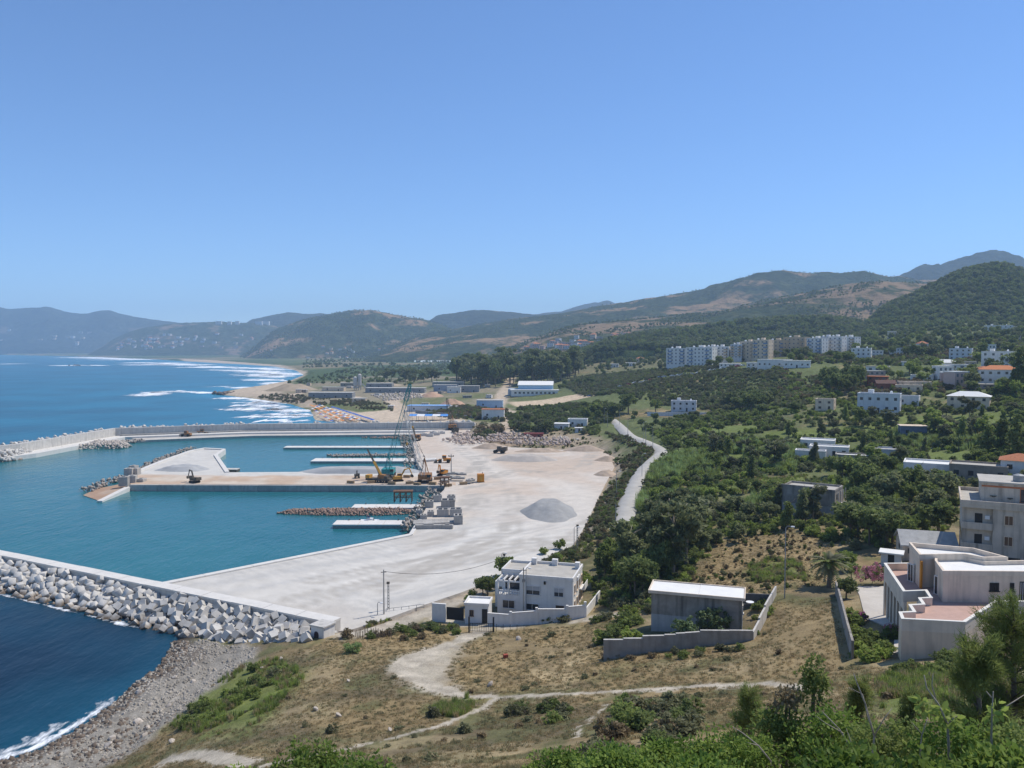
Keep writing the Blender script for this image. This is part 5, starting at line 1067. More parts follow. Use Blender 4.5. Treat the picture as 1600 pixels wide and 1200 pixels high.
house(1443, 757, 5, 3, 2.6, 'small red walled annexe with white roof before the wide white house', R(-4), 1, mat('red_wall', (.34, .12, .09)), ROOFW, cols=1, style='slab')
house(1528, 752, 13, 8, 3.6, 'brownish flat roofed house behind the four storey block', R(-4), 1, mat('brown_render', (.30, .25, .20), .9, .2, .6, stain=.2), ROOFG)
house(1592, 742, 8, 7, 3.5, 'small pale house at the frame edge behind the four storey block', R(-4), 1, WHITE, TILE, 'hip')
house(1428, 683, 9, 6, 4.0, 'dark bluish hut with pale roof under the hillside trees', R(8), 1, mat('dark_blue_wall', (.14, .17, .23)), CREAM, 'slab')
house(1372, 645, 17, 9, 8.0, 'white two storey house with long parapet and many windows', R(-8), 2, BLUEW, ROOFW, cols=5)
house(1418, 634, 9, 7, 4.0, 'low white extension beside the long two storey house', R(-8), 1, WHITE, ROOFG)
house(1512, 641, 16, 9, 6.0, 'cream bungalow with wide pale hipped roof and dark verandah', R(-8), 2, CREAM, ROOFW, 'hip', cols=4)
house(1288, 642, 8, 6, 5.0, 'small square cream house left of the long two storey house', R(-12), 2, CREAM, ROOFG, cols=2)
house(1560, 600, 17, 9, 7.0, 'white house with bright orange tiled roof by dark trees', R(-6), 2, WHITE, mat('orange_tile', (.55, .20, .08), .85, .2, 2.0), 'hip', cols=5)
house(1558, 575, 16, 9, 9.0, 'white three storey villa above the orange roofed house', R(-10), 3, WHITE, ROOFW, cols=4)
house(1500, 563, 14, 8, 8.0, 'pale three storey block between trees on the upper slope', R(-10), 3, BLUEW, ROOFW, cols=4)
house(1430, 607, 15, 8, 3.0, 'long low house with pale terrace among trees', R(5), 1, CREAM, ROOFW, cols=4)
house(1476, 577, 14, 9, 4.0, 'pale hipped roof bungalow with white eaves on the slope', R(-6), 1, WHITE, ROOFW, 'hip')
house(1370, 603, 10, 7, 5, 'red brick house with orange roof edge near the dark grove', R(-10), 2, mat('brick_red', (.27, .10, .07), .9, .2, 2), mat('orange_tile', (.5, .2, .1)), 'slab', cols=3)
house(1385, 612, 9, 6, 4.0, 'dark red barn with gabled roof near the dark grove', R(12), 1, mat('brick_red', (.2, .1, .07)), mat('dark_roof', (.13, .07, .055)), 'gable', cols=2)
house(1420, 612, 12, 7, 2.8, 'low white flat house in front of the terraced slope', R(-4), 1, CREAM, ROOFW, cols=3)
house(1440, 596, 11, 6, 3.0, 'small white house half hidden on the terraced slope', R(-8), 1, WHITE, ROOFW, cols=3)
house(1420, 572, 9, 6, 3, 'tiny white cabin with bright roof on the brown slope', R(0), 1, WHITE, ROOFW, 'slab', cols=2)
house(1345, 563, 14, 8, 9, 'white square block left of the brown slope', R(-8), 3, WHITE, ROOFW, cols=4)
house(1560, 518, 26, 9, 6, 'long white building high on the right slope', R(-4), 2, WHITE, ROOFW, cols=6)
house(1590, 518, 14, 9, 5, 'white house at the frame edge high on the slope', R(-4), 1, WHITE, ROOFW, cols=3)
house(1490, 575, 5, 5, 2.6, 'little cream hut beside the palms on the upper slope', R(-4), 1, CREAM, ROOFW, cols=1, style='slab')
house(1068, 643, 15, 8, 6.0, 'bluish white house with walled yard at the foot of dark trees', R(-4), 2, BLUEW, ROOFW, cols=4)
x, y, z = G(1060, 648); w = empty('yard_wall', (x, y-4, z), R(-3), label='long low white yard wall before the bluish white house', cat='wall')
for i in range(12): MB().box(-19+i*3.1, -19+i*3.1+3.05, -.15, .15, -.6, 1.7).build('wall_panel', BLUEW, w)
# gable roofed shed and flower court behind the near villa
o = house(1452, 874, 8.5, 7, 2.2, 'low shed with grey corrugated gable roof before the four storey block', R(8), 1, CREAM, mat('fibre_cement', (.42, .41, .385), .9, .15, .6, stain=.2), 'gable', cols=3)
house(1392, 884, 3.2, 2.6, 2.0, 'tiny white outhouse with pale roof slab beside the pink bush', R(-6), 1, WHITE, ROOFW, 'slab', cols=1)
# ---- yard side: sheds, hall, works
house(902, 667, 11, 7, 4.0, 'white square shed above the reddish bank', R(-6), 1, WHITE, ROOFW, cols=2); house(877, 672, 8, 6, 3.4, 'small white hut with rounded pale roof beside the square shed', R(-6), 1, WHITE, ROOFW, 'slab', cols=1)
house(834, 685, 10, 3, 2.4, 'dark red and white site container at the back of the yard', R(-2), 1, mat('container_red', (.25, .06, .05), .6), mat('container_red', (.25, .06, .05)), 'slab', cols=2, name='site_container', cat='container', d=None, side=False, door=False)
house(905, 676, 4, 3, 2.4, 'little grey cabin beside the sandy ramp', R(5), 1, BLUEW, ROOFW, 'slab', cols=1)
def hall():
    x, y, z = G(836, 618); o = empty('sports_hall', (x, y, z), R(-4), label='large pale blue hall with shallow roof beside the sandy pitch', cat='hall'); avoid(x, y, 40); B = mat('hall_blue', (.30, .47, .62), .6, .08, .2); Wd = 16
    MB().box(-Wd, Wd, 8, 40, -1, 9).build('wall', B, o); MB().xprism([(7, 9), (24, 12.0), (41, 9), (41, 9.4), (24, 12.4), (7, 9.4)], -Wd-.6, Wd+.6).build('roof', ROOFW, o); g = MB(); g.xprism([(8, 9), (40, 9), (24, 11.9)], -Wd, Wd); g.build('gable', B, o)
    MB().box(-Wd-6, Wd+5, 0, 7.9, -1, 4.6).build('annexe', WHITE, o); MB().box(-Wd-7, Wd+6, -.6, 8.4, 4.6, 5.2).build('annexe_roof', ROOFW, o)
    for i in range(10): window(o, -18+i*3.9, 0, 1.6, 0, 2.0, 1.6, simple=True)
    MB().box(-Wd-10, -Wd-.1, 14, 36, -1, 5).build('side_hall', mat('hall_grey', (.36, .42, .46), .7), o)
hall()
W2 = mat('warehouse_grey', (.27, .27, .27), .8, .2, .3); WR = mat('warehouse_roof', (.50, .48, .44), .8, .15, .3)
for px, py, w, h, lb, m in [(516, 622, 42, 5, 'long low grey warehouse behind the beach scrub', W2), (520, 611, 24, 4, 'pale roofed shed behind the long grey warehouse', CREAM), (617, 614, 62, 5, 'very long grey works shed beyond the sandy track', W2), (695, 612, 24, 7, 'blue grey workshop under the eucalyptus grove', mat('shed_blue', (.25, .30, .36))), (709, 614, 14, 6, 'white workshop office beside the blue grey workshop', WHITE), (732, 613, 22, 6.5, 'dark grey workshop nearest the grove road', W2), (700, 604, 36, 5, 'dark long shed with pale roof at the foot of the grove', W2), (765, 638, 20, 6, 'light blue shed on the bank by the road', mat('shed_sky', (.38, .50, .62))), (770, 655, 14, 6, 'small white house with red roof by the beach road', WHITE), (668, 643, 30, 4, 'blue roofed beach pavilion above the sand', BLUEW), (592, 606, 30, 5, 'white canvas roofed store among the stone piles', W2), (560, 628, 12, 3, 'tiny hut on the scrubby berm behind the beach', CREAM), (545, 604, 20, 4, 'brown hut beside the twin silos', mat('brown_render', (.3, .25, .2)))]:
    house(px, py, w, 12 if w > 25 else 8, h, lb, R(-3), 1, m, mat('blue_roof', (.22, .38, .62), .6, .1, .2) if 'blue roofed' in lb else TILE if 'red roof' in lb else WR, 'slab', name='warehouse' if w > 21 else 'shed', cat='warehouse' if w > 21 else 'shed', cols=max(2, int(w/9)))
for k, dx in enumerate((0, 7)):
    x, y, z = G(555+dx, 610); o = empty('cement_silo', (x, y, z), label='tall grey cement silo, %s of the pair at the batching plant' % ('taller' if k else 'shorter'), cat='silo')
    for j in range(4): a = j*math.pi/2+.78; MB().tube([(1.5*math.cos(a), 1.5*math.sin(a), 0), (1.5*math.cos(a), 1.5*math.sin(a), 5)], .2, 5).build('leg', M_STEEL, o)
    MB().lathe([(.5, 3), (2.1, 5.5), (2.1, 14+3*k), (.8, 15.2+3*k)], 14).build('drum', M_CONC, o); MB().tube([(2.2, 0, 1), (2.2, 0, 16+3*k)], .12, 4).build('ladder', M_STEEL, o)
x, y, z = G(566, 613); o = empty('conveyor', (x, y, z), R(-20), label='sloping grey conveyor leaning against the silos', cat='conveyor'); MB().tube([(9, 0, .6), (0, 0, 9)], .6, 4).build('belt_frame', M_STEEL, o); MB().tube([(5, 0, 0), (5, 0, 4.2)], .2, 4).build('leg', M_STEEL, o)
# beach wall with terrace
x, y, z = G(690, 656); w = empty('beach_wall', (0, 0, 0), label='long dark retaining wall behind the beach sand', cat='wall')
bp = [P(650, 646, 4), P(700, 650, 4), P(755, 658, 4)]
for i in range(16):
    a = Vector(bp[0]).lerp(Vector(bp[2]), i/16); b_ = Vector(bp[0]).lerp(Vector(bp[2]), (i+.98)/16); MB().prism(strip_poly([tuple(a), tuple(b_)], -.5, .5), 1, 6.5).build('wall_panel', W2, w)
# beach marquee
x, y, z = G(668, 658); o = empty('beach_marquee', (x, y, z), R(-3), label='blue and white canopied beach marquee beside the breakwater', cat='marquee'); BL = mat('blue_canvas', (.10, .28, .62), .7, .15, .3); avoid(x, y, 15)
for i in range(5): MB().xprism([(0, 3.2), (4, 4.2), (8, 3.2), (4, 4.0)], -12+i*5, -12+i*5+4.8).build('canopy', BL if i % 2 == 0 else M_WHT, o)
for i in range(6):
    for yy in (.3, 7.7): MB().tube([(-12+i*5, yy, 0), (-12+i*5, yy, 3.3)], .12, 4).build('post', M_STEEL, o)
# parasols in rows
CANV = [mat('canvas_orange', (.70, .26, .07), .8, .1, 1), mat('canvas_blue', (.05, .13, .42), .8, .1, 1), mat('canvas_white', (.75, .72, .68), .8, .1, 1)]; NM = ['orange', 'dark blue', 'white']
par = []
for c in range(3):
    m = MB(); n = 8; b0 = len(m.v); m.add([(0, 0, 2.6)]+[(1.5*math.cos(2*math.pi*k/n), 1.5*math.sin(2*math.pi*k/n), 2.0) for k in range(n)], [(0, k+1, (k+1) % n+1) for k in range(n)]); par.append((m.mesh('canopy', CANV[c]), MB().tube([(0, 0, 0), (0, 0, 2.5)], .05, 4).mesh('pole', M_STEEL)))
rows = [((486, 637), (535, 662), 22, [0, 0, 0, 2]), ((494, 638), (551, 661), 24, [0, 1, 2, 0]), ((500, 637), (560, 660), 20, [1, 2, 0, 2]), ((519, 640), (583, 661), 30, [1, 1, 1]), ((488, 643), (518, 662), 12, [2, 0, 1])]
for a, b_, n, cs in rows:
    for k in range(n):
        f = k/(n-1); x, y, z = G(a[0]+(b_[0]-a[0])*f+ru(-.8, .8), a[1]+(b_[1]-a[1])*f); c = cs[k % len(cs)]; o = empty('beach_parasol', (x, y, z), ru(0, 1), label='%s beach parasol in the crowded rows on the sand' % NM[c], cat='parasol', group='%s parasols on the beach' % NM[c]); link('canopy', par[c][0], o); link('pole', par[c][1], o)
# ---- apartment blocks on the shelf road and towns on the hills
APT = [(1056, 571, 18, 15, 'white', 'stubby white apartment block, leftmost on the shelf road'), (1092, 572, 24, 16, 'white', 'white apartment block with dark balcony stacks on the shelf road'), (1110, 569, 14, 16, 'white', 'narrow white apartment block behind the balconied one'), (1126, 565, 14, 13, 'white', 'bluish white apartment block right of the balconied one'), (1168, 561, 13, 15, 'cream', 'cream apartment block, first of the beige row'), (1188, 561, 14, 16, 'cream', 'cream apartment block, second of the beige row'), (1212, 561, 18, 17, 'tan', 'tan apartment block, third of the beige row'), (1240, 559, 20, 18, 'tan', 'tan apartment block, longest and last of the beige row'), (1272, 556, 14, 15, 'white', 'white apartment block beside the tan row'), (1290, 553, 14, 15, 'blue', 'pale blue apartment block behind the tan row'), (1304, 555, 12, 16, 'white', 'tall white apartment block near the dark grove'), (1324, 549, 14, 13, 'white', 'far white apartment block above the dark grove'), (1150, 560, 10, 12, 'blue', 'small pale block between white and cream blocks')]
AM = {'white': WHITE, 'cream': CREAM, 'tan': mat('tan_render', (.52, .40, .27), .85, .1, .3), 'blue': BLUEW}
for px, py, w, h, c, lb in APT: house(px, py, w, 11, h, lb, R((-26, 14, -20, -30)[int(px) % 4]+ru(-6, 6)), 5, AM[c], ROOFW, cols=max(3, int(w/3.4)), name='apartment_block', cat='apartment block', d=690+ru(-10, 50), group=None, zdrop=14, door=False, wm=GLASSF)
for k, (px, py, w, h, lb) in enumerate([(1188, 575, 20, 4, 'low white shop row on the shelf road, leftmost'), (1210, 575, 24, 6, 'white shop row with blue trim under the tan blocks'), (1245, 575, 18, 5, 'white walled depot at the right end of the shelf road'), (1140, 574, 16, 3, 'low grey garage row under the white blocks'), (1000, 566, 10, 5, 'red roofed house left of the white blocks'), (985, 572, 12, 4, 'little white house on the shelf road bend'), (960, 574, 10, 4, 'small pale house at the start of the shelf road')]):
    house(px, py, w, 8, h, lb, R(-4), 1, WHITE if k != 4 else CREAM, TILE if k == 4 else ROOFW, 'hip' if k == 4 else 'slab', zdrop=3)
# parked cars along the shelf road
CARM = [mat('car_%s' % n, c, .3, .05, 1, spec=.5) for n, c in (('white', (.7, .7, .7)), ('silver', (.4, .42, .44)), ('blue', (.05, .1, .25)), ('red', (.35, .04, .03)), ('black', (.03, .03, .03)))]; CN = ['white', 'silver', 'blue', 'red', 'black']
def car_meshes(m):
    b = MB(); b.xprism([(-2.1, .35), (2.1, .35), (2.15, .75), (1.2, .95), (.55, 1.45), (-1.1, 1.48), (-1.9, .98), (-2.1, .85)], -.85, .85); w = MB(); 
    for k in (-1.3, 1.3): w.xprism([(.32*math.cos(t)+k, .32+.32*math.sin(t)) for t in np.linspace(0, 6.28, 10, endpoint=False)], -.9, -.7)
    g = MB(); g.xprism([(.95, 1.02), (.5, 1.38), (-1.05, 1.4), (-1.6, 1.02)], -.87, .87); return b.mesh('body', m), g.mesh('window', M_GLS), MB().xprism([(.32*math.cos(t), .32+.32*math.sin(t)) for t in np.linspace(0, 6.28, 10, endpoint=False)], -.1, .1).mesh('wheel', M_BLK)
CARS = [car_meshes(m) for m in CARM]
def car(x, y, z, rz, c, label, group):
    o = empty('parked_car', (x, y, z), rz, label=label, cat='car', group=group); b, g, w = CARS[c]; link('body', b, o); link('window', g, o)
    for a in (-.78, .78):
        for b_ in (-1.3, 1.3): link('wheel', w, o, (a, b_, 0))
for k in range(34):
    px = 920+k*10+ru(-3, 3); x, y, z = PD(px, 577.5-.004*(px-900)+ru(-.5, .5), 640); c = random.choice((0, 0, 0, 1, 1, 2, 3, 4)); x, y = x, y; zt = hz(x, y); avoid(x, y, 9); car(x, y, zt+.05, R(90+ru(-8, 8)), c, '%s car parked along the shelf road below the apartment blocks' % CN[c], '%s cars on the shelf road' % CN[c])
# far villages, one small house after the other
VM = [WHITE, CREAM, mat('pink_render', (.52, .38, .33), .85, .1, .3), GREYR, BLUEW]; VN = ['white', 'cream', 'pinkish', 'grey', 'pale blue']; VR = [TILE, ROOFW, ROOFG]; RN = ['red roofed', 'white roofed', 'flat grey roofed']
_vh = {}
def far_house(x, y, z, s, c, r, label, group):
    k = (c, r)
    if k not in _vh:
        rf = MB()
        if r == 0: rf.add([(-6.4, -5, 6), (6.4, -5, 6), (6.4, 5, 6), (-6.4, 5, 6), (-2, 0, 8.2), (2, 0, 8.2)], [(3, 2, 1, 0), (0, 1, 5, 4), (2, 3, 4, 5), (1, 2, 5), (3, 0, 4)])
        else: rf.box(-6.2, 6.2, -4.8, 4.8, 6, 6.5)
        _vh[k] = (MB().box(-6, 6, -4.5, 4.5, -6, 6).mesh('wall', VM[c]), rf.mesh('roof', VR[r]), MB().box(-.8, .8, -4.56, -4.4, 0, 1.5).mesh('window', GLASSF))
    o = empty('village_house', (x, y, z), ru(-.6, .6), label=label, cat='house', group=group); o.scale = (s*ru(.8, 1.5), s, s*ru(.7, 1.4)); w, rf, wi = _vh[k]; link('wall', w, o); link('roof', rf, o)
    for xx in (-3.6, 0, 3.6):
        for zz in (.8, 3.8): link('window', wi, o, (xx, 0, zz))
def hill_hit(h, px, py):
    X, Y, Z = h; U = 800+FPX*X/(CP*Y-SP*(Z-CAM_H)); V = 600-FPX*(SP*Y+CP*(Z-CAM_H))/(CP*Y-SP*(Z-CAM_H)); nv = 70 if X.shape[0] > 90 else X.shape[0]*3//4
    e = (U-px)**2+(V-py)**2; e[nv:] = 1e9; k = np.unravel_index(np.argmin(e), e.shape); return float(X[k]), float(Y[k]), float(Z[k])
def village(h, boxes, n, where, cs, rs, s=1.0):
    for _ in range(n):
        a, b_, c_, d_ = random.choice(boxes); px, py = ru(a, b_), ru(c_, d_); x, y, z = hill_hit(h, px, py) if h is not None else G(px, py); c = random.choice(cs); r = random.choice(rs)
        far_house(x+ru(-15, 15), y, z, s, c, r, '%s %s house in the village %s' % (VN[c], RN[r], where), 'houses %s, %s %s' % (where, VN[c], RN[r]))
village(hJ, [(230, 330, 522, 545), (330, 460, 518, 545), (180, 240, 530, 548)], 60, 'on the far side of the bay', (0, 0, 1, 2, 4), (0, 1, 2), 1.5)
village(hB, [(870, 955, 528, 545), (830, 880, 535, 548), (950, 1010, 522, 540)], 46, 'below the long ridge', (0, 1, 2, 2, 4), (0, 0, 1, 2), 1.1)
village(hG, [(420, 560, 544, 552), (470, 660, 542, 550)], 14, 'at the foot of the round hill', (0, 1), (0, 1), .9)
village(hI, [(20, 140, 520, 545), (0, 90, 515, 540)], 12, 'under the far left mountains', (0, 1), (1, 2), 2.0)
village(None, [(560, 800, 556, 566), (780, 900, 556, 566), (480, 640, 556, 563)], 34, 'on the green plain', (0, 1, 2), (0, 1, 2), .9)
for k, (px, w) in enumerate([(342, 40), (360, 26), (372, 26), (405, 46), (415, 60)]):
    x, y, z = hill_hit(hJ, px, 507); o = empty('hilltop_block', (x, y, z-4), ru(-.1, .1), label='white apartment block on the skyline across the bay, number %s from the sea' % ['one', 'two', 'three', 'four', 'five'][k], cat='apartment block'); MB().box(-w/2, w/2, -8, 8, -10, 24).build('wall', WHITE, o); MB().box(-w/2-.5, w/2+.5, -8.5, 8.5, 24, 25).build('roof', ROOFW, o)
    for i in range(int(w/8)):
        for j in range(5): link('window', MB().box(-1, 1, -8.1, -7.9, 0, 2).mesh('window', GLASSF), o, (-w/2+5+i*8, 0, 2+j*4.2))
village(None, [(1340, 1500, 575, 612), (1400, 1600, 525, 560), (1480, 1600, 560, 640), (1330, 1420, 545, 570)], 26, 'on the upper right slope', (0, 0, 1, 2), (0, 1, 1, 2), .75)
village(None, [(600, 760, 603, 640), (480, 600, 600, 615)], 16, 'among the works behind the beach', (0, 1, 3), (1, 2), .45)
# greenhouses on the plain
for k in range(7):
    x, y, z = G(652+k*9.5, 565.5); o = empty('greenhouse', (x, y, z), R(3), label='long white plastic greenhouse, one of the row before the grove', cat='greenhouse', group='greenhouses on the plain'); m = MB(); m.xprism([(-9+18*t, 4.5*math.sin(math.pi*t)) for t in np.linspace(0, 1, 9)], -9, 9); m.build('cover', mat('plastic_sheet', (.66, .70, .66), .5, .1, .3), o); MB().box(-1.2, 1.2, -9.05, -8.95, 0, 2).build('door', GLASS, o)
# ================================================================ plants
def leaf_mat(name, c, c2, tr=.3, rand=.25):
    m, nt, b = nodes_of(name); N, L = nt.nodes, nt.links
    tc = N.new('ShaderNodeTexCoord'); n = N.new('ShaderNodeTexNoise'); n.inputs['Scale'].default_value = .9; n.inputs['Detail'].default_value = 4; L.new(tc.outputs['Object'], n.inputs['Vector'])
    r = N.new('ShaderNodeMapRange'); r.inputs[1].default_value = .36; r.inputs[2].default_value = .64; L.new(n.outputs[0], r.inputs[0])
    x = N.new('ShaderNodeMix'); x.data_type = 'RGBA'; x.inputs[6].default_value = (*c, 1); x.inputs[7].default_value = (*c2, 1); L.new(r.outputs[0], x.inputs[0])
    oi = N.new('ShaderNodeObjectInfo'); rr = N.new('ShaderNodeMapRange'); rr.inputs[3].default_value = 1-rand; rr.inputs[4].default_value = 1+rand; L.new(oi.outputs['Random'], rr.inputs[0])
    s = N.new('ShaderNodeVectorMath'); s.operation = 'SCALE'; L.new(x.outputs[2], s.inputs[0]); L.new(rr.outputs[0], s.inputs['Scale'])
    L.new(s.outputs[0], b.inputs['Base Color']); b.inputs['Roughness'].default_value = .6; b.inputs['Specular IOR Level'].default_value = .2
    t = N.new('ShaderNodeBsdfTranslucent'); L.new(s.outputs[0], t.inputs[0]); ms = N.new('ShaderNodeMixShader'); ms.inputs[0].default_value = tr
    L.new(b.outputs[0], ms.inputs[1]); L.new(t.outputs[0], ms.inputs[2]); L.new(ms.outputs[0], N['Material Output'].inputs[0]); return m
LM = {'dark': leaf_mat('leaf_dark', (.13, .17, .052), (.205, .235, .08), .5), 'mid': leaf_mat('leaf_mid', (.175, .225, .058), (.26, .30, .09), .5), 'light': leaf_mat('leaf_light', (.23, .30, .062), (.33, .38, .095), .48),
      'olive': leaf_mat('leaf_olive', (.165, .170, .085), (.23, .225, .115), .4), 'euc': leaf_mat('leaf_eucalyptus', (.165, .19, .082), (.255, .27, .125), .5), 'cane': leaf_mat('leaf_cane', (.25, .35, .115), (.35, .42, .17), .5), 'dry': leaf_mat('leaf_dry', (.33, .245, .125), (.48, .38, .20), .35),
      'brown': leaf_mat('leaf_brown', (.22, .165, .09), (.30, .23, .125), .3), 'pink': leaf_mat('petal_pink', (.55, .20, .25), (.68, .34, .38)), 'purple': leaf_mat('petal_purple', (.34, .06, .24), (.42, .10, .28)), 'fig': leaf_mat('leaf_fig', (.12, .175, .07), (.20, .25, .115)), 'gloss': leaf_mat('leaf_glossy', (.11, .185, .03), (.27, .345, .075), .45, .2)}
BARK = mat('bark', (.17, .135, .10), .9, .3, 3, .4, 12); BARKP = mat('bark_pale', (.33, .28, .22), .9, .3, 2, .3, 10)
def leaves(cent, rad, per, size, r, asp=1.6, up=.0, flat=.0):
    """leaf faces spread through clumps: cent (n,3), rad (n,)"""
    n = len(cent)*per; c = np.repeat(cent, per, 0); R_ = np.repeat(rad, per)
    d = r.normal(size=(n, 3)); d /= np.linalg.norm(d, axis=1)[:, None]; p = c+d*(R_*r.uniform(.35, 1.0, n)**.6)[:, None]*np.array((1, 1, .8))
    a = r.normal(size=(n, 3)); a[:, 2] += up; a /= np.linalg.norm(a, axis=1)[:, None]; b = np.cross(a, d+r.normal(size=(n, 3))*.6); b /= np.linalg.norm(b, axis=1)[:, None]+1e-9
    s = size*r.uniform(.6, 1.35, n)[:, None]; u = a*s*asp/2; v = b*s/2
    V = np.stack([p-u, p+v*.9, p+u, p-v*.9], 1).reshape(-1, 3); F = np.arange(n*4).reshape(-1, 4); return V, F
def crown_mesh(name, lobes, nclump, per, size, m, seed, crad=(.5, 1.0), asp=1.6, up=0):
    r = np.random.default_rng(seed); lb = np.array(lobes, float); w = (lb[:, 3]*lb[:, 4]*lb[:, 5])**.67; k = r.choice(len(lb), nclump, p=w/w.sum()); d = r.normal(size=(nclump, 3)); d /= np.linalg.norm(d, axis=1)[:, None]
    q = r.uniform(.3, 1.0, nclump)**.45; cent = lb[k, :3]+d*lb[k, 3:6]*q[:, None]; V, F = leaves(cent, r.uniform(*crad, nclump), per, size, r, asp, up); return np_mesh(name, V, F, m)
def trunk_mesh(name, h, r0, branches, m, lean=.1, seed=0):
    rr = random.Random(seed); b = MB(); top = Vector((rr.uniform(-lean, lean)*h, rr.uniform(-lean, lean)*h, h)); mid = top*.5+Vector((rr.uniform(-.05, .05)*h, rr.uniform(-.05, .05)*h, 0)); b.tube([(0, 0, -.4), mid, top], [r0, r0*.7, r0*.3], 6)
    for k in range(branches):
        t = rr.uniform(.45, .9); p = mid.lerp(top, (t-.5)*2) if t > .5 else mid*(t*2); a = rr.uniform(0, 6.28); L = h*rr.uniform(.25, .5); q = p+Vector((math.cos(a)*L*.7, math.sin(a)*L*.7, L*.6)); b.tube([p, p.lerp(q, .5)+Vector((0, 0, L*.06)), q], [r0*.4, r0*.25, r0*.08], 4)
    return b.mesh(name, m, True)
def proto_tree(kind, k):
    r = random.Random(k*7+len(kind)); u = r.uniform
    if kind == 'broadleaf': # unit: height 1
        lob = [(u(-.12, .12), u(-.12, .12), u(.5, .72), u(.22, .32), u(.22, .32), u(.16, .24)) for _ in range(5)]; return trunk_mesh('trunk', .62, .035, 6, BARK, .1, k), crown_mesh('crown', lob, 62, 26, .062, None, k, (.07, .13))
    if kind == 'eucalyptus':
        lob = [(u(-.15, .15), u(-.15, .15), z, u(.1, .19), u(.1, .19), u(.08, .13)) for z in (.38, .5, .58, .66, .74, .82, .9)]; return trunk_mesh('trunk', .85, .022, 8, BARKP, .06, k), crown_mesh('crown', lob, 78, 26, .042, None, k, (.04, .085), 2.2)
    if kind == 'pine':
        lob = [(u(-.08, .08), u(-.08, .08), z, .26*(1.15-z), .26*(1.15-z), .1) for z in (.3, .42, .54, .66, .78, .9)]; return trunk_mesh('trunk', .9, .025, 6, BARK, .04, k), crown_mesh('crown', lob, 70, 26, .04, None, k, (.05, .09), 2.4)
    if kind == 'cypress':
        lob = [(0, 0, z, .13*(1.08-z)+.02, .13*(1.08-z)+.02, .1) for z in np.linspace(.12, .92, 9)]; return trunk_mesh('trunk', .5, .02, 0, BARK, .0, k), crown_mesh('crown', lob, 70, 24, .032, None, k, (.03, .06), 2.0, 1.5)
    if kind == 'shrub':
        lob = [(u(-.3, .3), u(-.3, .3), u(.2, .55), u(.25, .42), u(.25, .42), u(.2, .34)) for _ in range(5)]; return trunk_mesh('stem', .5, .03, 5, BARK, .15, k), crown_mesh('crown', lob, 46, 26, .085, None, k, (.09, .18))
def kit(kind, n=3): return [proto_tree(kind, k) for k in range(n)]
KIT = {k: kit(k, n) for k, n in (('broadleaf', 4), ('eucalyptus', 4), ('pine', 2), ('cypress', 2), ('shrub', 4))}
_cm = {}
def colored(me, lm):
    key = (me.name, lm)
    if key not in _cm:
        c = me.copy(); c.materials.clear(); c.materials.append(LM[lm]); _cm[key] = c
    return _cm[key]
def tree(kind, x, y, z, h, lm, label, group, wide=1.0, name=None, cat=None):
    t, c = random.choice(KIT[kind]); o = empty(name or kind+'_tree', (x, y, z-.1), ru(0, 6.28), label=label, cat=cat or ('shrub' if kind == 'shrub' else 'tree'), group=group); w = h*wide*ru(.85, 1.2); o.scale = (w, w, h)
    link('stem' if kind == 'shrub' else 'trunk', t, o); link('crown', colored(c, lm), o); return o
def free(x, y):
    return all((x-a)**2+(y-b)**2 > r*r for a, b, r in AVOID) and not ROADTEST(x, y)
def ROADTEST(x, y):
    if y > 200 and float(line_dist(np.array([x]), np.array([y]), ROADW)[0]) < 4.6: return True
    for pl, w in list(paths.values())+[LANE, LANE2]:
        if y < 150 and float(line_dist(np.array([x]), np.array([y]), pl)[0]) < w+.6: return True
    return bool(sdist(np.array([x]), np.array([y]), YARD)[0] > -1.0)
def zone(px_poly, n, tries=6, grid=None):
    pl = GN(px_poly); out = []
    for x, y, z in pts_poly(pl, n*2, lambda X, Y: H0(X, Y)):
        if free(x, y): out.append((x, y, z))
        if len(out) >= n: break
    return out
def plant(kind, poly, n, h0, h1, lms, label, group, wide=1.0, name=None, cat=None):
    for x, y, z in zone(poly, n): lm = random.choice(lms); tree(kind, x, y, z, ru(h0, h1), lm, label, group, wide, name, cat)
def at(kind, px, py, h, lm, label, group=None, wide=1.0, name=None, cat=None):
    x, y, z = G(px, py); return tree(kind, x, y, z, h, lm, label, group, wide, name, cat)
# ---- asphalt road up the slope
rp = []
def smooth_line(p, n=8):
    out = []
    for i in range(len(p)-1):
        a, b_, c, d = (Vector(p[max(i-1, 0)]), Vector(p[i]), Vector(p[i+1]), Vector(p[min(i+2, len(p)-1)]))
        for k in range(n): t = k/n; out.append(tuple(.5*((2*b_)+(c-a)*t+(2*a-5*b_+4*c-d)*t*t+(3*b_-a-3*c+d)*t**3)))
    return out+[tuple(p[-1])]
def road(name, line, w, m, lift=.25):
    L_ = smooth_line(line); V = []; F = []
    zc = [hz(*p) for p in L_]; zc = np.convolve(np.r_[[zc[0]]*4, zc, [zc[-1]]*4], np.ones(9)/9, 'valid')
    for i, p in enumerate(L_):
        a = Vector(L_[max(i-1, 0)]); b_ = Vector(L_[min(i+1, len(L_)-1)]); d = (b_-a).normalized(); nn = Vector((-d.y, d.x))
        for o_, dz in ((-w-1.6, -1.3), (-w, 0), (w, 0), (w+1.6, -1.3)): q = Vector(p)+nn*o_; V.append((q.x, q.y, zc[i]+lift+dz))
    for i in range(len(L_)-1):
        for k in range(3): a = i*4+k; F.append((a, a+1, a+5, a+4))
    o = link(name, np_mesh(name, V, F, m)); return tag(o, kind='structure')
road('road', ROADW, 1.7, mat('old_asphalt', (.42, .395, .35), .9, .15, .2, .05, 4), .16)
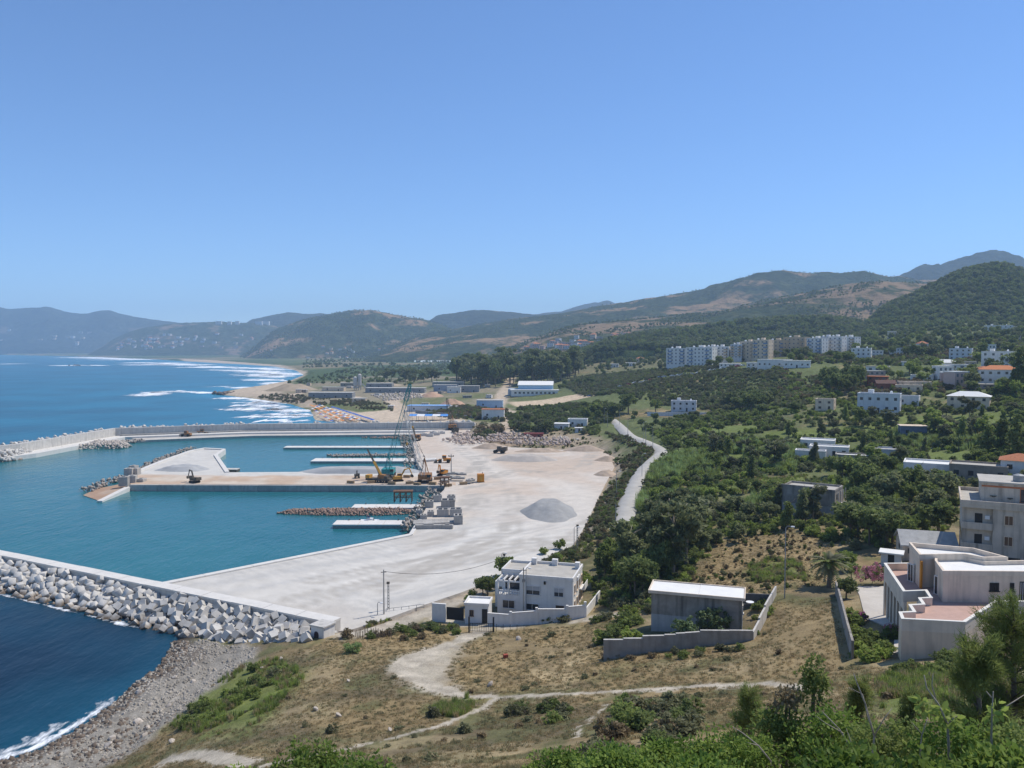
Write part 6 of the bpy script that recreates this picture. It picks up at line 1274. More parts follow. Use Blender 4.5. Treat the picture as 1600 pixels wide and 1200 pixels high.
# ---- utility poles and lamps
def pole(px, py, h, label, kind='plain', d=None, arm=False):
    x, y, z = G(px, py) if not d else PD(px, py, d); o = empty('lamp_post' if kind == 'lamp' else 'utility_pole', (x, y, z), ru(-.3, .3), label=label, cat='lamp post' if kind == 'lamp' else 'utility pole')
    if kind == 'lattice':
        for s in (-1, 1): MB().tube([(s*.16, 0, -.5), (s*.10, 0, h)], .06, 4).build('leg', M_CONCG, o)
        for i in range(int(h/.55)): MB().box(-.16, .16, -.05, .05, .4+i*.55, .55+i*.55).build('rung', M_CONCG, o)
        MB().cbox((0, -.1, h+.15), (.5, .35, .35)).build('floodlight', M_DBRN, o)
    else:
        MB().tube([(0, 0, -.5), (0, 0, h)], [.14, .09] if kind == 'plain' else [.09, .06], 8).build('pole', M_CONCG if kind == 'plain' else M_STEEL, o)
        if kind == 'plain': MB().box(-.5, .5, -.05, .05, h-.5, h-.4).build('crossarm', M_DBRN, o)
        else: MB().tube([(0, 0, h), (.2, -.2, h+.35), (.7, -.6, h+.4)], .05, 5).build('arm', M_STEEL, o); MB().cbox((.85, -.7, h+.38), (.5, .28, .14)).build('lamp', M_WHT, o)
    return o
p1 = pole(600, 965, 8.6, 'tall plain grey utility pole beside the lattice post at the lane'); pole(607, 958, 5.4, 'ladder like concrete lattice post with floodlight by the lane', 'lattice'); pole(590, 966, 2.6, 'thin short steel post left of the tall utility pole', 'lamp')
pole(788, 905, 5.0, 'concrete lattice post behind the white villa', 'lattice'); pole(784, 905, 5.2, 'slim curved lamp post behind the white villa', 'lamp'); pole(818, 966, 8.6, 'plain pole standing against the white villa front wall'); pole(822, 962, 8.0, 'lamp post with white head before the white villa', 'lamp')
pole(902, 858, 5.4, 'lattice post on the yard edge by the shrubs', 'lattice'); pole(897, 860, 5.2, 'thin lamp post on the yard edge by the shrubs', 'lamp'); pole(1226, 935, 10.5, 'tall lamp post standing in the dry field beyond the shed', 'lamp')
for k, (px, py) in enumerate([(949, 668), (968, 664), (981, 682), (944, 662), (1009, 700), (1005, 690), (1020, 703), (963, 776), (962, 836), (1003, 745)]): pole(px, py, 8.5 if k < 7 else 7.5, 'slim lamp post along the winding asphalt road, number %s from the top' % ['three', 'one', 'four', 'two', 'six', 'five', 'seven', 'nine', 'ten', 'eight'][k], 'lamp' if k % 2 else 'plain')
c = MB(); a = Vector((p1.location.x, p1.location.y, p1.location.z+8.3)); b_ = Vector((*G(792, 912)[:2], 8.5)); c.tube([a.lerp(b_, t)-Vector((0, 0, 4.5*t*(1-t)*1.5)) for t in np.linspace(0, 1, 14)], .035, 4); tag(c.build('overhead_cable', M_BLK), 'thin sagging cable from the tall utility pole towards the villa', 'cable')

# ---- scattered plants nobody could count (instanced on points)
def scatter(name, pts, protos, smin, smax, zoff=0, tilt=.15, vz=(.8, 1.2)):
    col = bpy.data.collections.new(name+'_kit')
    for i, (me) in enumerate(protos): o = bpy.data.objects.new('%s_%02d' % (name, i), me); col.objects.link(o)
    n = len(pts); me = bpy.data.meshes.new(name); P_ = np.array(pts, np.float32); P_[:, 2] += zoff; me.vertices.add(n); me.vertices.foreach_set('co', P_.ravel())
    ro = np.stack([rng.uniform(-tilt, tilt, n), rng.uniform(-tilt, tilt, n), rng.uniform(0, 6.28, n)], 1).astype(np.float32); s = rng.uniform(0, 1, n)**1.6*(smax-smin)+smin; sc = np.stack([s, s, s*rng.uniform(*vz, n)], 1).astype(np.float32)
    for nm, ty, arr, fld in (('rot', 'FLOAT_VECTOR', ro.ravel(), 'vector'), ('scl', 'FLOAT_VECTOR', sc.ravel(), 'vector'), ('pid', 'INT', rng.integers(0, len(protos), n).astype(np.int32), 'value')):
        a_ = me.attributes.new(nm, ty, 'POINT'); a_.data.foreach_set(fld, arr)
    ob = link(name, me); tag(ob, kind='stuff'); g = bpy.data.node_groups.new(name, 'GeometryNodeTree'); g.interface.new_socket('Geometry', in_out='INPUT', socket_type='NodeSocketGeometry'); g.interface.new_socket('Geometry', in_out='OUTPUT', socket_type='NodeSocketGeometry')
    N, L = g.nodes, g.links; gi = N.new('NodeGroupInput'); go = N.new('NodeGroupOutput'); ip = N.new('GeometryNodeInstanceOnPoints'); ci = N.new('GeometryNodeCollectionInfo'); ci.inputs[0].default_value = col; ci.inputs[1].default_value = True; ci.inputs[2].default_value = True
    L.new(gi.outputs[0], ip.inputs['Points']); L.new(ci.outputs[0], ip.inputs['Instance']); ip.inputs['Pick Instance'].default_value = True
    for nm, ty, sk in (('rot', 'FLOAT_VECTOR', 'Rotation'), ('scl', 'FLOAT_VECTOR', 'Scale'), ('pid', 'INT', 'Instance Index')):
        na = N.new('GeometryNodeInputNamedAttribute'); na.data_type = ty; na.inputs[0].default_value = nm; L.new(na.outputs[0], ip.inputs[sk])
    L.new(ip.outputs[0], go.inputs[0]); md = ob.modifiers.new('scatter', 'NODES'); md.node_group = g; return ob
def blades(name, n, h, w, spread, m, seed, bend=.35, per=3):
    r = np.random.default_rng(seed); V = []; F = []
    for i in range(n):
        a = r.uniform(0, 6.28); q = r.uniform(0, spread); x, y = q*math.cos(a), q*math.sin(a); b = r.uniform(0, 6.28); hh = h*r.uniform(.5, 1.1); l = bend*hh*r.uniform(.2, 1); ww = w*r.uniform(.7, 1.3); k = len(V); ca, sa = math.cos(b), math.sin(b)
        V += [(x-sa*ww, y+ca*ww, 0), (x+sa*ww, y-ca*ww, 0), (x+ca*l*.35+sa*ww*.8, y+sa*l*.35-ca*ww*.8, hh*.6), (x+ca*l*.35-sa*ww*.8, y+sa*l*.35+ca*ww*.8, hh*.6), (x+ca*l, y+sa*l, hh)]
        F += [(k, k+1, k+2), (k, k+2, k+3), (k+3, k+2, k+4)]
    return np_mesh(name, V, F, m)
def bush_protos(lms): return [colored(KIT['shrub'][i % 4][1], lm) for i, lm in enumerate(lms)]
DRYT = [blades('tuft', 38, .24, .016, .46, LM[l], i, .5) for i, l in enumerate(('dry', 'dry', 'olive', 'dry', 'olive', 'dry'))]
GRT = [blades('tuft', 26, .6, .022, .3, LM[l], 20+i, .5) for i, l in enumerate(('mid', 'light', 'light', 'dry'))]
CANE = [blades('cane', 46, 1.0, .028, .38, LM[l], 40+i, .45) for i, l in enumerate(('cane', 'cane', 'light', 'mid'))]
def wpts(poly_px, n, keep=None, lawn=False):
    pl = GN(poly_px); out = []
    X, Y, Z = np.array(pts_poly(pl, n, lambda X, Y: H0(X, Y))).T; ok = sdist(X, Y, YARD) < -.5
    for a, b, r in AVOID: ok &= (X-a)**2+(Y-b)**2 > (r*.8)**2
    ok &= line_dist(X, Y, ROADW) > 2.7
    for p_, w in list(paths.values())+[LANE, LANE2]: ok &= line_dist(X, Y, p_) > w*.95
    ok &= sdist(X, Y, BARE) < .3; ok &= (sdist(X, Y, PEBBLE) < .6); ok &= Z > SEA+.5
    if not lawn:
        for g_ in GREEN[4:]: ok &= sdist(X, Y, g_) < .5
    if keep is not None: ok &= keep(X, Y)
    return list(zip(X[ok], Y[ok], Z[ok]))
SLOPE = [(160, 1200), (260, 1125), (330, 1080), (420, 1025), (520, 995), (600, 985), (700, 995), (800, 985), (960, 968), (1000, 1010), (1180, 1010), (1215, 935), (1300, 935), (1330, 1040), (1420, 1050), (1600, 1060), (1600, 1260), (160, 1260)]
scatter('dry_grass', wpts(SLOPE, 26000, lambda X, Y: (fbm(X/5, Y/5, 33) > .34) & np.all([sdist(X, Y, g) < .5 for g in GREEN], 0)), DRYT, .4, .95)
scatter('dry_grass', wpts([(1060, 930), (1110, 850), (1230, 825), (1300, 850), (1290, 915), (1210, 930)], 3600), DRYT, .4, .9)
scatter('green_grass', [p for g in ([(265, 1135), (300, 1095), (380, 1040), (430, 1030), (480, 1055), (400, 1145), (330, 1150)], [(1165, 890), (1200, 872), (1250, 878), (1262, 908), (1180, 912)], [(670, 1115), (720, 1088), (748, 1093), (722, 1122)], [(1370, 1060), (1440, 1045), (1500, 1065), (1500, 1115), (1380, 1125)], [(1130, 752), (1262, 742), (1264, 762), (1140, 774)]) for p in wpts(g, 1700, lambda X, Y: fbm(X/3.5, Y/3.5, 35)+.12*fbm(X/.9, Y/.9, 36) > .50, True)], GRT, .6, 1.5)
# undergrowth over the hillside
def patch(s, t): return lambda X, Y: fbm(X/16, Y/16, s) > t
H1 = [(945, 880), (965, 830), (990, 790), (1010, 730), (1045, 700), (1000, 668), (1100, 640), (1250, 630), (1420, 620), (1620, 600), (1640, 760), (1500, 770), (1480, 830), (1400, 860), (1310, 860), (1240, 825), (1120, 850), (1080, 910)]
scatter('undergrowth', wpts(H1, 5000, patch(51, .40)), bush_protos(['mid', 'dark', 'olive', 'light', 'euc', 'mid']), 1.0, 3.0)
scatter('undergrowth', wpts(H1, 3600, patch(52, .46)), bush_protos(['light', 'mid', 'light']), 1.2, 2.6)
scatter('cane_thicket', wpts([(985, 800), (1000, 745), (1050, 715), (1150, 690), (1260, 705), (1240, 740), (1120, 765), (1060, 790), (1040, 800)], 2200, patch(53, .42)), CANE, 1.6, 3.0)
scatter('cane_thicket', wpts([(1120, 800), (1200, 775), (1320, 760), (1420, 740), (1400, 790), (1300, 800)], 1200, patch(54, .45)), CANE, 1.5, 2.8)
scatter('cane_thicket', wpts([(1390, 660), (1580, 645), (1600, 690), (1400, 705)], 1200, patch(55, .42)), CANE, 1.6, 2.8)
scatter('undergrowth', wpts([(900, 850), (925, 805), (945, 770), (985, 735), (970, 720), (1000, 700), (960, 690), (945, 675), (1000, 690), (1030, 706), (990, 770), (965, 830), (930, 870)], 900), bush_protos(['olive', 'brown', 'mid', 'olive']), .9, 2.0)
scatter('maquis', wpts([(880, 605), (900, 590), (1000, 580), (1180, 578), (1250, 590), (1260, 640), (1120, 640), (1000, 625), (940, 618)], 5200), bush_protos(['olive', 'mid', 'euc', 'olive']), 1.8, 3.6)
scatter('maquis', wpts([(1180, 578), (1330, 570), (1620, 560), (1620, 520), (1400, 540), (1240, 555), (1200, 640), (1620, 610)], 3600), bush_protos(['euc', 'mid', 'olive', 'light', 'brown']), 1.8, 4.2)
scatter('beach_scrub', wpts([(400, 622), (440, 616), (560, 626), (612, 633), (615, 643), (560, 640), (470, 632)], 900, patch(61, .44)), bush_protos(['olive', 'brown', 'olive']), 1.2, 2.8)
scatter('undergrowth', wpts([(640, 640), (720, 635), (790, 640), (795, 660), (700, 655)], 700), bush_protos(['olive', 'mid', 'brown']), 1.6, 3.6)
scatter('undergrowth', wpts([(790, 640), (900, 632), (985, 640), (960, 655), (930, 680), (800, 672)], 1300, patch(57, .42)), bush_protos(['dark', 'olive', 'mid']), 1.8, 4.0)
scatter('undergrowth', wpts([(440, 600), (560, 575), (700, 568), (700, 600), (620, 603), (560, 600)], 900, patch(58, .45)), bush_protos(['dark', 'olive', 'mid']), 3, 7)
scatter('plain_scrub', wpts([(470, 575), (480, 558), (900, 553), (1040, 556), (1040, 572), (900, 580), (700, 568)], 3000, lambda X, Y: fbm(X/90, Y/90, 59) > .5), bush_protos(['dark', 'mid', 'olive', 'dark']), 4, 10)
# woods on the hills: far masses
def hill_pts(h, n, keep, lo=.05, hi=1.0):
    X, Y, Z = h; nv = 70 if X.shape[0] > 90 else X.shape[0]*3//4; out = []
    i = rng.integers(int(nv*lo), int(nv*hi)-1, n); j = rng.integers(0, X.shape[1]-1, n); a, b_ = rng.random(n), rng.random(n)
    f = lambda A: A[i, j]*(1-a)*(1-b_)+A[i+1, j]*a*(1-b_)+A[i, j+1]*(1-a)*b_+A[i+1, j+1]*a*b_
    x, y, z = f(X), f(Y), f(Z); ok = keep(x, y); return list(zip(x[ok], y[ok], z[ok]))
big = [colored(KIT['broadleaf'][i][1], l) for i, l in enumerate(('dark', 'mid', 'dark', 'euc'))]
scatter('hill_wood', hill_pts(hA, 8000, lambda x, y: (x > 330)), big, 6, 12)
scatter('hill_wood', hill_pts(hK, 7000, lambda x, y: fbm(x/60, y/60, 4) > .38), big, 6, 13)
scatter('hill_wood', hill_pts(hB, 9000, lambda x, y: fbm(x/90, y/90, 4) > .52), big, 4, 9)
scatter('hill_wood', hill_pts(hG, 6000, lambda x, y: fbm(x/90, y/90, 6) > .5), big, 5, 10)
scatter('hill_wood', hill_pts(hC, 6000, lambda x, y: fbm(x/160, y/160, 6) > .52, .02, .9), big, 4, 8)
def world_pts(x0, x1, y0, y1, n, keep):
    X = rng.uniform(x0, x1, n); Y = rng.uniform(y0, y1, n); ok = keep(X, Y); X = X[ok]; Y = Y[ok]
    for a, b, r in AVOID:
        o_ = (X-a)**2+(Y-b)**2 > (r*.8)**2; X = X[o_]; Y = Y[o_]
    return list(zip(X, Y, H0(X, Y)))
scatter('slope_wood', world_pts(230, 1500, 640, 1700, 9000, lambda X, Y: (X/Y > .26) & (X/Y < .75) & (fbm(X/70, Y/70, 14) > .36)), big, 4, 10)
scatter('slope_wood', world_pts(20, 500, 700, 1500, 2500, lambda X, Y: (X/Y > .05) & (X/Y < .3) & (fbm(X/60, Y/60, 15) > .5)), big, 3, 8)
W0 = [(925, 915), (950, 865), (985, 830), (1010, 812), (1060, 815), (1095, 860), (1080, 910), (1060, 950), (1000, 962), (940, 955)]
scatter('undergrowth', wpts(W0, 900), bush_protos(['mid', 'dark', 'olive', 'light']), .8, 2.2)
scatter('yard_weeds', wpts([(560, 985), (640, 945), (720, 915), (800, 885), (860, 865), (915, 845), (925, 870), (870, 885), (800, 905), (730, 935), (650, 960), (600, 985)], 1500), GRT+DRYT[:2]+bush_protos(['olive'])[:1], .7, 1.6)
scatter('field_weeds', wpts([(1060, 930), (1110, 850), (1230, 825), (1300, 850), (1290, 915), (1210, 930)], 260), bush_protos(['olive', 'mid', 'brown']), .4, 1.1)
scatter('field_weeds', wpts(SLOPE, 240, lambda X, Y: fbm(X/6, Y/6, 38) > .5), bush_protos(['olive', 'brown', 'olive']), .4, 1.1, vz=(.4, .7))
scatter('bank_scrub', wpts([(700, 672), (745, 662), (800, 668), (870, 668), (935, 680), (975, 705), (985, 725), (960, 760), (940, 745), (950, 712), (880, 704), (760, 694)], 520, lambda X, Y: fbm(X/7, Y/7, 66) > .5), bush_protos(['olive', 'brown', 'mid']), .8, 2.0)
# ---- trees one can tell apart
W1 = [(932, 905), (955, 865), (990, 830), (1010, 815), (1060, 820), (1090, 860), (1075, 905), (1050, 945), (1000, 955), (950, 950)]
plant('broadleaf', W1, 34, 5, 8.5, ['dark', 'mid', 'dark'], 'dark bushy tree in the grove beside the white villa', 'grove beside the white villa', .95)
for px, py, h in [(1052, 905, 15), (1020, 890, 13), (1070, 885, 13.5), (985, 905, 11), (1040, 865, 14)]: at('eucalyptus', px, py, h, 'euc', 'tall loose eucalyptus rising from the grove between villa and shed', 'eucalyptus between villa and shed', 1.15)
plant('broadleaf', [(740, 945), (780, 925), (800, 905), (860, 880), (915, 870), (925, 900), (930, 925), (925, 935)], 9, 2.5, 4.5, ['mid', 'dark', 'light'], 'small leafy tree in the gardens round the white villa', 'small trees round the white villa', 1.05)
for px, py, h, lm, lb in [(762, 935, 4.5, 'dark', 'rounded dark tree behind the gatehouse'), (735, 948, 2.4, 'mid', 'low clipped bush beside the driveway gate'), (790, 905, 5.5, 'mid', 'upright leafy tree at the rear corner of the white villa'), (945, 905, 6, 'dark', 'dense dark tree right of the white villa'), (875, 862, 3.2, 'light', 'bright green shrubby tree on the yard bank behind the villa'), (850, 870, 2.6, 'light', 'low bright shrub on the yard bank behind the villa')]: at('broadleaf', px, py, h, lm, lb, None, 1.1)
plant('shrub', [(560, 1000), (610, 985), (715, 985), (730, 990), (620, 1003)], 16, .8, 1.5, ['olive', 'mid', 'brown'], 'low grey green bush in the hedge along the dirt lane', 'bushes along the dirt lane', 1.2)
for k in range(9): at('shrub', 815+k*8.2+ru(-2, 2), 972+ru(-2, 2), ru(1.0, 1.8), random.choice(('mid', 'olive', 'dark')), 'grey green bush in the hedge close under the villa wall', 'hedge under the villa wall', 1.3)
for k in range(11): at('shrub', 628+k*8.4+ru(-2, 2), 987-.6*k+ru(-2, 2), ru(1.0, 1.7), random.choice(('mid', 'olive', 'dark')), 'bush in the grey green hedge left of the iron gate', 'hedge left of the iron gate', 1.3)
for k in range(6): at('broadleaf', 740+k*12+ru(-3, 3), 938-k*5.5, ru(2.4, 4.2), random.choice(('mid', 'dark')), 'garden tree in the row between gatehouse and yard', 'garden row behind the gatehouse', 1.1)
plant('shrub', [(770, 985), (860, 980), (960, 972), (960, 965), (860, 973), (780, 978)], 16, .9, 1.7, ['mid', 'olive', 'dark'], 'low bush along the lane before the villa wall', 'bushes before the villa wall', 1.2)
plant('shrub', [(940, 1030), (1000, 1035), (1170, 1015), (1170, 1008), (1000, 1025), (950, 1020)], 15, .8, 1.5, ['olive', 'brown', 'mid'], 'scruffy bush at the foot of the stepped block wall', 'bushes at the stepped wall', 1.2)
plant('shrub', [(920, 1030), (945, 990), (990, 960), (1010, 980), (1000, 1005), (945, 1005)], 16, 1.2, 2.6, ['mid', 'dark', 'light'], 'leafy bush left of the raw grey shed', 'bushes left of the shed', 1.1)
plant('shrub', [(780, 1130), (800, 1100), (880, 1100), (900, 1115), (860, 1135)], 12, .8, 1.5, ['olive', 'mid', 'dark'], 'grey green bush on the slope below the footpath', 'bushes below the footpath', 1.3)
plant('shrub', [(940, 1150), (960, 1110), (1020, 1092), (1080, 1100), (1095, 1140), (1050, 1170), (980, 1170)], 34, 1.0, 2.2, ['dark', 'olive', 'mid', 'brown'], 'dark tangled bush in the large thicket under the footpath', 'bushes in the thicket under the footpath', 1.2)
plant('shrub', [(910, 1185), (950, 1145), (985, 1160), (985, 1200)], 9, .8, 1.5, ['olive', 'cane'], 'silvery green bush at the edge of the dark thicket', 'silvery bushes by the thicket', 1.3)
plant('shrub', [(270, 1130), (330, 1085), (400, 1040), (440, 1040), (420, 1080), (340, 1140)], 26, .9, 1.7, ['mid', 'light', 'mid'], 'bright green bush in the clump above the pebble beach', 'green clump above the pebble beach', 1.3)
for px, py, h, lb in [(550, 1020, 1.8, 'silvery agave like bush on the dry slope'), (720, 1145, 1.4, 'small yellow green bush beside the lower footpath'), (540, 995, 2.0, 'brown dry bush beside the white hut'), (670, 1120, 1.6, 'grey bush on the dry slope left of the footpath fork'), (860, 995, 1.2, 'dull bush in the dry field before the villa wall'), (520, 1145, 1.2, 'small dull bush low on the dry slope'), (800, 1120, 1.6, 'green bush at the footpath fork'), (425, 1060, 1.8, 'broad green bush above the beach clump')]: at('shrub', px, py, h, 'brown' if 'brown' in lb else 'cane' if 'silver' in lb else 'olive', lb, None, 1.2)
# figs in front of the shed: big leaves
def fig(px, py, h, w, label, lm='fig', n=60, per=20, ls=.30):
    x, y = P(px, py, 10.9); z = 10.8; o = empty('fig_tree', (x, y, z), label=label, cat='tree'); lob = [(ru(-.3, .3)*w, ru(-.2, .2)*w, h*ru(.35, .7), w*.28, w*.24, h*.26) for _ in range(6)]; link('trunk', trunk_mesh('trunk', h*.6, .09, 8, BARKP, .1, int(px)), o); link('crown', crown_mesh('crown', lob, n, per, ls, LM[lm], int(px), (.22, .5), 1.2), o)
fig(1066, 1003, 3.6, 3.8, 'small pale leaved fig tree against the raw grey shed'); fig(1122, 998, 4.6, 5.6, 'larger fig tree with broad leaves beside the shed corner', n=90)
plant('shrub', [(1165, 990), (1180, 945), (1205, 935), (1200, 960), (1180, 1000)], 9, .9, 1.6, ['light', 'mid'], 'bright green bush inside the pale boundary wall', 'bushes inside the boundary wall', 1.2)
# palm
def palm(px, py, h, fl, label, n=64, seed=3):
    x, y, z = G(px, py); o = empty('palm_tree', (x, y, z-.2), label=label, cat='tree'); MB().tube([(0, 0, -.3), (.1, 0, h*.5), (0, 0, h)], [.38, .33, .36], 9).build('trunk', BARK, o); r = random.Random(seed)
    for k in range(n):
        a = 2*math.pi*k/n*2.4; e = r.uniform(-.35, 1.2); L_ = fl*r.uniform(.8, 1.1); V = []; F = []; pts = []
        for i in range(9):
            t = i/8; rr = L_*t*math.cos(e*(1-t*.6)); pts.append(Vector((math.cos(a)*rr, math.sin(a)*rr, h+L_*(math.sin(e)*t-.75*t*t*(.6+.4*math.cos(e))))))
        for i in range(1, 9):
            p = pts[i]; d = (pts[i]-pts[i-1]).normalized(); s = Vector((-math.sin(a), math.cos(a), 0)); w = fl*.17*math.sin(math.pi*min(1, (i/8)*.9+.1))
            for sg in (-1, 1):
                for q in (0, .5):
                    b0 = p-d*(pts[i]-pts[i-1]).length*q; tp = b0+s*sg*w+d*w*.7+Vector((0, 0, -w*.35)); k0 = len(V); V += [b0-d*.16, b0+d*.16, tp]; F.append((k0, k0+1, k0+2))
        m = MB(); m.add(V, F); m.build('frond', LM['olive' if k % 3 else 'mid'], o)
palm(1295, 918, 4.0, 3.6, 'date palm with arching grey green fronds at the field corner')
palm(1569, 577, 7.0, 3.0, 'tall palm before the white three storey villa', 26, 5); palm(1505, 578, 5, 2.6, 'slim palm beside the hipped roof bungalow', 22, 6); palm(1495, 580, 4, 2.4, 'short palm beside the little cream hut', 22, 7)
# garden by the near villa
def flower(px, py, h, w, lm, label, n=44):
    x, y, z = G(px, py); o = empty('flowering_bush', (x, y, z), label=label, cat='bush'); lob = [(ru(-.3, .3)*w, ru(-.25, .25)*w, h*ru(.35, .65), w*.3, w*.28, h*.3) for _ in range(5)]; link('stem', trunk_mesh('stem', h*.5, .06, 5, BARK, .1, int(px)), o); link('foliage', crown_mesh('foliage', lob, n, 22, .16, LM['mid'], int(px)+1, (.2, .45)), o); link('blossom', crown_mesh('blossom', lob, n, 34, .19, LM[lm], int(px)+2, (.3, .55), 1.1), o)
flower(1362, 914, 4.0, 5.6, 'pink', 'large pink oleander bush behind the paved court', 80); flower(1342, 972, 1.3, 1.8, 'purple', 'small purple flowering bush by the garden wall', 24); flower(1396, 990, 1.0, 1.6, 'pink', 'low pink flowering bush beside the garden steps', 20)
plant('shrub', [(1325, 1000), (1325, 965), (1335, 955), (1350, 985), (1395, 985), (1395, 1005), (1390, 1030), (1345, 1045)], 24, .9, 1.9, ['light', 'mid', 'mid'], 'green garden bush between the dark wall and the cream villa', 'garden bushes by the cream villa', 1.1)
plant('shrub', [(1400, 1050), (1420, 1038), (1490, 1032), (1500, 1045), (1420, 1060)], 12, 1.0, 1.8, ['mid', 'dark'], 'hedge bush at the foot of the cream villa wall', 'hedge at the cream villa', 1.2)
for px, py, h, lm, lb in [(1322, 935, 3.4, 'dark', 'dense round tree right of the date palm'), (1330, 905, 3.0, 'mid', 'leafy garden tree before the pink oleander'), (1320, 892, 4.0, 'light', 'bright leafy tree behind the date palm')]: at('broadleaf', px, py, h, lm, lb, None, 1.1)
# hillside trees
plant('broadleaf', [(1310, 870), (1340, 800), (1400, 770), (1490, 770), (1500, 850), (1420, 862)], 26, 5, 9, ['dark', 'mid', 'euc'], 'dark tree in the grove left of the four storey block', 'grove left of the four storey block', 1.1)
plant('broadleaf', [(1300, 760), (1310, 735), (1400, 735), (1420, 760), (1340, 775)], 14, 4.5, 7.5, ['dark', 'dark', 'mid'], 'dark tree in the clump behind the raw grey house', 'trees behind the raw grey house', 1.1)
plant('broadleaf', [(1080, 850), (1100, 790), (1220, 810), (1240, 830), (1120, 860)], 16, 3, 5.5, ['mid', 'euc', 'dark'], 'rounded tree on the slope below the raw grey house', 'trees below the raw grey house', 1.1)
plant('broadleaf', [(1040, 790), (1060, 760), (1220, 760), (1220, 800), (1100, 810)], 20, 2.6, 5, ['mid', 'olive', 'dark', 'light'], 'small tree on the terraced slope right of the road', 'trees on the terraced slope', 1.15)
plant('broadleaf', [(1060, 720), (1080, 680), (1250, 660), (1240, 735), (1120, 745)], 30, 2.6, 5.2, ['mid', 'dark', 'olive', 'light'], 'bushy tree on the green slope above the asphalt road', 'trees above the asphalt road', 1.2)
plant('broadleaf', [(1250, 690), (1300, 650), (1420, 640), (1600, 640), (1620, 720), (1450, 735), (1320, 705)], 44, 3, 6, ['mid', 'dark', 'olive', 'euc'], 'bushy tree among the scattered white houses', 'trees among the scattered white houses', 1.15, 'hillside_tree')
plant('broadleaf', [(980, 650), (1060, 655), (1250, 640), (1250, 660), (1080, 678), (1020, 690)], 26, 3, 6.5, ['dark', 'mid', 'euc'], 'dark tree in the belt below the walled white house', 'trees below the walled white house', 1.15)
plant('broadleaf', [(1100, 640), (1130, 625), (1200, 620), (1220, 635), (1180, 645)], 20, 7, 12, ['dark', 'dark', 'euc'], 'tall dark tree in the clump right of the walled white house', 'clump right of the walled white house', .95)
plant('broadleaf', [(1265, 615), (1270, 600), (1340, 595), (1350, 612), (1310, 622)], 20, 9, 15, ['dark', 'dark'], 'tall dark tree in the big grove on the middle slope', 'big grove on the middle slope', .95)
plant('broadleaf', [(1310, 585), (1330, 570), (1620, 560), (1620, 620), (1420, 612), (1350, 590)], 50, 4.5, 10, ['dark', 'mid', 'euc', 'light'], 'leafy tree among the upper hillside houses', 'trees among the upper houses', 1.1, 'hillside_tree')
plant('broadleaf', [(1290, 555), (1400, 545), (1620, 520), (1620, 560), (1400, 562)], 40, 7, 14, ['dark', 'mid', 'mid', 'euc'], 'tree in the green belt above the upper houses', 'green belt above the upper houses', 1.0, 'hillside_tree')
plant('broadleaf', [(1080, 575), (1130, 572), (1260, 570), (1340, 562), (1330, 570), (1130, 577)], 16, 6, 10, ['mid', 'dark'], 'street tree among the apartment blocks', 'street trees among the apartment blocks', 1.0, 'street_tree')
plant('broadleaf', [(900, 575), (930, 560), (1040, 558), (1040, 572), (940, 582)], 22, 6, 12, ['dark', 'euc', 'mid'], 'tree beyond the bend of the shelf road', 'trees beyond the shelf road', 1.0, 'hillside_tree')
plant('pine', [(1060, 800), (1080, 700), (1250, 660), (1600, 640), (1600, 740), (1480, 790), (1300, 830), (1130, 850)], 34, 4.5, 9, ['dark', 'mid', 'euc'], 'slender pointed tree standing out of the hillside scrub', 'slender trees on the hillside', .8)
plant('eucalyptus', [(1060, 800), (1080, 700), (1250, 660), (1600, 640), (1600, 740), (1480, 790), (1300, 830), (1130, 850)], 26, 5, 10, ['euc', 'olive', 'light'], 'loose open crowned tree on the terraced hillside', 'open crowned trees on the hillside', 1.3, 'open_crowned_tree')
for px, py, h, lb in [(1543, 712, 10, 'slender dark cypress, leftmost of the three by the houses'), (1566, 708, 11, 'broad dark cypress in the middle of the three'), (1588, 722, 14, 'tallest dark cypress at the frame edge'), (1592, 612, 22, 'very tall dark cypress beside the orange roofed house')]: at('cypress', px, py, h, 'dark', lb, None, 1.5)
at('broadleaf', 982, 646, 14, 'dark', 'single large dark tree standing before the sandy field', None, .95); at('broadleaf', 1024, 645, 9, 'mid', 'rounded tree left of the walled white house', None, 1.1); at('broadleaf', 1050, 632, 8, 'mid', 'dark spreading tree behind the walled white house', None, 1.1)
GRV = [(698, 607), (760, 605), (860, 600), (906, 590), (905, 580), (800, 582), (720, 588)]
plant('broadleaf', GRV, 110, 20, 33, ['euc', 'dark', 'euc'], 'tall eucalyptus in the dense grove beyond the works', 'eucalyptus grove beyond the works', .75, 'eucalyptus_tree')
plant('eucalyptus', GRV, 30, 26, 36, ['euc', 'dark'], 'tallest loose crowned eucalyptus in the dense grove beyond the works', 'tallest eucalyptus of the grove', 1.2)
plant('eucalyptus', [(588, 598), (600, 590), (640, 588), (690, 592), (690, 600), (620, 600)], 16, 12, 18, ['euc', 'dark'], 'eucalyptus in the loose row left of the grove', 'loose eucalyptus row', 1.4)
plant('broadleaf', [(805, 668), (830, 655), (860, 660), (862, 676), (820, 678)], 10, 4, 8, ['dark', 'olive'], 'dark tree in the clump left of the white sheds', 'clump left of the white sheds', 1.2)
plant('broadleaf', [(890, 650), (930, 640), (980, 650), (940, 660)], 12, 5, 9, ['dark', 'mid'], 'dark tree in the belt behind the white sheds', 'belt behind the white sheds', 1.1)
plant('shrub', [(725, 680), (750, 665), (790, 665), (790, 678), (750, 688)], 14, 3, 5.5, ['olive', 'dark', 'brown'], 'scrubby bush on the earth mound at the yard back', 'scrub on the earth mound', 1.3)
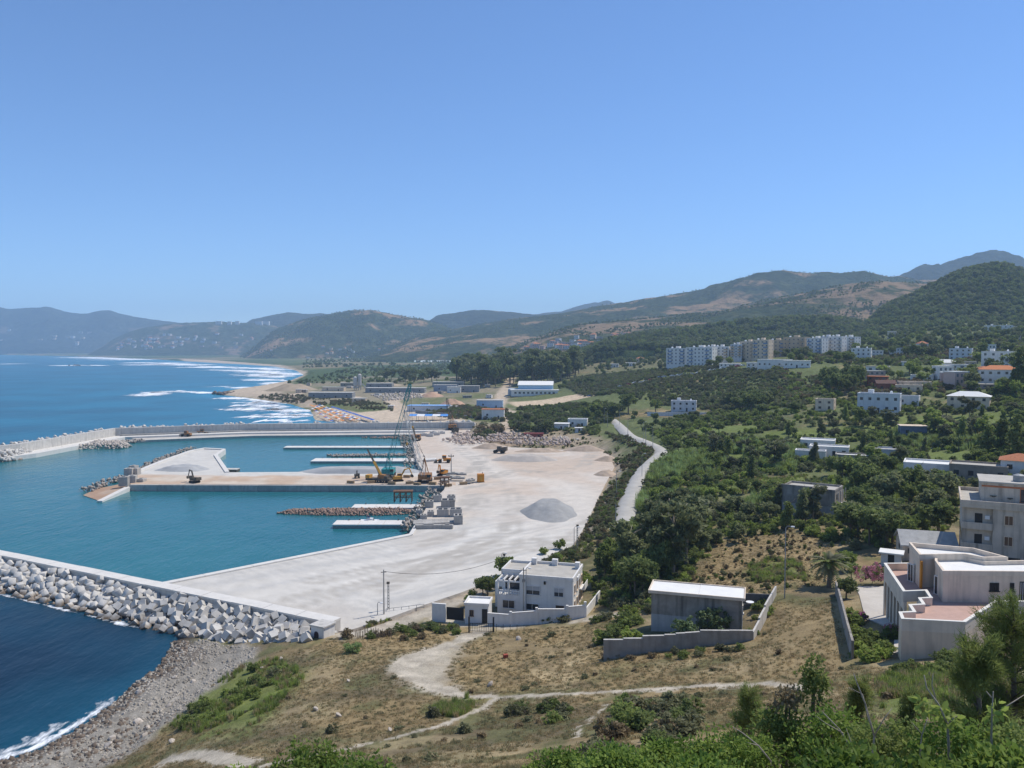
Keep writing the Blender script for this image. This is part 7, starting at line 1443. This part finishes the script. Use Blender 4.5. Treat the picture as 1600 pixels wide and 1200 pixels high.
# ================================================================ surf and foam
def foam_mat(name, sc, lo, hi):
    m, nt, b = nodes_of(name); N, L = nt.nodes, nt.links; geo = N.new('ShaderNodeNewGeometry'); at_ = N.new('ShaderNodeAttribute'); at_.attribute_name = 'fade'
    mp = N.new('ShaderNodeMapping'); mp.inputs['Scale'].default_value = (1, .35, 1); mp.inputs['Rotation'].default_value = (0, 0, .35); L.new(geo.outputs['Position'], mp.inputs[0])
    n = N.new('ShaderNodeTexNoise'); n.inputs['Scale'].default_value = sc; n.inputs['Detail'].default_value = 8; n.inputs['Roughness'].default_value = .72; L.new(mp.outputs[0], n.inputs['Vector'])
    mu = N.new('ShaderNodeMath'); mu.operation = 'MULTIPLY_ADD'; mu.inputs[1].default_value = .45; mu.inputs[2].default_value = -.45; L.new(at_.outputs['Fac'], mu.inputs[0])
    ad = N.new('ShaderNodeMath'); ad.operation = 'ADD'; L.new(n.outputs[0], ad.inputs[0]); L.new(mu.outputs[0], ad.inputs[1])
    r = N.new('ShaderNodeMapRange'); r.inputs[1].default_value = lo; r.inputs[2].default_value = hi; L.new(ad.outputs[0], r.inputs[0]); L.new(r.outputs[0], b.inputs['Alpha'])
    b.inputs['Base Color'].default_value = (.82, .84, .85, 1); b.inputs['Roughness'].default_value = .9; b.inputs['Specular IOR Level'].default_value = .1; return m
FO_FAR = foam_mat('surf_far', .05, .29, .46); FO_MID = foam_mat('surf_mid', .10, .30, .48); FO_NEAR = foam_mat('surf_near', .55, .33, .52)
def foam(name, line, w, m, z=.12, n=60):
    wk = 2.6 if name == 'surf' else 1.0
    L_ = smooth_line(line, max(4, n//max(1, len(line)-1))); V = []; A_ = []; F = []
    for i, p in enumerate(L_):
        a = Vector(L_[max(i-1, 0)]); b_ = Vector(L_[min(i+1, len(L_)-1)]); d = (b_-a).normalized(); nn = Vector((-d.y, d.x)); t = i/(len(L_)-1); e = min(1, t*6, (1-t)*6)
        for k in range(5): o_ = (k-2)/2; q = Vector(p)+nn*(o_*w*(.4+1.3*vnoise(i*.35, w, 5))*wk+(vnoise(i*.12, w, 9)-.5)*w*1.6*(wk-1)); V.append((q.x, q.y, SEA+z)); A_.append(max(0, (1-abs(o_))**.5)*e)
    for i in range(len(L_)-1):
        for k in range(4): a = i*5+k; F.append((a, a+1, a+6, a+5))
    me = np_mesh(name, V, F, m); at_ = me.attributes.new('fade', 'FLOAT', 'POINT'); at_.data.foreach_set('value', np.array(A_, np.float32)); return tag(link(name, me), kind='stuff')
PS = lambda pts: [P(*p, SEA) for p in pts]
foam('surf', PS([(185, 620), (230, 617), (270, 613), (310, 614), (345, 615)]), 9, FO_FAR); foam('surf', PS([(215, 614), (250, 612.5), (300, 611)]), 8, FO_FAR)
for pts, w in [([(215, 566), (250, 567), (290, 569), (330, 572)], 40), ([(300, 572), (350, 574), (400, 576), (440, 580)], 34), ([(330, 577), (380, 579), (430, 583), (465, 588)], 26), ([(370, 584), (410, 586), (450, 591)], 20), ([(385, 592), (420, 594), (455, 594)], 16), ([(395, 600), (420, 599), (450, 597)], 12), ([(130, 557.5), (170, 559), (200, 561), (230, 563)], 90), ([(5, 568.5), (35, 568.7)], 30), ([(95, 570.5), (135, 571), (170, 570.5)], 30), ([(205, 569), (225, 569.5), (245, 571)], 36), ([(330, 604), (350, 604.5)], 8), ([(365, 607), (400, 604.5)], 9)]: foam('surf', PS(pts), w, FO_FAR)
for pts, w in [([(340, 621), (370, 623), (400, 627), (440, 632)], 9), ([(335, 642), (370, 640), (410, 641), (450, 643), (480, 646)], 9), ([(350, 633), (390, 633), (430, 636), (470, 640)], 10), ([(375, 650), (400, 651), (440, 652), (485, 653)], 8), ([(395, 658), (430, 658), (488, 658)], 6), ([(370, 628), (400, 630), (420, 633)], 8), ([(410, 646), (450, 648), (486, 650)], 8)]: foam('surf', PS(pts), w, FO_MID)
sh = SHORE[1:11]; shn = []
for i, p in enumerate(sh):
    a = Vector(sh[max(i-1, 0)]); b_ = Vector(sh[min(i+1, len(sh)-1)]); d = (b_-a).normalized(); shn.append(Vector(p)+Vector((-d.y, d.x))*1.0)
foam('shore_foam', [tuple(p) for p in shn[:7]], 1.7, FO_NEAR, .06, 90); foam('shore_foam', [tuple(p+Vector((-1.5, .8))) for p in shn[:5]], 2.4, foam_mat('surf_thin', .4, .40, .62), .05, 70)
foam('shore_foam', [tuple(A+dirw*s+norw*10.3) for s in (30, 60, 90, 130)], 1.0, foam_mat('surf_thin', .4, .40, .62), .05, 60)
# rocks awash
for pts, n in [([(330, 616), (350, 614), (375, 615.5), (350, 618)], 60), ([(104, 571.5), (125, 570.5), (132, 571.5), (112, 572.3)], 30)]: rock_pile('reef_rocks', pts_poly(PS(pts), n, lambda X, Y: 0*X+SEA), 2, 6, M_DARKROCK)

# ================================================================ plants close to the viewer
def near_leaves(name, cent, rad, per, size, m, seed, asp=1.5, droop=.3):
    r = np.random.default_rng(seed); n = len(cent)*per; c = np.repeat(cent, per, 0); R_ = np.repeat(rad, per); d = r.normal(size=(n, 3)); d /= np.linalg.norm(d, axis=1)[:, None]
    p = c+d*(R_*r.uniform(.2, 1, n)**.6)[:, None]; a = d+r.normal(size=(n, 3))*.6; a[:, 2] -= droop*.3; a /= np.linalg.norm(a, axis=1)[:, None]; u = np.cross(a, r.normal(size=(n, 3))); u /= np.linalg.norm(u, axis=1)[:, None]; w = np.cross(a, u)
    s = (size*r.uniform(.6, 1.3, n))[:, None]; L_ = a*s*asp; W_ = u*s*.5; K = w*s*.12
    V = np.stack([p, p+L_*.3+W_*.8+K, p+L_*.68+W_*.72+K, p+L_, p+L_*.68-W_*.72+K, p+L_*.3-W_*.8+K], 1).reshape(-1, 3); b0 = np.arange(n)[:, None]*6; F = np.concatenate([b0+np.array([0, 1, 2, 3]), b0+np.array([0, 3, 4, 5])], 0); return np_mesh(name, V, F, m)
def near_bush(name, px, py, d, w, h, lm, label, cat='bush', size=.058, n=80, per=46, seed=1, spread=1.0, stems=7, zb=None):
    """top of the bush shows at the pixel; it stands on the slope below"""
    x, y, z = PD(px, py, d); gz_ = hz(x, y); o = empty(name, (x, y, gz_), label=label, cat=cat); top = z-gz_; r = np.random.default_rng(seed); m = MB()
    cen = []
    for k in range(n):
        a = r.uniform(0, 6.28); q = r.uniform(0, 1)**.5; cen.append((math.cos(a)*w/2*q, math.sin(a)*w*.4*q, top-.1-(q**2)*h*.35-r.uniform(0, h*.6)))
    for k in range(stems): c_ = cen[k*len(cen)//stems]; m.tube([(r.uniform(-.15, .15), r.uniform(-.15, .15), -.3), (c_[0]*.45, c_[1]*.45, c_[2]*.55), c_], [.05, .035, .012], 5)
    m.build('stem', BARK, o); link('foliage', near_leaves('foliage', np.array(cen), r.uniform(.12, .34, n)*spread, per, size, LM[lm], seed), o); return o
near_bush('leafy_bush', 487, 1158, 17, 1.5, 1.0, 'gloss', 'glossy bright green bush poking up at the bottom edge', seed=1, n=60); near_bush('leafy_bush', 560, 1182, 16, 1.6, .8, 'gloss', 'lower spray of glossy leaves right of the bottom bush', seed=2, n=46); near_bush('leafy_bush', 375, 1196, 17, .6, .4, 'gloss', 'tiny leafy tip at the bottom edge left of the bush', seed=3, n=12)
for k, (px, py, d, w, h, lm, lb) in enumerate([(880, 1180, 17, 1.6, .7, 'gloss', 'low glossy leaves at the bottom edge under the thicket'), (960, 1168, 16, 1.5, .8, 'gloss', 'glossy leaf clump right of the low bottom leaves'), (1050, 1160, 17, 1.7, .9, 'gloss', 'broad glossy clump beneath the dark thicket'), (1150, 1135, 17, 1.8, 1.2, 'gloss', 'glossy leaf bank left of the leggy sprig'), (1225, 1095, 18, 1.3, 1.6, 'mid', 'darker leafy mass with reddish dry sprigs near the footpath end'), (1300, 1105, 17, 1.6, 1.5, 'gloss', 'dense leafy bank under the bare grey twigs'), (1400, 1125, 16, 1.7, 1.3, 'mid', 'leafy bank behind the pale bare branches'), (1500, 1120, 15, 1.6, 1.3, 'gloss', 'leaf clump before the wispy dark tree'), (1585, 1125, 15, 1.5, 1.3, 'mid', 'leaf clump in the bottom corner of the view'), (1100, 1190, 13, 1.2, .6, 'gloss', 'large leaves close to the viewer along the bottom edge'), (1330, 1180, 11, 1.2, .7, 'gloss', 'largest leaves close to the viewer near the corner'), (1460, 1185, 11, 1.2, .7, 'gloss', 'close broad leaves in the bottom right foreground'), (1575, 1182, 11, 1.0, .6, 'gloss', 'close broad leaves touching the frame corner')]):
    near_bush('leafy_bush', px, py, d, w, h, lm, lb, seed=20+k, n=90, size=.058 if d > 12 else .07)
near_bush('leafy_sprig', 1272, 1012, 18, .55, 1.6, 'mid', 'upright leggy sprig with dark leaves rising over the path', seed=50, n=34, spread=.8, stems=4, per=36)
near_bush('reddish_sprig', 1226, 1070, 18, .5, .5, 'brown', 'dry reddish brown sprig on top of the leafy mass', seed=51, n=14, spread=.8, stems=3, per=30, size=.06)
def twig(pts, r0, label, d=14, leaf=None):
    W_ = [Vector(PD(px, py, d+dd)) for px, py, dd in pts[0]]; o0 = W_[0]; o = empty('bare_branch', tuple(o0), label=label, cat='branch'); 
    for k, br in enumerate(pts):
        q = [Vector(PD(px, py, d+dd))-o0 for px, py, dd in br]; MB().tube([tuple(v) for v in q], [r0*(1-.65*i/(len(q)-1))*(1 if k == 0 else .6) for i in range(len(q))], 6).build('stem' if k == 0 else 'twig', BARKP, o, smooth=True)
    if leaf: link('leaf_tip', near_leaves('leaf_tip', np.array([Vector(PD(px, py, d))-o0 for px, py in leaf]), np.full(len(leaf), .10), 16, .085, LM['light'], int(d*7)), o)
    return o
twig([[(1360, 1215, 0), (1366, 1150, 0), (1352, 1100, .1), (1338, 1065, .1), (1334, 1052, .1)], [(1366, 1150, 0), (1380, 1125, -.1), (1394, 1106, -.1)], [(1366, 1148, 0), (1356, 1120, 0), (1348, 1085, .2), (1326, 1074, .2)]], .022, 'forked pale bare branch rising among the bottom leaves')
twig([[(1355, 1215, 0), (1330, 1170, 0), (1312, 1140, 0), (1285, 1112, .1)], [(1318, 1146, 0), (1290, 1130, .1), (1274, 1118, .1)], [(1340, 1190, 0), (1330, 1160, -.1), (1322, 1138, -.1)]], .018, 'thin pale branch slanting left among the bottom leaves', 13)
twig([[(1484, 1215, 0), (1482, 1160, 0), (1480, 1130, 0), (1466, 1100, 0), (1448, 1075, .1), (1444, 1055, .1)], [(1480, 1132, 0), (1492, 1120, 0), (1506, 1118, 0)], [(1462, 1092, .1), (1456, 1070, .1), (1458, 1052, .1)]], .024, 'dark upright branch with yellow green leaf tips', 12, [(1452, 1105), (1470, 1118), (1485, 1122), (1440, 1100)])
twig([[(1550, 1215, 0), (1549, 1150, 0), (1550, 1110, 0), (1552, 1080, 0)], [(1552, 1118, 0), (1575, 1102, 0), (1600, 1086, 0)], [(1549, 1090, 0), (1541, 1080, 0)]], .022, 'leggy branch with one side arm near the frame edge', 12, [(1548, 1115), (1556, 1108)])
twig([[(1436, 1205, 0), (1440, 1150, 0), (1450, 1120, 0)], [(1441, 1148, 0), (1424, 1128, 0)]], .016, 'short dark forked branch between the taller ones', 13)
twig([[(1205, 1190, 0), (1185, 1165, 0), (1160, 1145, .2), (1145, 1136, .3)], [(1185, 1165, 0), (1168, 1160, 0)]], .018, 'pale dry branch lying over the leaf bank', 16)
# wispy dark tree at the right edge
def wispy(px, py_top, py_bot, d, w, label, seed, n=34, strands=240):
    x, y, zt = PD(px, py_top, d); zb = hz(x, y); h = zt-zb; o = empty('wispy_tree', (x, y, zb), label=label, cat='tree'); r = np.random.default_rng(seed); m = MB(); m.tube([(0, 0, -.3), (.1, 0, h*.5), (0, .1, h*.95)], [.16, .10, .02], 7); V = []; F = []
    for k in range(n):
        t = r.uniform(.25, 1); a = r.uniform(0, 6.28); L_ = w*(1.1-t*.75)*r.uniform(.5, 1); b0 = Vector((0, 0, h*t*.93)); tp = b0+Vector((math.cos(a)*L_, math.sin(a)*L_, h*.10*r.uniform(.4, 1.4))); m.tube([b0, b0.lerp(tp, .5)+Vector((0, 0, h*.02)), tp], [.035, .02, .006], 4)
        for s in range(strands):
            f = r.uniform(.2, 1.05); p = b0.lerp(tp, f); q = p+Vector(tuple(r.normal(size=3)*.10)); dd = Vector(((tp-b0).normalized()*.5+Vector(tuple(r.normal(size=3)*.5))+Vector((0, 0, r.uniform(-.3, .6))))).normalized(); e = q+dd*r.uniform(.12, .32); s_ = dd.cross(Vector((r.normal(), r.normal(), r.normal()))).normalized()*.013; i = len(V); V += [tuple(q-s_), tuple(q+s_), tuple(e)]; F.append((i, i+1, i+2))
    m.build('trunk', BARK, o, smooth=True); link('foliage', np_mesh('foliage', V, F, LM['mid']), o)
wispy(1585, 945, 1200, 26, 2.6, 'wispy dark feathery tree at the frame edge before the cream villa', 4, 70, 330); wispy(1530, 1000, 1200, 25, 1.6, 'smaller wispy feathery tree in front of the cream villa wall', 5, 52, 280); wispy(1345, 1062, 1200, 30, .9, 'thin wispy green shoot beside the leggy sprig', 6, 30, 240); wispy(1170, 1075, 1200, 34, 1.0, 'faint feathery shrub at the end of the footpath', 7, 34, 240); wispy(1425, 1085, 1200, 24, .7, 'thin feathery stalks in front of the green lawn', 8, 26, 200)
# small litter on the slope
x, y, z = G(790, 1028); tag(MB().box(-.3, .3, -.25, .25, 0, .5).build('red_box', mat('red_rust', (.32, .07, .04), .7, .2, 2), None, (x, y, z), .3), 'small red box standing alone in the dry grass', 'box')
for k, (px, py) in enumerate([(545, 1065), (530, 1120), (495, 1110), (610, 1142), (410, 1045), (810, 1000), (440, 1030), (765, 1072)]):
    x, y, z = G(px, py); o = link('boulder', ROCKS2[k % 3], None, (x, y, z+.1)); s = ru(.5, 1.0); o.scale = (s*1.3, s, s*.6); o.rotation_euler = (ru(0, 1), ru(0, 1), ru(0, 6)); tag(o, 'pale half buried boulder in the dry grass slope', 'boulder', 'boulders on the dry slope')

# ================================================================ tell the look-alikes of small groups apart by their place
ORD = ['leftmost', 'second from the left', 'third from the left', 'fourth from the left', 'fifth from the left', 'sixth from the left', 'seventh from the left', 'eighth from the left', 'ninth from the left', 'tenth from the left', 'eleventh from the left', 'twelfth from the left']
_by = {}
bpy.context.view_layer.update()
for o_ in COL.objects:
    if o_.parent is None and o_.get('label') and o_.get('category'): _by.setdefault(o_['label'], []).append(o_)
for lb_, os_ in _by.items():
    if 2 <= len(os_) <= 12:
        os_.sort(key=lambda q: q.location.x/max(q.location.y, 1))
        for k_, q in enumerate(os_):
            t_ = lb_+', '+ORD[k_]; q['label'] = t_ if len(t_.split()) <= 16 else ' '.join(lb_.split()[:11])+', '+ORD[k_]
